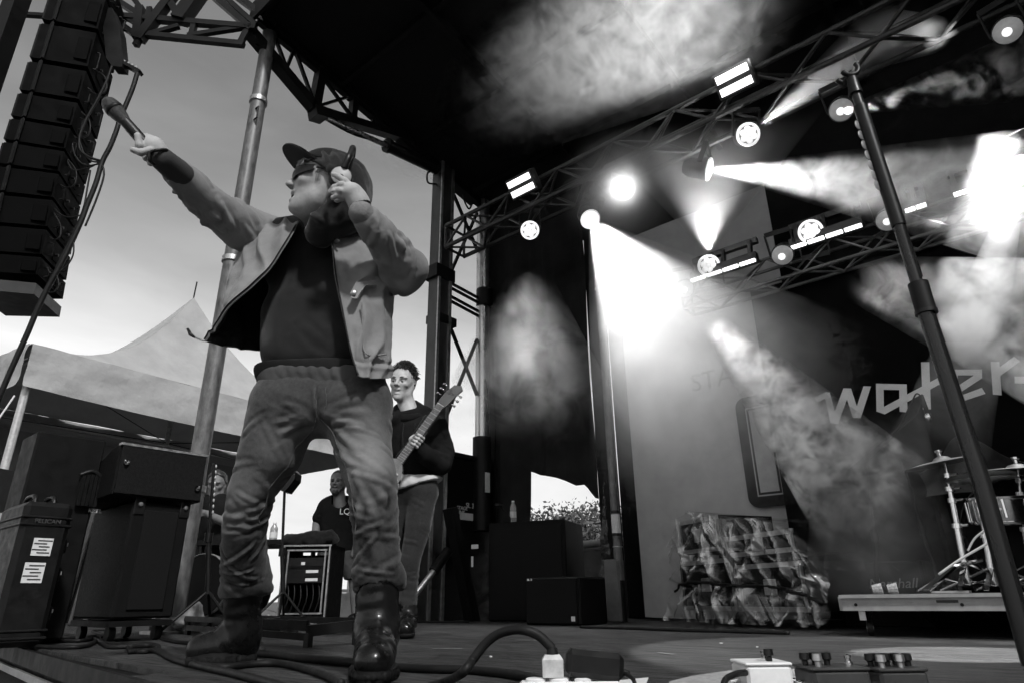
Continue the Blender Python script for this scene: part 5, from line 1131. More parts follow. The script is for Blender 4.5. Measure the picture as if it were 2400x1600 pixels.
# ---- electric guitar
gu = thing('electric_guitar', W1(Q(905,1120,DG-.25)), 'electric guitar with a pale ringed fretboard held up by the guitarist', 'guitar')
N0, N1 = W1(Q(912,1100,DG-.262)), W1(Q(1022,950,DG-.225)); nd_ = nrm(N1-N0); face_ = nrm(-FH+V3(0,0,.12)); face_ = nrm(face_-nd_*(face_ @ nd_)); sd_ = np.cross(nd_, face_); Mg = np.array([nd_, sd_, face_]).T
m = MB(); m.box((N0+N1)/2, (np.linalg.norm(N1-N0), .050, .020), Mg, .006); m.build('neck', pm('maple_dark', .09, .4, noise=(6,.3)), gu)
m = MB(); m.box((N0+N1)/2+face_*.013, (np.linalg.norm(N1-N0), .048, .006), Mg); fb = m.build('fretboard', pm('rosewood', .11, .5, noise=(30,.4)), gu)
for k in range(22):
    t = 1-.5**(k/11.0); p = N1+(N0-N1)*t*1.30
    if (p-N0) @ nd_ < 0: break
    m = MB(); m.box(p+face_*.0172, (.003,.048,.003), Mg); m.build('fret', M_alu, fb)
for k in range(6): 
    m = MB(); s_ = (k-2.5)*.0075; m.tube([N0-nd_*.30+sd_*s_+face_*.024, N1+sd_*s_*.9+face_*.019], .0008, 4); m.build('string', M_alu, gu)
hd = [(0,-.026),(.03,-.034),(.10,-.040),(.165,-.052),(.185,-.030),(.165,.012),(.10,.030),(.03,.032),(0,.026)]
m = MB(); m.prism([N1+nd_*u-sd_*v-face_*.012-face_*u*.12 for u, v in hd], face_*.016); hs = m.build('headstock', pm('headstock_black', .02, .3, noise=(10,.2)), gu)
for k in range(6):
    s_ = -1 if k % 2 else 1; p = N1+nd_*(.045+.018*k)+sd_*s_*.042-face_*.010; m = MB(); m.tube([p, p+sd_*s_*.022], .0035, 6); m.tube([p+sd_*s_*.022, p+sd_*s_*.034], .0085, 8); m.build('tuning_peg', M_chrome, hs, True)
bo = []
for k in range(48):
    a = 2*math.pi*k/48; r = .120+.016*math.cos(2*a)+.018*math.cos(3*a+.4)-.035*math.exp(-((a-1.57)/.35)**2)-.035*math.exp(-((a-4.71)/.35)**2); bo.append(N0-nd_*(.13-r*1.25*math.cos(a))+sd_*(r*math.sin(a))-face_*.022)
m = MB(); m.prism(bo, face_*.042); gbod = m.build('guitar_body', pm('guitar_lacquer', .16, .2, noise=(3,.3), coat=.6), gu, 30)
for d_ in (.08,.17): m = MB(); m.box(N0-nd_*d_+face_*.024, (.035,.075,.012), Mg, .003); m.build('pickup', M_plastic, gbod)
m = MB(); m.box(N0-nd_*.25+face_*.024, (.03,.08,.014), Mg, .003); m.build('bridge', M_chrome, gbod)
for d_ in (.20,.24): m = MB(); m.lathe([(.009,0),(.008,.012),(0,.013)], N0-nd_*d_-sd_*.055+face_*.02, face_, 14); m.build('knob', M_plastic, gbod, 40)
m = MB(); m.tube(catmull([W1(Q(988,975,DG-.10)), W1(Q(972,1000,DG-.16)), W1(Q(945,1040,DG-.19)), W1(Q(918,1072,DG-.22))], 16), .012, 6); m.build('strap', M_clothblack, gu, True)

# ---- bearded crew member
DM = 6.9
cm = thing('person', LW(*Q(815,1440,DM)[:2], 0), 'bearded man in a black T-shirt with small white letters and shorts, hand on the gear', 'person')
kz = 0
b = head_sdf(Q(812,1132,DM), nrm((-.06,-1,.02)), (0,0,1), 1.05, 1.1); mp_ = b.p; mM = b.M; b.cap(mp_(-.02,0,-.06), Q(816,1190,DM), .06, .075, .03)
ml = [Q(785,1190,DM), Q(762,1225,DM), Q(757,1262,DM-.10)]; b.chain([ml[1], ml[2]], [.045,.034], .02); b.cap(ml[2], Q(762,1270,DM-.16), .03, .026, .02)
for k in range(4): finger(b, [Q(758+4*k,1272,DM-.17), Q(760+5*k,1274,DM-.21), Q(762+5*k,1276,DM-.24)], .010)
b.chain([Q(848,1195,DM), Q(862,1250,DM-.05), Q(850,1300,DM-.1)], [.05,.042,.034], .02)
cb = skin('body', b, .006, pm('skin_mid', .17, .55, noise=(35,.15), spec=.3), cm, 1)
s_ = S(); s_.cap(mp_(.055,0,-.095), mp_(.022,.045,-.055), .036, .030, .02); s_.cap(mp_(.055,0,-.095), mp_(.022,-.045,-.055), .036, .030, .02); s_.ell(mp_(.08,0,-.10), (.03,.03,.035), None, .02); s_.ell(mp_(.10,0,-.066), np.array([.02,.022,.008]), mM, .005, 's'); s_.cap(mp_(.096,-.022,-.052), mp_(.096,.022,-.052), .007, .007, .01); skin('beard', s_, .005, M_darkhair, cb, 1, noise=(50,.005,3))
s_ = S(); s_.ell(mp_(-.016,0,.045), np.array([.104,.084,.094])*1.05, mM, .02); s_.cut(mp_(.045,0,.075), mM @ np.array([1,0,-.7]), .01); s_.cut(mp_(-.02,0,.005), mM @ np.array([.6,0,-1]), .01); skin('hair', s_, .006, M_darkhair, cb, 1, noise=(50,.003,4))
for q in (1,-1):
    m = MB(); m.tube([W1(mp_(.092,q*.020,.010)), W1(mp_(.092,q*.042,.010))], .006, 6); m.build('eye', M_ink, cb, True); m = MB(); m.tube([W1(mp_(.099,q*.014,.030)), W1(mp_(.092,q*.046,.030))], .004, 5); m.build('eyebrow', M_darkhair, cb, True)
b = S(); b.cap(Q(812,1200,DM), Q(816,1285,DM), .20, .185, .06, ((0,1,0), .68)); b.cap(Q(785,1185,DM), Q(848,1188,DM), .075, .075, .05); b.cap(Q(782,1190,DM), Q(768,1212,DM), .078, .072, .03); b.cap(Q(850,1190,DM), Q(862,1215,DM), .078, .072, .03); b.cap(Q(816,1165,DM-.04), Q(816,1180,DM-.04), .075, .09, .03, op='s'); b.cut(Q(816,1298,DM), (0,0,-1), .01)
ts = skin('t_shirt', b, .009, pm('black_tee', .010, .95, spec=.08, noise=(12,.4)), cm, 2, segs=wrinkles(Q(812,1200,DM), Q(816,1290,DM), (.2,.19), 12, .25, .008, .018, 81, .5))
P_ = W1(Q(814.5,1204,DM-.155)); text_mesh('LQ', .085, P_, RH, (0,0,1), M_white, 'shirt_letters', cm, .002)
b = S(); b.cap(Q(795,1300,DM), Q(838,1300,DM), .12, .12, .05, ((0,1,0), .9)); b.chain([Q(790,1305,DM), Q(782,1345,DM)], [.115,.105], .03); b.chain([Q(842,1305,DM), Q(850,1345,DM)], [.115,.105], .03); b.cut(Q(816,1358,DM), (0,0,-1), .006); b.cut(Q(816,1290,DM), (0,0,1), .006)
skin('shorts', b, .010, pm('grey_shorts', .07, .9, spec=.1, noise=(10,.3)), cm, 2, noise=(10,.008,3))
b = S(); b.chain([Q(782,1340,DM), Q(778,1395,DM), Q(775,1440,DM)], [.072,.062,.045], .02); skin('leg', b, .008, MATS['skin_mid'], cb, 1); b = S(); b.chain([Q(852,1340,DM), Q(855,1395,DM), Q(855,1440,DM)], [.072,.062,.045], .02); skin('leg', b, .008, MATS['skin_mid'], cb, 1)
for px in (773,857): b = S(); h0 = np.array([*(Q(px,1440,DM)[:2]), .05]); b.cap(h0, h0+np.array([0,-.17,-.005]), .055, .05, .03, ((0,0,1), .8)); b.cut(np.array([0,0,.004]), (0,0,-1), .003); skin('shoe', b, .008, M_sole, cm, 1)
# ---- crew member half hidden behind the monitor stack
DN = 6.3
cn = thing('person', LW(*Q(512,1440,DN)[:2], 0), 'dark-haired man in a black T-shirt half hidden behind the singer\'s leg at left', 'person')
b = head_sdf(Q(508,1136,DN), nrm((.15,-1,-.2)), (0,0,1), 1.0, 1.0); np_ = b.p; nM = b.M; b.cap(np_(-.02,0,-.06), Q(508,1175,DN), .055, .065, .03); b.chain([Q(538,1195,DN-.02), Q(525,1222,DN-.15), Q(488,1205,DN-.26)], [.045,.040,.032], .02); b.cap(Q(488,1205,DN-.26), Q(478,1200,DN-.30), .03, .026, .02)
for k in range(4): finger(b, [Q(478,1196+4*k,DN-.30), Q(472,1194+4*k,DN-.32), Q(470,1198+4*k,DN-.33)], .009)
nb_ = skin('body', b, .006, MATS['skin_mid'], cn, 1)
s_ = S(); s_.ell(np_(-.014,0,.047), np.array([.106,.086,.098]), nM, .02); s_.cut(np_(.045,0,.070), nM @ np.array([1,0,-.7]), .01); s_.cut(np_(-.02,0,.005), nM @ np.array([.6,0,-1]), .01); skin('hair', s_, .006, M_darkhair, nb_, 1, noise=(50,.006,4))
for q in (1,-1): m = MB(); m.tube([W1(np_(.092,q*.020,.010)), W1(np_(.092,q*.042,.010))], .006, 6); m.build('eye', M_ink, nb_, True)
b = S(); b.cap(Q(510,1205,DN), Q(512,1300,DN), .19, .18, .06, ((0,1,0), .65)); b.cap(Q(482,1180,DN), Q(540,1180,DN), .075, .075, .05); b.cap(Q(540,1182,DN), Q(545,1205,DN), .076, .07, .03); b.cap(Q(480,1182,DN), Q(472,1205,DN), .076, .07, .03); b.cut(Q(510,1310,DN), (0,0,-1), .01); skin('t_shirt', b, .010, MATS['black_tee'], cn, 2)
b = S(); b.chain([Q(498,1300,DN), Q(492,1380,DN), Q(490,1435,DN)], [.11,.09,.07], .04); b.chain([Q(528,1300,DN), Q(532,1380,DN), Q(535,1435,DN)], [.11,.09,.07], .04); skin('trousers', b, .011, MATS['grey_shorts'], cn, 2)
for px in (490,535): b = S(); h0 = np.array([*(Q(px,1440,DN)[:2]), .05]); b.cap(h0, h0+np.array([0,-.17,-.005]), .055, .05, .03, ((0,0,1), .8)); b.cut(np.array([0,0,.004]), (0,0,-1), .003); skin('shoe', b, .009, M_sole, cn, 1)

cm.location += Vector(RH*-.085)
gt.location += Vector(RH*.03); gu.location += Vector(RH*.03)
# ================================================================== gear on the deck
M_carpet = pm('speaker_carpet', .010, .9, spec=.1, noise=(60,.5), bump=(160,.6,.004))
M_cabpaint = pm('textured_cabinet_paint', .005, .65, spec=.12, noise=(80,.5), bump=(140,.4,.003))
M_grl = pm('black_mesh_grille', .006, .7, spec=.15, noise=(200,.6), bump=(300,.6,.002))
# ---- side fill at left: a bass bin with a wedge monitor on top, both facing across the stage
XF = -4.25
sb_a, sb_b = PX(295,1430,XF), PX(432,1430,XF)
ys0, ys1 = PX(290,1300,XF)[1], PX(428,1300,XF)[1]; zs1 = PX(300,1172,XF)[2]; xd = .62
sub = thing('bass_speaker', (XF-xd/2, (ys0+ys1)/2, 0), 'tall black bass speaker cabinet with a recessed black grille under the wedge monitor', 'speaker')
m = MB(); m.box((XF-xd/2, (ys0+ys1)/2, .12+(zs1-.12)/2), (xd, ys1-ys0, zs1-.12), bev=.012); m.build('cabinet', M_cabpaint, sub)
gw = (ys1-ys0); m = MB(); m.box((XF+.004, ys0+gw*.5, .12+(zs1-.12)*.5), (.016, gw*.60, (zs1-.12)*.86), bev=.004); m.build('grille', M_grl, sub)
for yy in (ys0+gw*.10, ys0+gw*.90): m = MB(); m.box((XF+.003, yy, .75), (.012,.06,.12), bev=.004); m.build('handle_cup', M_plastic, sub); m = MB(); m.lathe([(.012,0),(.012,.012),(0,.014)], (XF+.008,yy,.75), (1,0,0), 10); m.build('handle_bolt', M_alu, sub)
m = MB(); m.box((XF-xd/2, (ys0+ys1)/2, .095), (xd, gw*1.02, .03)); m.build('dolly_board', M_black, sub)
for dx in (-.22,.22):
    for dy in (-gw*.38, gw*.38): m = MB(); m.lathe([(.04,-.018),(.042,-.014),(.042,.014),(.04,.018)], (XF-xd/2+dx, (ys0+ys1)/2+dy, .043), (0,1,0), 16); m.build('caster', M_rubber, sub, 40)
wz0 = zs1+.005; yw0, yw1 = PX(268,1110,XF+.03)[1], PX(476,1120,XF+.03)[1]; wz1 = PX(268,1040,XF+.03)[2]
wed = thing('wedge_monitor', (XF-.3, (yw0+yw1)/2, wz0), 'black wedge monitor speaker with carpeted grille lying on the bass cabinet', 'speaker')
prof = [(XF+.04, wz0+.02), (XF+.03, wz1), (XF-.03, wz1+.005), (XF-.58, wz0+(wz1-wz0)*.42), (XF-.60, wz0)]
m = MB(); m.prism([(x, yw0, z) for x, z in prof], (0, yw1-yw0, 0)); m.build('cabinet', M_cabpaint, wed)
m = MB(); m.box((XF+.045, (yw0+yw1)/2, (wz0+wz1)/2+.012), (.014, (yw1-yw0)*.96, (wz1-wz0)*.90), np.array([[math.cos(.02),0,0],[0,1,0],[0,0,1]])); m.build('grille', M_carpet, wed)
m = MB(); m.box((XF+.03, (yw0+yw1)/2, wz1+.008), (.05, yw1-yw0, .014)); m.build('edge_trim', M_steel, wed)
for yy, zz in ((yw0+.04, wz1-.10), (yw1-.04, wz0+.10)): m = MB(); m.lathe([(.016,0),(.016,.014),(.008,.016),(.008,.006),(0,.006)], (XF+.053,yy,zz), (1,0,0), 14); m.build('grille_screw', M_chrome, wed, 40)
# ---- hard transit case with labels, and an upright crate with a carry handle behind it
PCX = -4.05; pc0, pc1 = PX(28,1440,PCX), PX(150,1440,PCX)
yA, yB = PX(30,1300,PCX)[1], PX(150,1300,PCX)[1]; zc = PX(120,1180,PCX)[2]
hc = thing('transit_case', (PCX-.2, (yA+yB)/2, 0), 'black moulded hard transit case standing on end with two white paper labels', 'case')
m = MB(); m.box((PCX-.22, (yA+yB)/2, zc/2+.01), (.44, yB-yA, zc), bev=.025); m.build('shell', pm('case_plastic', .007, .5, spec=.18, noise=(20,.3), bump=(150,.2,.002)), hc)
for zz in (zc*.07, zc*.12, zc*.845, zc*.90): m = MB(); m.box((PCX-.22, (yA+yB)/2, zz), (.452, yB-yA+.012, .014), bev=.005); m.build('rib', MATS['case_plastic'], hc)
for (z_, w_, h_, y_) in ((zc*.69, .085, zc*.125, .52), (zc*.51, .088, zc*.14, .47)):
    yy = yA+(yB-yA)*y_; m = MB(); m.box((PCX+.002, yy, z_), (.004, w_, h_)); lb = m.build('paper_label', M_paper, hc)
    for k in range(5): m = MB(); m.box((PCX+.0045, yy+(-.01 if k % 2 else .008), z_+h_*(.35-.17*k)), (.002, w_*(.75-.1*(k % 3)), .006)); m.build('print_line', M_ink, lb)
text_mesh('PELICAN', .030, (PCX+.008, yA+(yB-yA)*.24, zc*.858), (0,1,0), (0,0,1), pm('case_lettering', .06, .5, noise=(10,.2)), 'lettering', hc, .002)
for zz in (zc-.2, zc*.5, .16): m = MB(); m.box((PCX-.10, yB+.012, zz), (.05,.03,.07), bev=.006); m.build('latch', M_blacksteel, hc); m = MB(); m.box((PCX-.09, yB+.029, zz+.01), (.018,.006,.018)); m.build('latch_pin', M_alu, hc)
for dy in (.3,.7): m = MB(); yy = yA+(yB-yA)*dy; m.tube(catmull([(PCX-.3,yy,zc+.01),(PCX-.27,yy,zc+.05),(PCX-.15,yy,zc+.05),(PCX-.12,yy,zc+.01)], 14), .012, 8); m.build('handle', M_plastic, hc, True)
cr = thing('amplifier_case', (-4.62, yB-.02, 0), 'black upright amplifier case with a ribbed carry handle between transit case and wedge monitor', 'case')
m = MB(); m.box((-4.62, yB+.03, .58), (.3,.36,1.12), bev=.01); m.build('body', M_black, cr)
hx = -4.44; hy0, hy1 = PX(188,1150,hx)[1], PX(228,1150,hx)[1]; hz0, hz1 = PX(200,1185,hx)[2], PX(200,1110,hx)[2]
for k in range(5): yy = hy0+(hy1-hy0)*k/4; m = MB(); m.bar((hx, yy, hz0), (hx, yy, hz1), .018); m.build('handle_bar', M_plastic, cr)
m = MB(); m.tube(catmull([(hx,hy0-.02,hz1-.01),(hx,(hy0+hy1)/2,hz1+.02),(hx,hy1+.02,hz1-.02)], 12), .014, 8); m.build('handle_grip', M_plastic, cr, True)
text_mesh('KZEL', .032, PX(206,1199,-4.462), (0,1,0), (0,0,1), M_paper, 'lettering', cr, .002)
# ---- rolled cloth at the foot of the post, tall boom stand, drum rack etc. behind the singer's legs
def stand(name, base, top, label, boom=None, mat=M_blacksteel, r=.012, group='microphone stands', holder=False):
    t = thing(name, base, label, 'microphone stand', group); base = np.array(base, float); top = np.array(top, float)
    m = MB(); m.tube([base+V3(0,0,.25), base+(top-base)*.55], r*1.25, 10); m.build('lower_tube', mat, t, 40); m = MB(); m.tube([base+(top-base)*.5, top], r*.8, 10); m.build('upper_tube', mat, t, 40)
    m = MB(); c = base+(top-base)*.55; m.tube([c-V3(0,0,.03), c+V3(0,0,.03)], r*1.9, 10); m.build('clutch', M_plastic, t, 40)
    for k in range(3): a = k*2.094+.4; m = MB(); m.tube([base+V3(0,0,.27), base+V3(.28*math.cos(a),.28*math.sin(a),.012)], r*.7, 8); m.build('leg', mat, t, 40)
    if boom is not None:
        b0, b1 = np.array(boom[0]), np.array(boom[1]); m = MB(); m.tube([b0, b1], r*.7, 8); m.build('boom', mat, t, 40)
    return t
p = PD(478,1452,4.45)*V3(1,1,0); q = PD(502,1085,4.45); st = stand('microphone_stand', p, q, 'black straight stand with picks clipped down its shaft beside the wedge monitor', r=.014)
for k in range(9): pp_ = p+(q-p)*(.98-.035*k); m = MB(); m.lathe([(.011,0),(.013,.002),(.009,.004)], pp_+RH*.014, RH, 8); m.build('pick', M_paper, st, True)
cl = S(); c0_ = Q(448,1440,4.9); cl.ell(c0_+np.array([0,0,-.02]), (.08,.08,.055)); cl.ell(c0_+np.array([-.05,-.03,-.05]), (.06,.07,.04), None, .03); cl.ell(c0_+np.array([.02,0,.05]), (.045,.05,.05), None, .03); o = skin('cloth_bundle', cl, .008, pm('stained_cloth', .20, .9, noise=(12,.5)), None, 1, noise=(14,.02,4)); tag(o, 'crumpled stained cloth lying at the foot of the roof post', 'cloth')
# rack case with pale edging
DRK = 5.6; a0, a1 = PD(660,1285,DRK), PD(765,1430,DRK); rx = RH
rk = thing('rack_case', PD(708,1440,DRK)*V3(1,1,0), 'open black rack case edged with pale aluminium, seen between the singer\'s legs', 'rack case')
wR = abs((PD(768,1400,DRK)-PD(652,1400,DRK)) @ RH); hR = PD(700,1278,DRK)[2]; cR = PD(710,1400,DRK)*V3(1,1,0); MR = np.array([RH, FH, V3(0,0,1)]).T
for s_ in (-1,1): m = MB(); m.box(cR+RH*s_*(wR/2-.015)+FH*.22+V3(0,0,hR/2+.04), (.03,.44,hR-.06), MR); m.build('side_wall', M_black, rk)
m = MB(); m.box(cR+FH*.22+V3(0,0,hR-.01), (wR,.44,.03), MR); m.build('top_wall', M_black, rk); m = MB(); m.box(cR+FH*.22+V3(0,0,.075), (wR,.44,.03), MR); m.build('bottom_wall', M_black, rk); m = MB(); m.box(cR+FH*.43+V3(0,0,hR/2), (wR-.06,.02,hR-.1), MR); m.build('back_wall', M_black, rk)
for off, w_ in ((0,.028),(.035,.012)):
    for s_ in (-1,1): m = MB(); m.bar(cR+RH*s_*(wR/2-.012-off)-FH*.004+V3(0,0,.07+off), cR+RH*s_*(wR/2-.012-off)-FH*.004+V3(0,0,hR-off), .012, w_, up=FH); m.build('edge_extrusion', M_alu, rk)
    for zz in (.075+off, hR-off): m = MB(); m.bar(cR-RH*(wR/2-off)-FH*.006+V3(0,0,zz), cR+RH*(wR/2-off)-FH*.006+V3(0,0,zz), .012, w_, up=FH); m.build('edge_extrusion', M_alu, rk)
for k, (z_, hh) in enumerate(((.78,.09),(.68,.09),(.58,.05))): m = MB(); m.box(cR+FH*.03+V3(0,0,hR*z_), (wR-.09,.03,hh), MR); un = m.build('rack_unit', M_plastic, rk); m = MB(); m.box(cR+FH*.013+RH*(.05 if k else -.03)+V3(0,0,hR*z_), (.10 if k else .03,.006,.022), MR); m.build('display', M_paper, un)
for k in range(7): m = MB(); x_ = (-.15+.05*k); m.tube(catmull([cR+FH*.05+RH*x_+V3(0,0,hR*.55), cR+FH*.0+RH*(x_+.03)+V3(0,0,hR*.35), cR+FH*.02+RH*(x_-.02)+V3(0,0,hR*.12)], 10), .006, 5); m.build('cable', M_rubber, rk, True)
for sx in (-1,1):
    for sy in (.05,.4): m = MB(); m.lathe([(.035,-.014),(.035,.014)], cR+RH*sx*(wR/2-.06)+FH*sy+V3(0,0,.036), RH, 14); m.build('caster', M_rubber, rk, 40)
bg = S(); q0 = Q(735,1262,DRK+.15); bg.cap(Q(700,1268,DRK+.15), Q(770,1262,DRK+.15), .07, .075, .04); bg.ell(Q(680,1268,DRK+.15), (.08,.10,.06), None, .04); o = skin('gear_bag', bg, .010, M_clothblack, None, 1, noise=(10,.02,3)); tag(o, 'slumped black bag lying on top of the rack case', 'bag')
# table with a water bottle
tb = thing('work_table', PD(640,1440,6.1)*V3(1,1,0), 'dark work table with a cloth, left of the rack case', 'table'); ct = PD(610,1275,6.1)
m = MB(); m.box(ct, (.95,.55,.04), MR); m.build('top', M_black, tb)
for sx in (-.42,.42):
    for sy in (-.22,.22): m = MB(); m.bar(ct+RH*sx+FH*sy, (ct+RH*sx+FH*sy)*V3(1,1,0), .03); m.build('leg', M_blacksteel, tb)
def bottle(P, h, label, r=.033):
    t = thing('water_bottle', P, label, 'bottle', 'water bottles'); m = MB(); m.lathe([(r*.9,0),(r,.01),(r,h*.55),(r*.93,h*.58),(r,h*.62),(r*.95,h*.72),(r*.45,h*.90),(r*.40,h*.93)], P, seg=16); m.build('bottle_body', pm('bottle_plastic', .55, .15, noise=(20,.2), trans=.5), t, 40)
    m = MB(); m.lathe([(r*.45,h*.93),(r*.45,h),(0,h)], P, seg=12); m.build('cap', M_white, t, 40); m = MB(); m.lathe([(r*1.02,h*.22),(r*1.02,h*.5)], P, seg=16, cap=False); m.build('paper_band', M_paper, t, 40)
bottle(PD(639,1270,6.0), .17, 'small clear water bottle on the work table between the singer\'s legs')
p = PD(657,1452,5.0)*V3(1,1,0); q = PD(667,1150,5.0); st = stand('microphone_stand', p, q, 'thin black stand carrying a small dark speaker, seen beside the singer\'s left knee', r=.013)
sp = thing('satellite_speaker', q, 'small dark cone-shaped speaker on a thin stand against the pale sky', 'speaker'); m = MB(); m.prism([PD(*u_, 4.95) for u_ in ((657,1148),(668,1150),(690,1122),(692,1105),(684,1096),(664,1120))], FH*.16); m.build('cabinet', M_plastic, sp); m = MB(); m.tube([q, q+V3(0,0,.05)], .02, 8); m.build('socket', M_blacksteel, sp)
# drum-like cases behind the left leg
for i, (px, D, r, z_, lb) in enumerate(((497,5.3,.22,.32,'dark round drum case standing behind the singer\'s left boot'), (560,5.8,.2,.28,'second dark drum case further back by the table'))):
    c = PD(px,1400,D)*V3(1,1,0)+V3(0,0,z_); t = thing('drum_case', c*V3(1,1,0), lb, 'drum', 'drums at the side of the stage'); m = MB(); m.lathe([(r*.98,-.16),(r,-.15),(r,.15),(r*.98,.16)], c, FH+RH*.2, 28); m.build('drum_shell', M_cabpaint, t, 40)
    m = MB(); m.lathe([(r*1.02,-.165),(r*1.04,-.16),(r*1.04,-.13),(r*1.02,-.125)], c, FH+RH*.2, 28, cap=False); m.build('hoop', M_steel, t, 40)
    for s_ in (-1,1): m = MB(); m.bar(c+RH*s_*.12, c*V3(1,1,0)+RH*s_*.2, .02); m.build('leg', M_chrome, t)
# ---- amplifiers and boxes at the left rear
def cab(p0, p1, depth, h, label, name='speaker_cabinet', mat=M_cabpaint, cat='speaker', grp='cabinets at the left rear'):
    """front-bottom corners p0 -> p1 on the deck; depth goes upstage"""
    p0 = np.array(p0)*V3(1,1,0); p1 = np.array(p1)*V3(1,1,0); x = nrm(p1-p0); n = np.cross((0,0,1), x); w = np.linalg.norm(p1-p0); c = (p0+p1)/2+n*depth/2; M = np.array([x, n, V3(0,0,1)]).T
    t = thing(name, c, label, cat, grp); m = MB(); m.box(c+V3(0,0,h/2+.004), (w, depth, h), M, .012); m.build('cabinet', mat, t); m = MB(); m.box(c-n*(depth/2+.004)+V3(0,0,h/2), (w*.9,.012,h*.9), M); m.build('grille', M_grl, t); return t, c, M, n
a_ = PZ(1232,1464); b_ = PZ(1362,1466); t1, c1_, M1, n1 = cab(a_, b_, .42, PD(1240,1355,(a_ @ FH))[2], 'low black speaker box with a small white angular logo, nearest on the left rear')
P_ = PD(1236,1369,(a_ @ FH)-.02); xx = M1[:,0]
lg_ = [(0,0),(.012,0),(.012,.034),(.036,0),(.048,0),(.048,.045),(.036,.045),(.036,.014),(.012,.045),(0,.045)]
m = MB(); m.prism([P_+xx*u_+V3(0,0,v_) for u_, v_ in lg_], -n1*.004); m.build('logo', M_paper, t1); m = MB(); m.box(c1_-n1*.218+xx*.20+V3(0,0,.05), (.035,.006,.035), M1); m.build('tag', M_paper, t1)
a2 = PZ(1120,1458)+V3(-.1,.25,0); b2 = PZ(1305,1458)+V3(-.05,.25,0); hh = PD(1140,1226,(a2 @ FH))[2]; t2, c2_, M2, n2 = cab(a2, b2, .6, hh, 'large black cabinet with white stickers behind the low speaker box')
for (px, py, w_, h_) in ((1114,1280,.075,.04),(1108,1315,.022,.10)): P_ = PD(px, py, (a2 @ FH)-.02); m = MB(); m.box(P_-n2*.01, (w_,.006,h_), M2); m.build('sticker', M_paper, t2)
bottle(PD(1203,1240,(a2 @ FH)+.06)*V3(1,1,0)+V3(0,0,hh+.01), .22, 'clear water bottle on the large black cabinet by the tower', .032)
a3 = PZ(1015,1452)+V3(0,.1,0); b3 = PZ(1078,1452)+V3(0,.1,0); t3, c3_, M3, n3 = cab(a3, b3, .35, .30, 'small black flight case with silver corners and latches by the support leg', 'flight_case', M_black, 'case')
for sx in (-1,1):
    m = MB(); m.bar(c3_+M3[:,0]*sx*.16-n3*.18+V3(0,0,.02), c3_+M3[:,0]*sx*.16-n3*.18+V3(0,0,.30), .02); m.build('corner_edge', M_alu, t3)
for zz in (.20, .29): m = MB(); m.bar(c3_-M3[:,0]*.17-n3*.182+V3(0,0,zz), c3_+M3[:,0]*.17-n3*.182+V3(0,0,zz), .012); m.build('edge_extrusion', M_alu, t3)
m = MB(); m.box(c3_-n3*.19-M3[:,0]*.05+V3(0,0,.24), (.05,.012,.05), M3, .004); m.build('latch', M_alu, t3)
fm = thing('fog_machine', PZ(1075,1452), 'small dark fog machine on the deck blowing a grey plume to the right', 'fog machine'); c = PZ(1078,1450)+V3(0,.02,.07); m = MB(); m.box(c, (.22,.2,.14), MR, .01); m.build('housing', M_black, fm); m = MB(); m.tube([c+RH*.11+V3(0,0,.02), c+RH*.15+V3(0,0,.04)], .018, 10); m.build('nozzle', M_alu, fm)
# little gooseneck microphone on the cabinet
p = PD(1190,1236,(a2 @ FH)+.05); sm_ = thing('gooseneck_microphone', p, 'small dark microphone on a bent arm at the base of the tower', 'microphone'); m = MB(); m.tube(catmull([p, PD(1196,1215,(a2 @ FH)), PD(1182,1195,(a2 @ FH)), PD(1170,1185,(a2 @ FH))], 14), .008, 6); m.build('arm', M_blacksteel, sm_, True); m = MB(); m.lathe([(0,-.03),(.018,-.02),(.022,.01),(.014,.06),(0,.062)], PD(1165,1183,(a2 @ FH)), RH-V3(0,0,.1), 12); m.build('capsule', M_plastic, sm_, True)

# ---- road cases under clear plastic
M_poly = bpy.data.materials.new('clear_polythene'); M_poly.use_nodes = True
def _poly():
    t = M_poly.node_tree; t.nodes.clear(); l = t.links.new; o = t.nodes.new('ShaderNodeOutputMaterial'); mx = t.nodes.new('ShaderNodeMixShader'); tr_ = t.nodes.new('ShaderNodeBsdfTransparent'); gl_ = t.nodes.new('ShaderNodeBsdfGlossy'); df = t.nodes.new('ShaderNodeBsdfDiffuse'); m2 = t.nodes.new('ShaderNodeMixShader')
    gl_.inputs['Roughness'].default_value = .20; gl_.inputs['Color'].default_value = (.9,.9,.9,1); df.inputs['Color'].default_value = (.5,.5,.5,1); tr_.inputs['Color'].default_value = (.93,.93,.93,1)
    nz = t.nodes.new('ShaderNodeTexNoise'); nz.inputs['Scale'].default_value = 5; nz.inputs['Detail'].default_value = 5; nz.inputs['Distortion'].default_value = 1.2; tc = t.nodes.new('ShaderNodeTexCoord'); l(tc.outputs['Object'], nz.inputs['Vector'])
    bp = t.nodes.new('ShaderNodeBump'); bp.inputs['Strength'].default_value = .2; bp.inputs['Distance'].default_value = .03; l(nz.outputs['Fac'], bp.inputs['Height']); l(bp.outputs[0], gl_.inputs['Normal']); l(bp.outputs[0], df.inputs['Normal'])
    m2.inputs[0].default_value = .22; l(gl_.outputs[0], m2.inputs[1]); l(df.outputs[0], m2.inputs[2]); at_ = t.nodes.new('ShaderNodeAttribute'); at_.attribute_name = 'crease'; mq = t.nodes.new('ShaderNodeMapRange'); mq.inputs[3].default_value = .05; mq.inputs[4].default_value = .62; l(at_.outputs['Fac'], mq.inputs[0]); l(mq.outputs[0], mx.inputs[0]); l(tr_.outputs[0], mx.inputs[1]); l(m2.outputs[0], mx.inputs[2]); l(mx.outputs[0], o.inputs['Surface'])
_poly()
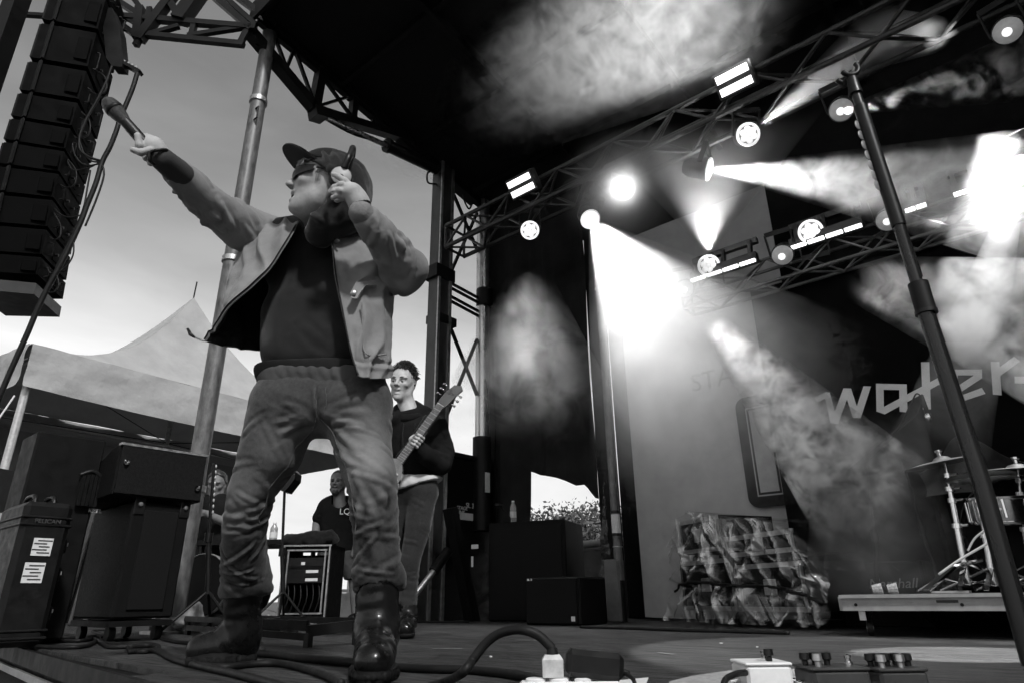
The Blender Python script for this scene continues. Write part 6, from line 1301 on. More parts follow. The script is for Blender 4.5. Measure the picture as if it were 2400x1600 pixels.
A_, B_ = PZ(1585,1460), PZ(1925,1478); A_ = A_*V3(1,1,0); B_ = B_*V3(1,1,0); xv_ = nrm(B_-A_); nv_ = np.cross((0,0,1), xv_); MC = np.array([xv_, nv_, V3(0,0,1)]).T; LC = np.linalg.norm(B_-A_); hA = PD(1620,1240,A_ @ FH)[2]
def road_case(u, w, z0, h, label, d=.5):
    c = A_+xv_*(u+w/2)+nv_*(d/2+.06)+V3(0,0,z0+h/2); t = thing('road_case', c*V3(1,1,0)+V3(0,0,z0), label, 'case', 'road cases under the plastic sheet'); m = MB(); m.box(c, (w,d,h), MC); m.build('panel_box', M_black, t)
    for sz in (-1,1): m = MB(); m.bar(c-xv_*w/2-nv_*(d/2+.004)+V3(0,0,sz*(h/2-.015)), c+xv_*w/2-nv_*(d/2+.004)+V3(0,0,sz*(h/2-.015)), .012, .03); m.build('edge_extrusion', M_alu, t)
    for sx in (-1,1): m = MB(); m.bar(c+xv_*sx*(w/2-.015)-nv_*(d/2+.004)-V3(0,0,h/2), c+xv_*sx*(w/2-.015)-nv_*(d/2+.004)+V3(0,0,h/2), .012, .03, up=nv_); m.build('edge_extrusion', M_alu, t)
    m = MB(); m.box(c-nv_*(d/2+.008), (.12,.012,.10), MC, .004); m.build('latch_plate', M_steel, t)
    for sx in (-1,1): m = MB(); m.lathe([(.04,-.016),(.042,0),(.04,.016)], c+xv_*sx*(w/2-.09)-nv_*(d/2-.08)+V3(0,0,-h/2-.045), xv_, 14); m.build('caster', M_rubber, t, 40)
    return t
road_case(.05, LC*.44, .10, hA*.50, 'left lower road case wrapped under the clear plastic sheet'); road_case(.08+LC*.45, LC*.42, .10, hA*.42, 'right lower road case wrapped under the clear plastic sheet'); road_case(.10, LC*.34, .12+hA*.55, hA*.36, 'upper road case under the peak of the clear plastic sheet'); road_case(.12+LC*.36, LC*.46, .12+hA*.47, hA*.20, 'flat upper road case under the right half of the plastic sheet')
def plastic_cover():
    nu_, nv2 = 80, 150; P = np.zeros((nu_, nv2, 3)); rg = np.random.default_rng(3)
    tops = np.array([(0,.74),(.06,.97),(.16,1.04),(.30,1.0),(.50,.90),(.70,.86),(.84,.74),(.95,.58),(1.0,.42)])
    for j, s_ in enumerate(np.linspace(0,1,nv2)):
        zt = 1.13*hA*np.interp(s_, tops[:,0], tops[:,1])
        for i, t in enumerate(np.linspace(0,1,nu_)):
            if t < .62: q = t/.62; z = .02+(zt-.02)*q; y = -.02+.07*q
            else: q = (t-.62)/.38; z = zt-.02*q; y = .05+.60*q
            P[i,j] = A_+xv_*(-.06+s_*(LC+.14))+nv_*y+V3(0,0,z)
    ii, jj = np.meshgrid(np.linspace(0,1,nu_), np.linspace(0,1,nv2), indexing='ij'); cc_ = np.stack([jj.ravel(), ii.ravel(), 0*ii.ravel()], 1)
    def crease(ax, ay, bx, by, seed, w): q = np.stack([cc_[:,0]*ax+cc_[:,1]*ay, cc_[:,0]*bx+cc_[:,1]*by, cc_[:,2]], 1); n = vnoise(q, 1.0, seed); return np.clip(1-np.abs(n)/w, 0, 1)**1.5
    r_ = .055*crease(9, 2.2, .5, 1.2, 5, .30)+.045*crease(7, -4, 1, 1.5, 6, .25)+.03*crease(14, 7, 2, 2, 7, .25)+.02*crease(3, 12, 5, 1, 8, .3)
    fl = P.reshape(-1,3); P -= (nv_*(r_.reshape(nu_,nv2)-.02)[...,None]); P += xv_*(.03*fbm(fl, 3, 3, 12)).reshape(nu_,nv2)[...,None]
    mid = np.exp(-((P[...,2]-.36*hA)/.05)**2); P += nv_*(mid*.05)[...,None]
    V, F = gridmesh(P); o = mk('plastic_cover', V, F, M_poly, None, True); av = o.data.attributes.new('crease', 'FLOAT', 'POINT'); av.data.foreach_set('value', (np.clip(np.maximum.reduce([crease(9, 2.2, .5, 1.2, 5, .10), crease(7, -4, 1, 1.5, 6, .08), .7*crease(14, 7, 2, 2, 7, .08), .6*crease(3, 12, 5, 1, 8, .08)]), 0, 1)).astype(np.float32)); tag(o, 'crumpled clear plastic sheet thrown over the road cases at the back', 'plastic sheet')
    k = int(nu_*.62*.36); m = MB(); m.tube([P[k,j]-nv_*.012 for j in range(2, nv2-2, 2)], .010, 6); m.build('tie_strap', M_rubber, o, True)
plastic_cover()

# ---- drum riser
RZ = .205
r0 = PZ(1978,1395+98)*V3(1,1,0); yr = PZ(1990,1490)[1]
x0r = PY(1972,1392,yr)[0]; rz = PY(1990,1392,yr)[2]; rz = max(rz, .19)
rs = thing('drum_riser', (x0r+1.0, yr+.9, 0), 'low drum riser with a pale front edge on casters at the right', 'riser')
M_rise = pm('riser_edge', .30, .6, noise=(8,.25), bump=(40,.2,.003))
m = MB(); m.box((x0r+1.15, yr+.9, rz-.010), (2.3,1.8,.02)); m.build('top_board', pm('riser_top', .10, .6, noise=(6,.3)), rs); m = MB(); m.box((x0r+1.15, yr-.006, rz-.045), (2.3,.03,.066)); m.build('front_rail', M_rise, rs); m = MB(); m.box((x0r-.006, yr+.9, rz-.045), (.03,1.8,.066)); m.build('side_rail', M_rise, rs)
m = MB(); m.box((x0r+1.15, yr-.013, rz-.010), (2.31,.05,.016)); m.build('top_lip', M_rise, rs)
for dx in (.07,.9,1.7): m = MB(); m.bar((x0r+dx, yr+.05, rz-.07), (x0r+dx, yr+.05, .075), .03); m.build('leg', M_alu, rs); m = MB(); m.lathe([(.03,-.014),(.036,-.010),(.036,.010),(.03,.014)], (x0r+dx+.02, yr+.07, .037), (1,.3,0), 16); m.build('caster', M_rubber, rs, 40); m = MB(); m.lathe([(.014,-.016),(.014,.016)], (x0r+dx+.02, yr+.07, .037), (1,.3,0), 12); m.build('caster_hub', M_steel, rs, 40)
for px in (2006, 2255): P_ = PY(px,1416,yr-.022); m = MB(); m.lathe([(.008,0),(.008,.003),(0,.003)], (P_[0], yr-.0215, P_[2]), (0,-1,0), 10); m.build('bolt', M_blacksteel, rs)
P_ = PY(2220,1408,yr-.022); m = MB(); m.box((P_[0], yr-.0225, P_[2]), (.09,.004,.012)); m.build('slot', M_ink, rs)
# ---- drum kit pieces
M_cym = pm('cymbal_bronze', .55, .38, .8, noise=(4,.15))
def yK(px, py, dy): return PY(px, py, yr+dy)
kit = 'drum kit on the riser'
def cymbal(c, r, n, label, dx=0):
    c = np.array(c, float); t = thing('cymbal', c, label, 'cymbal', kit); m = MB(); m.lathe([(r,-.012),(r*.7,-.002),(r*.25,.006),(r*.18,.02),(.012,.028),(.008,.028),(.014,.018),(r*.25,.0),(r*.7,-.008),(r,-.014)], c, n, 48, cap=False); m.build('disc', M_cym, t, 50); m = MB(); m.lathe([(.014,0),(.014,.02),(.02,.024),(.02,.034),(0,.036)], c+nrm(n)*.028, n, 14); m.build('wing_nut', M_chrome, t, 40); return t
def hw_stand(base, top, label, tilt=None):
    base = np.array(base, float); top = np.array(top, float); t = thing('cymbal_stand', base, label, 'drum stand', kit)
    d = top-base; m = MB(); m.tube([base+d*.06, base+d*.50], .019, 14); m.build('lower_tube', M_chrome, t, 40); m = MB(); m.tube([base+d*.48, base+d*.80], .014, 12); m.build('middle_tube', M_chrome, t, 40); m = MB(); m.tube([base+d*.78, top], .008, 10); m.build('upper_rod', M_chrome, t, 40)
    for k, (f_, r_) in enumerate(((.50,.028),(.79,.024),(.90,.018),(.70,.022))): c = base+d*f_; m = MB(); m.tube([c-d*.018, c+d*.018], r_, 12); m.build('clamp', M_chrome, t, 40); m = MB(); m.tube([c, c+V3(.05,-.02,0)], .007, 8); m.build('wing_screw', M_chrome, t, 40)
    for k in range(3): a = k*2.094+.5; h0 = base+d*.22; e = base+V3(.30*math.cos(a),.26*math.sin(a),.012); m = MB(); m.bar(h0, e, .022, .008); m.build('leg', M_chrome, t); m = MB(); m.bar(base+d*.06, (h0+e)/2, .016, .006); m.build('leg_brace', M_chrome, t); m = MB(); m.tube([e, e+V3(0,0,.02)], .014, 8); m.build('foot', M_rubber, t)
    return t
sA0 = yK(2270,1375,.35); sA0[2] = rz; sA1 = yK(2215,1085,.35); hw_stand(sA0, sA1, 'chrome cymbal stand holding the left cymbal on the riser')
c1k = yK(2208,1080,.35); cymbal(c1k, .19, (-.10,-.10,1), 'thin bronze cymbal at the left of the drum kit'); c2k = yK(2385,1098,.45); cymbal(c2k, .22, (.05,-.06,1), 'larger bronze cymbal cut by the right edge of the picture'); cymbal(yK(2300,1118,.30), .16, (.02,-.05,1), 'lower bronze cymbal behind the microphone stand'); cymbal(yK(2300,1124,.30), .16, (.02,-.05,-1), 'underside cymbal of the hi-hat pair behind the microphone stand')
sB0 = yK(2330,1375,.30); sB0[2] = rz; sB1 = yK(2290,1130,.30); hw_stand(sB0, sB1, 'chrome hi-hat stand behind the microphone stand'); sC0 = yK(2420,1375,.5); sC0[2] = rz; hw_stand(sC0, c2k, 'chrome cymbal stand at the right edge of the picture')
ft = thing('floor_tom', yK(2400,1390,.9)*V3(1,1,0)+V3(0,0,rz), 'dark bass drum shell at the right edge of the picture', 'drum', kit); c = yK(2440,1250,.75); m = MB(); m.lathe([(.27,-.22),(.28,-.20),(.28,.20),(.27,.22)], c, (-.35,-1,0), 40); m.build('drum_shell', M_cabpaint, ft, 40); m = MB(); m.lathe([(.285,.19),(.295,.195),(.295,.225),(.285,.23)], c, (-.35,-1,0), 40, cap=False); m.build('hoop', M_plastic, ft, 40)
for k in range(8): a = k*.785; m = MB(); n_ = nrm((-.35,-1,0)); u_ = nrm(np.cross(n_, (0,0,1))); w_ = np.cross(n_, u_); p = c+.292*(math.cos(a)*u_+math.sin(a)*w_); m.tube([p+n_*.2, p+n_*.05], .009, 8); m.build('tension_rod', M_chrome, ft, 40)
sn = thing('snare_drum', yK(2345,1200,.42), 'small chrome-rimmed drum half hidden behind the leaning microphone stand', 'drum', kit); c = yK(2345,1195,.42); m = MB(); m.lathe([(.135,-.07),(.14,-.065),(.14,.065),(.135,.07)], c, (.05,-.1,1), 36); m.build('drum_shell', M_chrome, sn, 40)
for z_ in (-.068,.055): m = MB(); m.lathe([(.141,0),(.149,.003),(.149,.014),(.141,.017)], c+nrm((.05,-.1,1))*z_, (.05,-.1,1), 36, cap=False); m.build('hoop', M_chrome, sn, 40)
m = MB(); m.lathe([(.136,0),(.136,.002),(0,.002)], c+nrm((.05,-.1,1))*.070, (.05,-.1,1), 32); m.build('drum_head', M_white, sn, 40)
for k in range(8): a = k*.785+.2; p = c+.147*V3(math.cos(a), math.sin(a), 0); m = MB(); m.tube([p-V3(0,0,.05), p+V3(0,0,.05)], .006, 8); m.build('lug', M_chrome, sn, 40)
# white-lit pedal bar and loose cable on the riser
pd = thing('drum_pedal', yK(2170,1392,.12)*V3(1,1,0)+V3(0,0,rz), 'bright steel drum pedal plate leaning on the riser front', 'drum pedal', kit); m = MB(); m.bar(yK(2172,1388,.12)+V3(0,0,.01), yK(2232,1328,.25), .05, .012); m.build('footboard', M_chrome, pd); m = MB(); m.tube([yK(2232,1328,.25), yK(2300,1310,.35)], .012, 8); m.build('drive_rod', M_chrome, pd, 40); m = MB(); m.box(yK(2230,1388,.18)*V3(1,1,0)+V3(0,0,rz+.006), (.16,.10,.010)); m.build('base_plate', M_alu, pd)
m = MB(); m.tube(catmull([yK(2200,1345,.15), yK(2250,1310,.15), yK(2320,1268,.15), yK(2345,1240,.15)], 18), .006, 6); o = m.build('cable', M_white, None, True); tag(o, 'pale cable curving up across the drum hardware', 'cable', 'cables on the riser')
m = MB(); m.tube(catmull([yK(2268,1290,.18), yK(2285,1260,.18), yK(2320,1230,.18), yK(2345,1190,.18)], 18), .005, 6); o = m.build('cable', M_white, None, True); tag(o, 'second pale cable hanging from the hi-hat on the drum kit', 'cable', 'cables on the riser')
# cloth thrown over the drums
cv_ = S(); g0 = Q(2290,1040,0); 
def drape():
    n = 50; P = np.zeros((n, n, 3)); px0, px1 = 2160, 2480
    yb_ = yr+1.15; xa, xb = PY(px0,1100,yb_)[0], PY(px1,1100,yb_)[0]; zb, zp = PY(2200,1165,yb_)[2], PY(2290,1028,yb_)[2]
    for j, s_ in enumerate(np.linspace(0,1,n)):
        ztop = zb+.12+(zp-zb-.12)*math.exp(-((s_-.40)/.26)**2)
        for i, t in enumerate(np.linspace(0,1,n)): P[i,j] = (xa+(xb-xa)*s_, yb_-.15+.5*max(0,.5-abs(t-.5))*0+.10*math.sin(t*3.1), zb+(ztop-zb)*(1-t))
    fl = P.reshape(-1,3); P[...,1] += (.05*np.sin(fl[:,0]*16+2*vnoise(fl, 4, 3))+.03*fbm(fl, 6, 3, 4)).reshape(n,n); V, F = shell(P, .004); o = mk('dust_sheet', V, F, pm('grey_dust_sheet', .07, .85, spec=.1, noise=(8,.3)), None, 50); tag(o, 'grey dust sheet draped in a peak over gear behind the cymbals', 'cloth')
drape()
gp_ = thing('covered_drums', (PY(2300,1100,yr+1.3)[0], yr+1.3, rz), 'dark stacked gear under the grey dust sheet', 'equipment'); m = MB(); zb = PY(2200,1165,yr+1.15)[2]; m.box((PY(2320,1100,yr+1.3)[0], yr+1.45, (rz+zb+.06)/2), (.7,.5,zb+.06-rz), bev=.03); m.build('box', M_black, gp_)
# guitar amplifier behind the riser with script lettering, and crystal-like bottles on the riser
am = thing('guitar_amplifier', (PY(2030,1380,5.0)[0], 5.1, 0), 'black guitar amplifier behind the riser with pale script lettering', 'amplifier'); xa = PY(1955,1320,5.0)[0]; xb = PY(2160,1320,5.0)[0]; za = PY(2050,1315,5.0)[2]; m = MB(); m.box(((xa+xb)/2, 5.18, za/2), (xb-xa,.36,za), bev=.01); m.build('cabinet', M_black, am); m = MB(); m.box(((xa+xb)/2, 4.995, za/2), ((xb-xa)*.92,.012,za*.86)); m.build('grille_cloth', pm('amp_cloth', .012, .9, spec=.1, noise=(120,.5)), am)
P_ = PY(2036,1378,4.985); text_mesh('Marshall', .085, (P_[0], 4.984, P_[2]), (1,0,0), (0,0,1), pm('script_letters', .35, .5, noise=(10,.1)), 'lettering', am, .002, .3)
for i, px in enumerate((2056, 2090)): P_ = yK(px,1388,.08); P_[2] = rz; b = S(); c = np.array([0,0,.02]); rgk = random.Random(i); 
for i, (px, lb) in enumerate(((2056,'crumpled clear plastic cup lying at the left end of the riser'), (2092,'second crumpled clear plastic cup on the riser'))):
    P_ = yK(px,1386,.06); P_[2] = rz; m = MB(); m.lathe([(.0,0),(.022,0),(.026,.02),(.030,.045),(.028,.046),(.024,.02),(.0,.004)], P_+V3(0,0,.022)-V3(.02,0,0), (1,.2,.05), 12); o = m.build('plastic_cup', pm('cup_plastic', .45, .12, noise=(60,.4), bump=(90,.6,.005), trans=.3), None, 20); tag(o, lb, 'cup', 'cups on the riser')
# ---- boom stand with microphone in front of the backdrop
yb2 = yr+1.0
b0 = yK(2060,1390,1.0); b0[2] = 0; bt = yK(2030,1092,1.0)
bs = stand('microphone_stand', b0, bt, 'tall thin boom microphone stand in front of the lettered backdrop', boom=(yK(1990,1098,1.0), yK(2155,965,1.0)), r=.011)
m = MB(); m.tube(catmull([yK(2150,968,1.0), yK(2160,935,.98), yK(2148,922,.98), yK(2135,945,1.0), yK(2100,1010,1.0), yK(2040,1075,1.0)], 30), .005, 6); m.build('cable', M_rubber, bs, True)
mc = thing('microphone', yK(2160,960,1.0), 'black microphone hanging from the boom in front of the pale lettering', 'microphone'); m = MB(); p0_, p1_ = yK(2160,925,1.0), yK(2174,970,1.0); m.tube([p0_, p1_], [.010,.016], 12); m.build('handle', M_plastic, mc, True); m = MB(); m.lathe([(0,-.03),(.018,-.022),(.024,0),(.018,.022),(.012,.03)], p1_+(p1_-p0_)*.15, p0_-p1_, 16); m.build('grille', M_chrome, mc, True)
# second thin stand further back
b1_ = yK(2210,1390,1.1); b1_[2] = 0; stand('microphone_stand', b1_, yK(2112,1070,1.1), 'second thin dark stand between boom stand and drum kit', r=.010)

# ---- foreground microphone stand with a row of picks
M_stand = pm('satin_black_stand', .016, .3, .2, spec=.45, noise=(14,.3), mscale=(1,1,.2))
DSd = 1.34
sT, sB = PD(1992,172,DSd), PD(2405,1600,DSd-.02)
fs = thing('microphone_stand', sB, 'large black microphone stand with an empty clip leaning across the right foreground', 'microphone stand', 'microphone stands')
def along(py): t = (py-172)/(1600-172); return sT+(sB-sT)*t
def onst(px, py): return PD(px, py, DSd)
m = MB(); m.tube([onst(2005,215), onst(2150,650)], .0115, 16); m.build('upper_tube', M_stand, fs, 40)
m = MB(); m.tube([onst(2016,250), onst(2107,530)], .016, 16); m.build('pick_holder', M_plastic, fs, 40)
m = MB(); m.tube([onst(2107,530), onst(2150,668)], .013, 16); m.build('middle_tube', M_stand, fs, 40)
m = MB(); m.tube([onst(2151,664), onst(2170,728)], .021, 18); m.build('clutch', M_rubber, fs, 40); m = MB(); m.tube([onst(2170,728), onst(2172,736)], .023, 18); m.build('clutch_ring', M_plastic, fs, 40)
m = MB(); m.tube([onst(2170,730), onst(2300,1130), onst(2420,1560)], .0175, 18); m.build('lower_tube', M_stand, fs, 40)
m = MB(); bC = onst(2420,1560); m.lathe([(.13,0),(.13,.018),(.05,.03),(.0,.032)], bC*V3(1,1,0)+V3(0,0,.0), (0,0,1), 30); m.build('base', M_rubber, fs, 40)
m = MB(); m.tube([bC, bC*V3(1,1,0)+V3(.03,-.02,.02)], .0175, 14); m.build('base_tube', M_stand, fs, 40)
m = MB(); m.tube([onst(1997,185), onst(2006,222)], [.013,.017], 14); m.build('clip_joint', M_plastic, fs, 40)
cc = onst(1990,160); m = MB(); m.tube([cc+.024*(math.cos(a)*RH+math.sin(a)*V3(0,0,1))-FH*0 for a in np.linspace(-2.6, -.2+.9, 16)]+[], .0065, 8); m.build('clip_jaw', M_plastic, fs, True); m = MB(); m.tube([cc+FH*.03+.024*(math.cos(a)*RH+math.sin(a)*V3(0,0,1)) for a in np.linspace(-2.6, .7, 16)], .0065, 8); m.build('clip_jaw', M_plastic, fs, True)
m = MB(); m.tube([cc+V3(0,0,-.024)-FH*.005, cc+V3(0,0,-.024)+FH*.035], .010, 10); m.build('clip_bridge', M_plastic, fs, True)
for k in range(7):
    t = k/6; px, py = 2011+(2057-2011)*t, 294+(435-294)*t; P_ = onst(px, py); m = MB(); m.lathe([(.0,-.001),(.010,-.001),(.011,0),(.010,.001),(0,.001)], P_, RH*.35-FH*.9, 14); v_ = m
    m.v = [list(np.array(q)+ (np.array(q)-P_)@V3(0,0,1)*V3(0,0,.35)) for q in m.v]; m.build('pick', pm('grey_pick', .16, .4, noise=(20,.3)), fs, True)

# ---- foreground: power strip, plug, adapter, cord, guitar pedals
def gz(px, py, z=0.0): return PZ(px, py, z)
DP = 1.42
ps = thing('power_strip', PD(1300,1600,DP)*V3(1,1,0), 'white power strip lying on the deck at the bottom edge of the picture', 'power strip'); cS = PD(1310,1592,DP); zt_s = cS[2]; zt_s = max(.02, min(.05, zt_s))
m = MB(); m.box((cS*V3(1,1,0))+V3(0,0,zt_s/2)+RH*.02, (.20,.055,zt_s), MR, .008); m.build('housing', M_white, ps)
for k in (-.045,.0,.045): m = MB(); m.lathe([(.020,0),(.020,.004),(.017,.006),(0,.006)], cS*V3(1,1,0)+V3(0,0,zt_s)+RH*(k+.0), (0,0,1), 18); m.build('socket', M_white, ps, 40)
pl = thing('power_plug', PD(1294,1588,DP), 'pale angular power plug standing in the power strip', 'plug'); pb_ = PD(1296,1588,DP)*V3(1,1,0)+V3(0,0,zt_s+.007); hpz = PD(1294,1535,DP)[2]; hpl = max(.04, hpz-pb_[2])
m = MB(); w_ = .020
m.add([pb_+RH*sx*w_+FH*sy*.016 for sx, sy in ((-1,-1),(1,-1),(1,1),(-1,1))]+[pb_+RH*sx*w_*1.02+FH*sy*.016+V3(0,0,hpl*.78) for sx, sy in ((-1,-1),(1,-1),(1,1),(-1,1))]+[pb_+RH*sx*w_*.72+FH*sy*.011+V3(0,0,hpl) for sx, sy in ((-1,-1),(1,-1),(1,1),(-1,1))], [(0,1,5,4),(1,2,6,5),(2,3,7,6),(3,0,4,7),(4,5,9,8),(5,6,10,9),(6,7,11,10),(7,4,8,11),(8,9,10,11),(3,2,1,0)]); m.build('plug_body', pm('pale_plug', .45, .5, noise=(30,.3), bump=(40,.2,.003)), pl)
tp_ = pb_+V3(0,0,hpl); m = MB(); m.tube([tp_, tp_+V3(0,0,.012)], [.012,.010], 12); m.build('strain_relief', M_rubber, pl, 40)
cd = [tp_+V3(0,0,.010)]+[PD(*q) for q in ((1284,1508,DP),(1262,1488,DP),(1232,1476,DP),(1200,1475,DP+.02),(1165,1486,DP+.04),(1135,1510,DP+.05),(1108,1545,DP+.05),(1080,1578,DP+.05))]+[gz(1040,1597,.012), gz(990,1612,.012), gz(900,1640,.012)]
m = MB(); m.tube(catmull(cd, 70), .0095, 10); o = m.build('cable', M_rubber, None, True); tag(o, 'thick black power cord arching up from the pale plug', 'cord')
ad = thing('power_adapter', PD(1395,1590,DP)*V3(1,1,0)+V3(0,0,zt_s), 'black wall-plug power adapter lying in the power strip', 'power adapter'); a_c = PD(1393,1556,DP); Ma = MR @ np.array([[math.cos(-.10),0,-math.sin(-.10)],[0,1,0],[math.sin(-.10),0,math.cos(-.10)]])
m = MB(); m.box(a_c, (.112,.045,.050), Ma, .010); m.build('body', M_plastic, ad); m = MB(); m.tube([a_c+Ma[:,0]*.055-V3(0,0,.008), a_c+Ma[:,0]*.068-V3(0,0,.01)], [.007,.005], 10); m.build('strain_relief', M_rubber, ad, 40)
m = MB(); m.box(a_c-Ma[:,0]*.03-Ma[:,2]*.034, (.030,.024,.022), Ma, .003); m.build('pin_block', M_plastic, ad)
m = MB(); m.tube(catmull([a_c+Ma[:,0]*.066-V3(0,0,.01), PD(1468,1578,DP-.02), PD(1485,1592,DP-.05), PD(1492,1625,DP-.1)], 18), .004, 8); m.build('lead', M_rubber, ad, True)
m = MB(); pq = [gz(1395,1600,.003), gz(1520,1588,.003), gz(1500,1640,.003), gz(1390,1640,.003)]; m.prism(pq, (0,0,.002)); o = m.build('paper_sheet', M_paper); tag(o, 'white sheet of paper on the deck right of the power adapter', 'paper')
DQ = 1.45
pbd = thing('pedal_board', PD(1850,1600,DQ)*V3(1,1,0), 'pale carpeted pedal board at the bottom right edge of the picture', 'pedal board'); q_ = [gz(1570,1606), gz(1625,1592), gz(1720,1578), gz(2060,1572), gz(2200,1640), gz(1560,1640)]
m = MB(); m.prism([v*V3(1,1,0)+V3(0,0,.004) for v in q_], (0,0,.006)); m.build('board', pm('pale_carpet', .30, .9, noise=(60,.3), bump=(200,.5,.003)), pbd)
def pedal(px0, px1, pyt, D, h, mat, label, knobs, sw=True):
    a, b = PD(px0, pyt, D), PD(px1, pyt, D); w = (b-a) @ RH; c = (a+b)/2; zt2 = c[2]; t = thing('effects_pedal', c*V3(1,1,0)+V3(0,0,.01), label, 'effects pedal', 'effects pedals on the board'); cb_ = c*V3(1,1,0)+FH*.05
    m = MB(); m.box(cb_+V3(0,0,(zt2+.012)/2), (w,.10,zt2-.012), MR, .006); m.build('enclosure', mat, t); m = MB(); m.box(cb_+V3(0,0,zt2+.002), (w*1.02,.104,.006), MR, .002); m.build('face_plate', mat, t)
    for (u_, v_, kind) in knobs:
        p = cb_+RH*(u_-.5)*w+FH*(v_-.5)*.1+V3(0,0,zt2+.004); m = MB()
        if kind == 's': m.lathe([(.009,0),(.009,.006),(.006,.007),(.006,.013),(.008,.014),(.008,.019),(0,.021)], p, (0,0,1), 14); m.build('foot_switch', M_chrome, t, 40)
        else: m.lathe([(.006,0),(.006,.010),(.010,.012),(.009,.024),(0,.025)], p, (0,0,1), 14); m.build('knob', M_plastic if kind == 'k' else M_alu, t, 40)
    for s_ in (-1,1): m = MB(); m.tube([cb_+RH*s_*w*.5+V3(0,0,zt2*.55), cb_+RH*s_*(w*.5+.020)+V3(0,0,zt2*.5)], .007, 10); m.build('jack_plug', M_chrome, t, 40)
    return t
pedal(1748,1856,1558,DQ,.05, M_white, 'white effects pedal with one foot switch, left on the board', [(.62,.5,'s'),(.64,.3,'k')]); pedal(1905,2040,1570,DQ-.02,.05, pm('dark_pedal', .04, .4, noise=(20,.3)), 'dark effects pedal with a row of light-topped knobs', [(.10,.6,'k'),(.28,.6,'k'),(.50,.6,'k'),(.88,.6,'s'),(.22,.3,'a')]); pedal(2062,2175,1572,DQ-.02,.05, MATS['dark_pedal'], 'rightmost dark effects pedal with crowded knobs', [(.1,.5,'k'),(.3,.6,'k'),(.5,.6,'k'),(.7,.6,'k'),(.9,.5,'k'),(.2,.25,'a'),(.6,.25,'a')])
m = MB(); m.tube(catmull([PD(1748,1575,DQ), PD(1725,1578,DQ-.03), PD(1700,1592,DQ-.05), PD(1690,1630,DQ-.08)], 16), .006, 8); o = m.build('cable', M_rubber, None, True); tag(o, 'patch cable leaving the white pedal to the left', 'cable', 'cables on the deck')

# ---- pedal board with floor pedals by the singer's boot
DB = 3.0
A2, B2 = PZ(352,1478), PZ(560,1500); 
fb_ = thing('pedal_board', (A2+B2)/2, 'black metal pedal board frame on feet beside the singer\'s boot', 'pedal board'); A2[2] = B2[2] = 0; x_ = nrm(B2-A2); n_ = np.cross((0,0,1), x_); Lf = np.linalg.norm(B2-A2)*1.45
def fr(u_, v_, z_): return A2+x_*u_+n_*v_+V3(0,0,z_)
for (v_, z_) in ((0,.045),(.13,.075),(.0,.10),(.26,.105)): m = MB(); m.bar(fr(0,v_,z_), fr(Lf,v_,z_), .012, .032); m.build('rail', M_blacksteel, fb_)
for u_ in (0, Lf*.33, Lf*.66, Lf): m = MB(); m.bar(fr(u_,0,.07), fr(u_,.27,.09), .03, .05); m.build('cross_rail', M_blacksteel, fb_); m = MB(); m.bar(fr(u_,.01,.0), fr(u_,.01,.06), .03); m.build('foot', M_rubber, fb_); m = MB(); m.bar(fr(u_,.26,.0), fr(u_,.26,.08), .03); m.build('foot', M_rubber, fb_)
for u_, s_ in ((.03,'pedals'), (Lf*.60,'Classic')): text_mesh(s_, .038, fr(u_,-.009,.092), x_, (0,0,1), M_paper, 'lettering', fb_, .001)
C2 = PZ(655,1496); C2[2] = 0; wp = thing('wah_pedal', fr(Lf*.85,.1,0), 'dark wah pedal with a pale switch plate behind the singer\'s boot', 'effects pedal'); w0_ = PZ(590,1490)*V3(1,1,0); wx = nrm(C2-w0_); wn = np.cross((0,0,1), wx); m = MB(); m.prism([w0_+V3(0,0,.05), C2+V3(0,0,.03), C2+V3(0,0,.055), w0_+wx*.02+V3(0,0,.115), w0_+V3(0,0,.12)], wn*.11); m.build('treadle', M_black, wp); m = MB(); m.prism([w0_-wx*.02+V3(0,0,.018), C2+wx*.02+V3(0,0,.012), C2+wx*.02+V3(0,0,.03), w0_-wx*.02+V3(0,0,.045)], wn*.12); m.build('base', M_black, wp); m = MB(); m.box(w0_+wx*.015+V3(0,0,.09)-wn*.004, (.05,.006,.05), np.array([wx,wn,V3(0,0,1)]).T); m.build('switch_plate', pm('pale_plate', .25, .5, noise=(20,.2)), wp)
for k, t in enumerate((.25,.45,.9)): P_ = w0_+(C2-w0_)*t+V3(0,0,.118-.06*t)+wn*.05; m = MB(); m.lathe([(.010,0),(.010,.008),(.012,.012),(.010,.022),(0,.024)], P_, (0,0,1), 12); m.build('knob', M_alu, wp, 40)
for px, (lb) in ((600,'lower foot of dark pedal'),): pass

# ---- cables on the deck
def deckcable(pts, r, label, z=None):
    P = []
    for i, p in enumerate(pts): q = PZ(p[0], p[1], r if len(p) < 3 else p[2]); P.append(q)
    m = MB(); m.tube(catmull(P, len(P)*9), r, 8); o = m.build('cable', M_rubber, None, True); tag(o, label, 'cable', 'cables on the deck'); return o
deckcable([(-40,1480),(60,1486),(150,1492),(215,1494),(240,1506),(255,1514),(300,1514),(360,1512),(380,1528),(420,1546),(480,1562),(540,1575),(600,1590),(680,1612)], .011, 'thick black cable running along the front edge to the singer\'s boots')
deckcable([(-40,1464),(20,1468),(50,1472),(85,1472),(110,1476),(160,1486),(205,1490),(225,1490)], .009, 'black cable snaking at the far left edge of the deck')
deckcable([(225,1494),(190,1500),(110,1501),(70,1505),(62,1511),(110,1515),(180,1515),(215,1508),(228,1494)], .010, 'flat loop of black cable near the left deck edge')
deckcable([(160,1464),(225,1467),(262,1470),(250,1475),(215,1477),(240,1485),(268,1487),(240,1491)], .008, 'zigzag of thin black cable behind the cable loop')
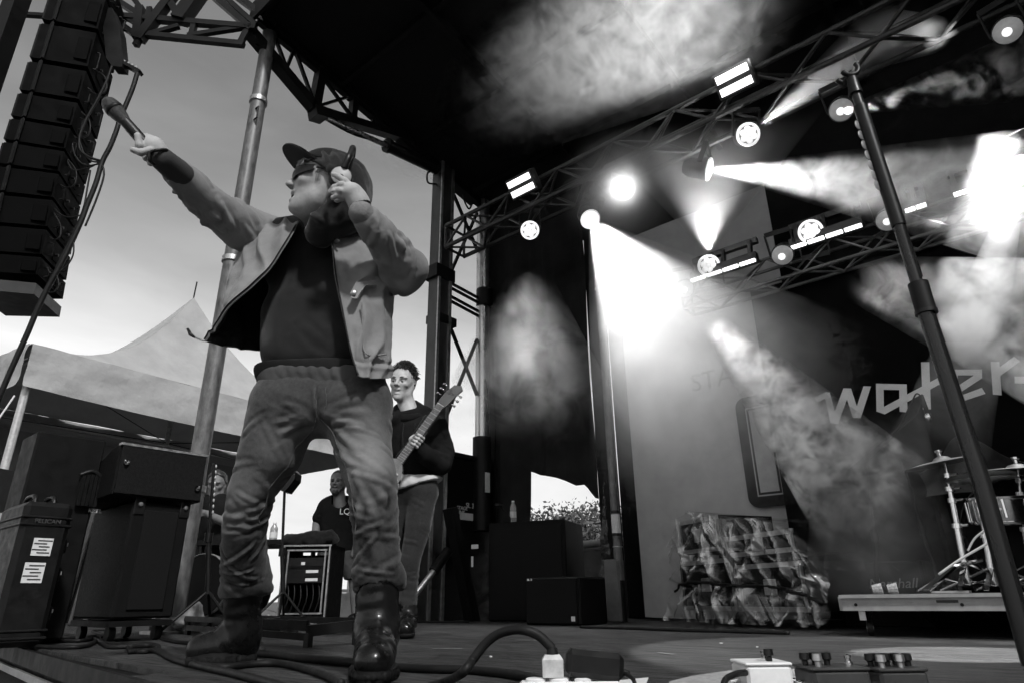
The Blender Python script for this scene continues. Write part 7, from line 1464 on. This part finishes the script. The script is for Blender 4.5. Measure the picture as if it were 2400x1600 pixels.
deckcable([(228,1492),(240,1505),(290,1508),(350,1508),(372,1515),(345,1525),(310,1524),(300,1516)], .010, 'short tangle of black cable left of the singer\'s boot')
deckcable([(300,1526),(365,1524),(400,1540),(450,1555),(520,1562),(590,1555),(650,1553),(700,1562),(760,1580),(800,1600)], .011, 'black cable passing in front of the singer\'s left boot')
deckcable([(592,1528),(650,1533),(700,1540),(760,1545),(815,1550),(850,1552)], .014, 'thick black cable between the singer\'s boots')
deckcable([(930,1562),(1000,1566),(1080,1568),(1140,1572),(1235,1585),(1290,1605)], .012, 'thick black cable right of the singer\'s boot leading to the power strip')
deckcable([(-30,1425),(0,1430),(30,1445),(60,1452),(95,1460)], .007, 'thin cable dropping beside the transit case'); deckcable([(375,1442),(372,1470),(378,1492),(410,1502),(450,1506),(480,1510)], .010, 'cable looping under the pedal board frame')
deckcable([(600,1420),(680,1442),(750,1452),(830,1452),(920,1456),(1000,1456),(1100,1456)], .009, 'cable running along the deck behind the guitarist'); deckcable([(1360,1468),(1450,1470),(1560,1474),(1700,1478),(1850,1482)], .010, 'long black cable along the deck in front of the banner')
m = None
# strips of tape and paper scraps stuck to the deck
for i, (px, py, ln, an, lb) in enumerate(((1050,1520,.14,.3,'short strip of pale tape on the deck right of the guitarist'), (1560,1532,.10,-.5,'strip of pale tape on the deck in front of the covered cases'), (690,1512,.09,.9,'pale tape mark between the singer\'s boots'), (1240,1500,.16,.1,'long strip of pale tape near the middle of the deck'))):
    c = PZ(px, py); m = MB(); m.box(c*V3(1,1,0)+V3(0,0,.0025), (ln,.022,.001), rotz(an)); o = m.build('tape_strip', pm('worn_tape', .16, .7, noise=(30,.5))); tag(o, lb, 'tape', 'tape marks on the deck')
for i, (px, py, lb) in enumerate(((640,1530,'tiny white scrap left of the singer\'s right boot'), (1690,1508,'tiny white scrap on the deck before the riser'), (1775,1517,'second tiny white scrap before the riser'), (1150,1540,'tiny white scrap near the power cord'))):
    c = PZ(px, py); m = MB(); m.box(c*V3(1,1,0)+V3(0,0,.004), (.012,.008,.004), rotz(i*.9)); o = m.build('paper_scrap', M_paper); tag(o, lb, 'scrap', 'scraps on the deck')
# tangle of leads below the rack
rgc = random.Random(4)
for k, lb in enumerate(('lead curled under the rack case','second lead curled under the rack case','lead trailing right of the rack case','lead trailing toward the bearded man','short lead loop by the rack case')):
    x0_ = 590+k*50; pts = [(x0_+rgc.random()*60*i/2, 1443+8*rgc.random()+2*i) for i in range(5)]; deckcable(pts, .007, lb)
# ---- left edge: folding table with pale cloth, dark scrim fence behind it
tw = thing('folding_table', PD(10,1440,5.6)*V3(1,1,0)+V3(0,0,-.4), 'folding table with a pale cloth edge at the far left', 'table'); tc_ = PD(10,1215,5.6); m = MB(); m.box(tc_-V3(0,0,.01), (.7,.5,.03), MR); m.build('top', M_black, tw); m = MB(); m.box(tc_-FH*.256-V3(0,0,.06), (.72,.012,.17), MR @ np.array([[.998,0,.06],[0,1,0],[-.06,0,.998]])); m.build('cloth_edge', M_tent, tw)
for s_ in (-.1,.24): m = MB(); m.bar(tc_+RH*s_-FH*.2, (tc_+RH*s_-FH*.2)*V3(1,1,0)+V3(0,0,-.4), .022); m.build('leg', M_alu, tw)
fn = thing('scrim_fence', PD(220,1440,8.0)*V3(1,1,0)+V3(0,0,-1.35), 'dark scrim-covered fence with pale posts behind the speakers at left', 'fence'); f0, f1 = PD(-150,1300,8.2)*V3(1,1,0), PD(560,1300,8.2)*V3(1,1,0); zf = PD(200,1075,8.2)[2]
m = MB(); m.prism([f0+V3(0,0,-1.35), f1+V3(0,0,-1.35), f1+V3(0,0,PD(500,1215,8.2)[2]), f0+V3(0,0,zf)], FH*.02); m.build('scrim', M_clothblack, fn)
for k, px in enumerate((42,58,110,128,160,178,212)): p = PD(px,1300,8.1)*V3(1,1,0); m = MB(); m.tube([p+V3(0,0,-1.35), p+RH*.25+V3(0,0,zf-.02)], .018 if k % 2 else .03, 8); m.build('post', M_steel if k < 2 else pm('dull_post', .06, .5, noise=(10,.4)), fn, 40)
# ---- crowd barrier panels far behind, seen between the legs
for i, (px, D, lb) in enumerate(((800,9.5,'pale printed barrier panel seen behind the bearded man'), (850,9.8,'second pale barrier panel low behind the singer\'s right boot'), (985,10.5,'pale barrier strip seen between guitarist and trailer'))):
    t = thing('barrier_panel', PD(px,1430,D)*V3(1,1,0)+V3(0,0,-1.35), lb, 'barrier', 'barriers behind the stage'); c = PD(px,1415,D); m = MB(); m.box(c*V3(1,1,0)+V3(0,0,-.25), (.62,.02,1.1 if i < 2 else 1.6), MR); m.build('panel', pm('barrier_print', .45, .7, noise=(2.5,.5)), t)
    for s_ in (-1,1): m = MB(); m.bar(c*V3(1,1,0)+RH*s_*.33+V3(0,0,-1.35), c*V3(1,1,0)+RH*s_*.33+V3(0,0,.35), .04); m.build('post', M_steel, t)
    m = MB(); m.bar(c*V3(1,1,0)-RH*.33+V3(0,0,.33), c*V3(1,1,0)+RH*.33+V3(0,0,.33), .04); m.build('rail', M_steel, t)
# ================================================================== smoke and beams
def smoke_mat(name, dens, scale, thr, length, soft=(.05,.25,.6,1.0), contrast=1.0, warp=1.2, g=.25, base=0.0, radial=None, detail=5, seed=0.0):
    """density = dens * along-beam profile * (base + wisps); local z runs along the beam"""
    m = bpy.data.materials.new(name); m.use_nodes = True; t = m.node_tree; t.nodes.clear(); l = t.links.new
    o = t.nodes.new('ShaderNodeOutputMaterial'); pv = t.nodes.new('ShaderNodeVolumePrincipled'); pv.inputs['Color'].default_value = (.95,.95,.95,1); pv.inputs['Anisotropy'].default_value = g
    tc = t.nodes.new('ShaderNodeTexCoord'); sp = t.nodes.new('ShaderNodeSeparateXYZ'); l(tc.outputs['Object'], sp.inputs[0])
    def mr(src, a, b, c, d, smooth=True):
        n = t.nodes.new('ShaderNodeMapRange'); n.interpolation_type = 'SMOOTHSTEP' if smooth else 'LINEAR'
        n.inputs[1].default_value = a; n.inputs[2].default_value = b; n.inputs[3].default_value = c; n.inputs[4].default_value = d; l(src, n.inputs[0]); return n.outputs[0]
    def mul(a, b):
        n = t.nodes.new('ShaderNodeMath'); n.operation = 'MULTIPLY'; l(a, n.inputs[0]); 
        if isinstance(b, float): n.inputs[1].default_value = b
        else: l(b, n.inputs[1])
        return n.outputs[0]
    prof = mul(mr(sp.outputs['Z'], soft[0]*length, soft[1]*length, 0, 1), mr(sp.outputs['Z'], soft[2]*length, soft[3]*length, 1, 0))
    if thr is not None:
        mp = t.nodes.new('ShaderNodeMapping'); mp.inputs['Location'].default_value = (seed, seed*1.7, seed*.6); l(tc.outputs['Object'], mp.inputs[0])
        nz = t.nodes.new('ShaderNodeTexNoise'); nz.inputs['Scale'].default_value = scale; nz.inputs['Detail'].default_value = detail; nz.inputs['Roughness'].default_value = .62; nz.inputs['Distortion'].default_value = warp; l(mp.outputs[0], nz.inputs['Vector'])
        w = mr(nz.outputs['Fac'], thr, thr+.30/contrast, base, 1.0, False); prof = mul(prof, w)
    if radial is not None:
        vl = t.nodes.new('ShaderNodeVectorMath'); vl.operation = 'DIVIDE'; vl.inputs[1].default_value = radial; l(tc.outputs['Object'], vl.inputs[0]); ln = t.nodes.new('ShaderNodeVectorMath'); ln.operation = 'LENGTH'; l(vl.outputs[0], ln.inputs[0]); prof = mul(prof, mr(ln.outputs['Value'], .25, 1.0, 1, 0))
    l(mul(prof, dens), pv.inputs['Density']); l(pv.outputs[0], o.inputs['Volume'])
    try: m.cycles.volume_step_rate = 1.5 if thr is None else min(1.0, 1.1/max(length, .8))
    except Exception: pass
    try: m.volume_intersection_method = 'FAST'
    except Exception: pass
    return m
def beam(P, aim, half, power, length, dens, name, label, scale=3.0, thr=.45, lit=True, s0=.03, grow=1.1, blend=.12, start=.05, rad=.03, **kw):
    P = np.asarray(P, float); d = nrm(np.asarray(aim)-P); z = d; x = nrm(np.cross((0,0,1), z) if abs(z[2]) < .95 else np.cross((1,0,0), z)); y = np.cross(z, x); o0 = P+d*start
    Mx = Matrix([[x[0],y[0],z[0],o0[0]],[x[1],y[1],z[1],o0[1]],[x[2],y[2],z[2],o0[2]],[0,0,0,1]])
    if power:
        ld = bpy.data.lights.new('spot', 'SPOT'); ld.energy = power; ld.spot_size = 2*R_(half); ld.spot_blend = blend; ld.shadow_soft_size = rad; lo = bpy.data.objects.new('spot', ld); COL.objects.link(lo)
        lo.matrix_world = Matrix([[x[0],-y[0],-z[0],o0[0]],[x[1],-y[1],-z[1],o0[1]],[x[2],-y[2],-z[2],o0[2]],[0,0,0,1]])
    if dens:
        tn = math.tan(R_(half*grow)); m = MB(); n = 24; V = []; 
        for s_, r in ((0, s0), (length, s0+length*tn)):
            for k in range(n): a = 2*math.pi*k/n; V.append((r*math.cos(a), r*math.sin(a), s_))
        F = [tuple(range(n))[::-1], tuple(range(n, 2*n))]+[(k, (k+1) % n, n+(k+1) % n, n+k) for k in range(n)]
        me = bpy.data.meshes.new(name); me.from_pydata(V, [], F); me.update(); me.materials.append(smoke_mat(name+'_smoke', dens, scale, thr, length, **kw))
        so = bpy.data.objects.new('smoke', me); COL.objects.link(so); so.matrix_world = Mx; tag(so, label, 'smoke', 'stage smoke', 'stuff')
def puff(c, r, dens, name, label, scale=3.0, thr=.42, axis=None, **kw):
    c = np.asarray(c, float); m = MB(); seg, rings = 20, 10; V = []
    for i in range(rings+1):
        for k in range(seg): a = 2*math.pi*k/seg; b = math.pi*i/rings; V.append((r[0]*math.sin(b)*math.cos(a), r[1]*math.sin(b)*math.sin(a), r[2]*math.cos(b)))
    F = [(i*seg+k, i*seg+(k+1) % seg, (i+1)*seg+(k+1) % seg, (i+1)*seg+k) for i in range(rings) for k in range(seg)]
    me = bpy.data.meshes.new(name); me.from_pydata(V, [], F); me.validate(); me.update(); me.materials.append(smoke_mat(name+'_smoke', dens, scale, thr, 1.0, soft=(-99,-98,98,99), radial=tuple(float(v) for v in r), **kw))
    so = bpy.data.objects.new('smoke', me); COL.objects.link(so); so.location = Vector(c)
    if axis is not None: so.rotation_euler = Vector(axis).to_track_quat('Z', 'Y').to_euler()
    tag(so, label, 'smoke', 'stage smoke', 'stuff')
pos = lambda k: LP[k][0]
beam(pos('e'), PD(1650,900,3.7), 12.5, 2600, 3.6, 1.5, 'big_beam', 'bright smoke filling the big beam over the pale banner', scale=2.4, thr=.40, contrast=.8, base=.30, soft=(.03,.14,.50,.95), blend=.12)
beam(pos('h')+LP['h'][1]*.10, PD(1875,985,4.0), 6.0, 500, 2.9, 6.5, 'jet_beam', 'curling smoke in the narrow beam left of the lettering', scale=8, thr=.46, contrast=1.6, soft=(.20,.30,.75,.98), detail=7, seed=3)
beam(pos('g'), PD(2150,440,3.4), 7.5, 1700, 3.2, 1.7, 'right_beam', 'bright smoke in the wide beam crossing the microphone stand', scale=5.5, thr=.42, contrast=1.2, base=.12, soft=(.0,.06,.45,1.0), detail=6, seed=1)
beam(pos('c'), PD(1655,430,4.75), 36, 170, 1.2, 1.0, 'fan_beam', 'soft smoke in the beam fanning upward from the LED truss', thr=None, soft=(-.1,.02,.40,.95), blend=.9, start=.13)
beam(pos('b')+nrm(CAM0-pos('b'))*.40, PD(1965,160,3.9), 9.5, 300, 1.5, 1.2, 'high_beam', 'soft smoke in the beam going up right from the high lamp', thr=None, soft=(-.1,.05,.5,.98), blend=.5, start=.14)
beam(pos('k')+LP['k'][1]*.10, PD(2420,150,4.3), 6.5, 1800, 2.6, 3.0, 'stand_beam', 'ragged smoke in the beam behind the top of the microphone stand', scale=4.2, thr=.48, contrast=1.3, soft=(.04,.10,.6,1.0), detail=6, seed=5)
beam(pos('f'), PD(1440,420,4.0), 40, 60, .55, 5.0, 'flare_haze', 'glowing haze around the dazzling lamp', thr=None, soft=(-.2,.0,.3,1.0), blend=.8, s0=.08)
beam(pos('j')+LP['j'][1]*.10, PD(2440,512,4.1), 4.5, 320, 1.9, 4.0, 'low_beam', 'bright smoke just right of the microphone stand', scale=3.4, thr=.40, contrast=1.0, base=.1, soft=(.10,.18,.40,1.0), seed=7)
mlam = lamp(2398,398,YT, PD(2290,760,2.6), 'full', 'bright lamp at the right edge throwing a beam straight down'); beam(mlam[0], PD(2300,720,3.4), 5.5, 110, 2.2, 2.4, 'edge_beam', 'bright smoke in the beam falling at the right edge', scale=3.4, thr=.40, base=.2, soft=(.0,.05,.3,.95), seed=9)
beam(pos('i')+LP['i'][1]*.10, PD(2330,740,3.4), 9, 130, 2.8, 4.0, 'lower_right_beam', 'cloudy smoke drifting below the back truss at right', scale=4.0, thr=.45, contrast=1.2, soft=(.28,.40,.7,1.0), detail=6, seed=11)
rb = lamp(3300,-330,3.3, PD(1250,140,5.6), 'full', 'bright lamp high at the right of the stage, beyond the edge of the picture')
beam(rb[0], PD(1280,130,5.4), 8.5, 9500, 8.8, 2.0, 'roof_beam', 'large bank of smoke under the roof lit from the right', scale=2.6, thr=.43, contrast=1.2, base=.08, blend=.5, soft=(.30,.55,.96,1.0), detail=8, seed=13, warp=2.0)
beam(pos('l')+nrm(CAM0-pos('l'))*.35, PD(1980,96,4.6), 7, 260, 2.0, 5.0, 'bright_puff', 'small dense smoke patch glowing in the beam near the upper right corner', thr=None, soft=(.34,.40,.60,.72), blend=.2)
beam(pos('k')+LP['k'][1]*.12, PD(2060,1260,3.9), 6, 70, 3.4, .8, 'drum_beam', 'soft smoke in the beam falling beside the drum kit', scale=3, thr=.40, contrast=.9, base=.2, soft=(.62,.78,.92,1.0), seed=21)
beam(pos('l')+LP['l'][1]*.12, yK(2290,1120,.3), 9, 900, 1, 0, 'drum_light', '')
beam(pos('a'), PD(1240,790,5.6), 19, 330, 2.1, 2.2, 'side_cloud', 'patch of lit smoke in front of the black curtain at left', scale=2.6, thr=.44, contrast=1.0, soft=(.25,.55,.70,1.0), blend=1.0, base=.05, seed=15, start=.13)
beam(pos('l')+LP['l'][1]*.10, PZ(2260,1530), 5.0, 3200, 1, 0, 'pool', '')
# fog machine plume
fq = PZ(1085,1445)+V3(0,.05,.12); beam(fq, PD(1310,1270,5.3), 17, 0, 1.25, 16.0, 'fog_plume', 'grey fog plume drifting up from the fog machine', scale=4.5, thr=.42, contrast=1.1, soft=(.0,.05,.5,1.0), s0=.02, detail=6, seed=17)

beam(pos('a')+LP['a'][1]*.15, PD(1220,1350,5.2), 6.5, 260, 1, 0, 'plume_light', '', blend=.8)  # extra spot at the left lamp, added to brighten the fog plume
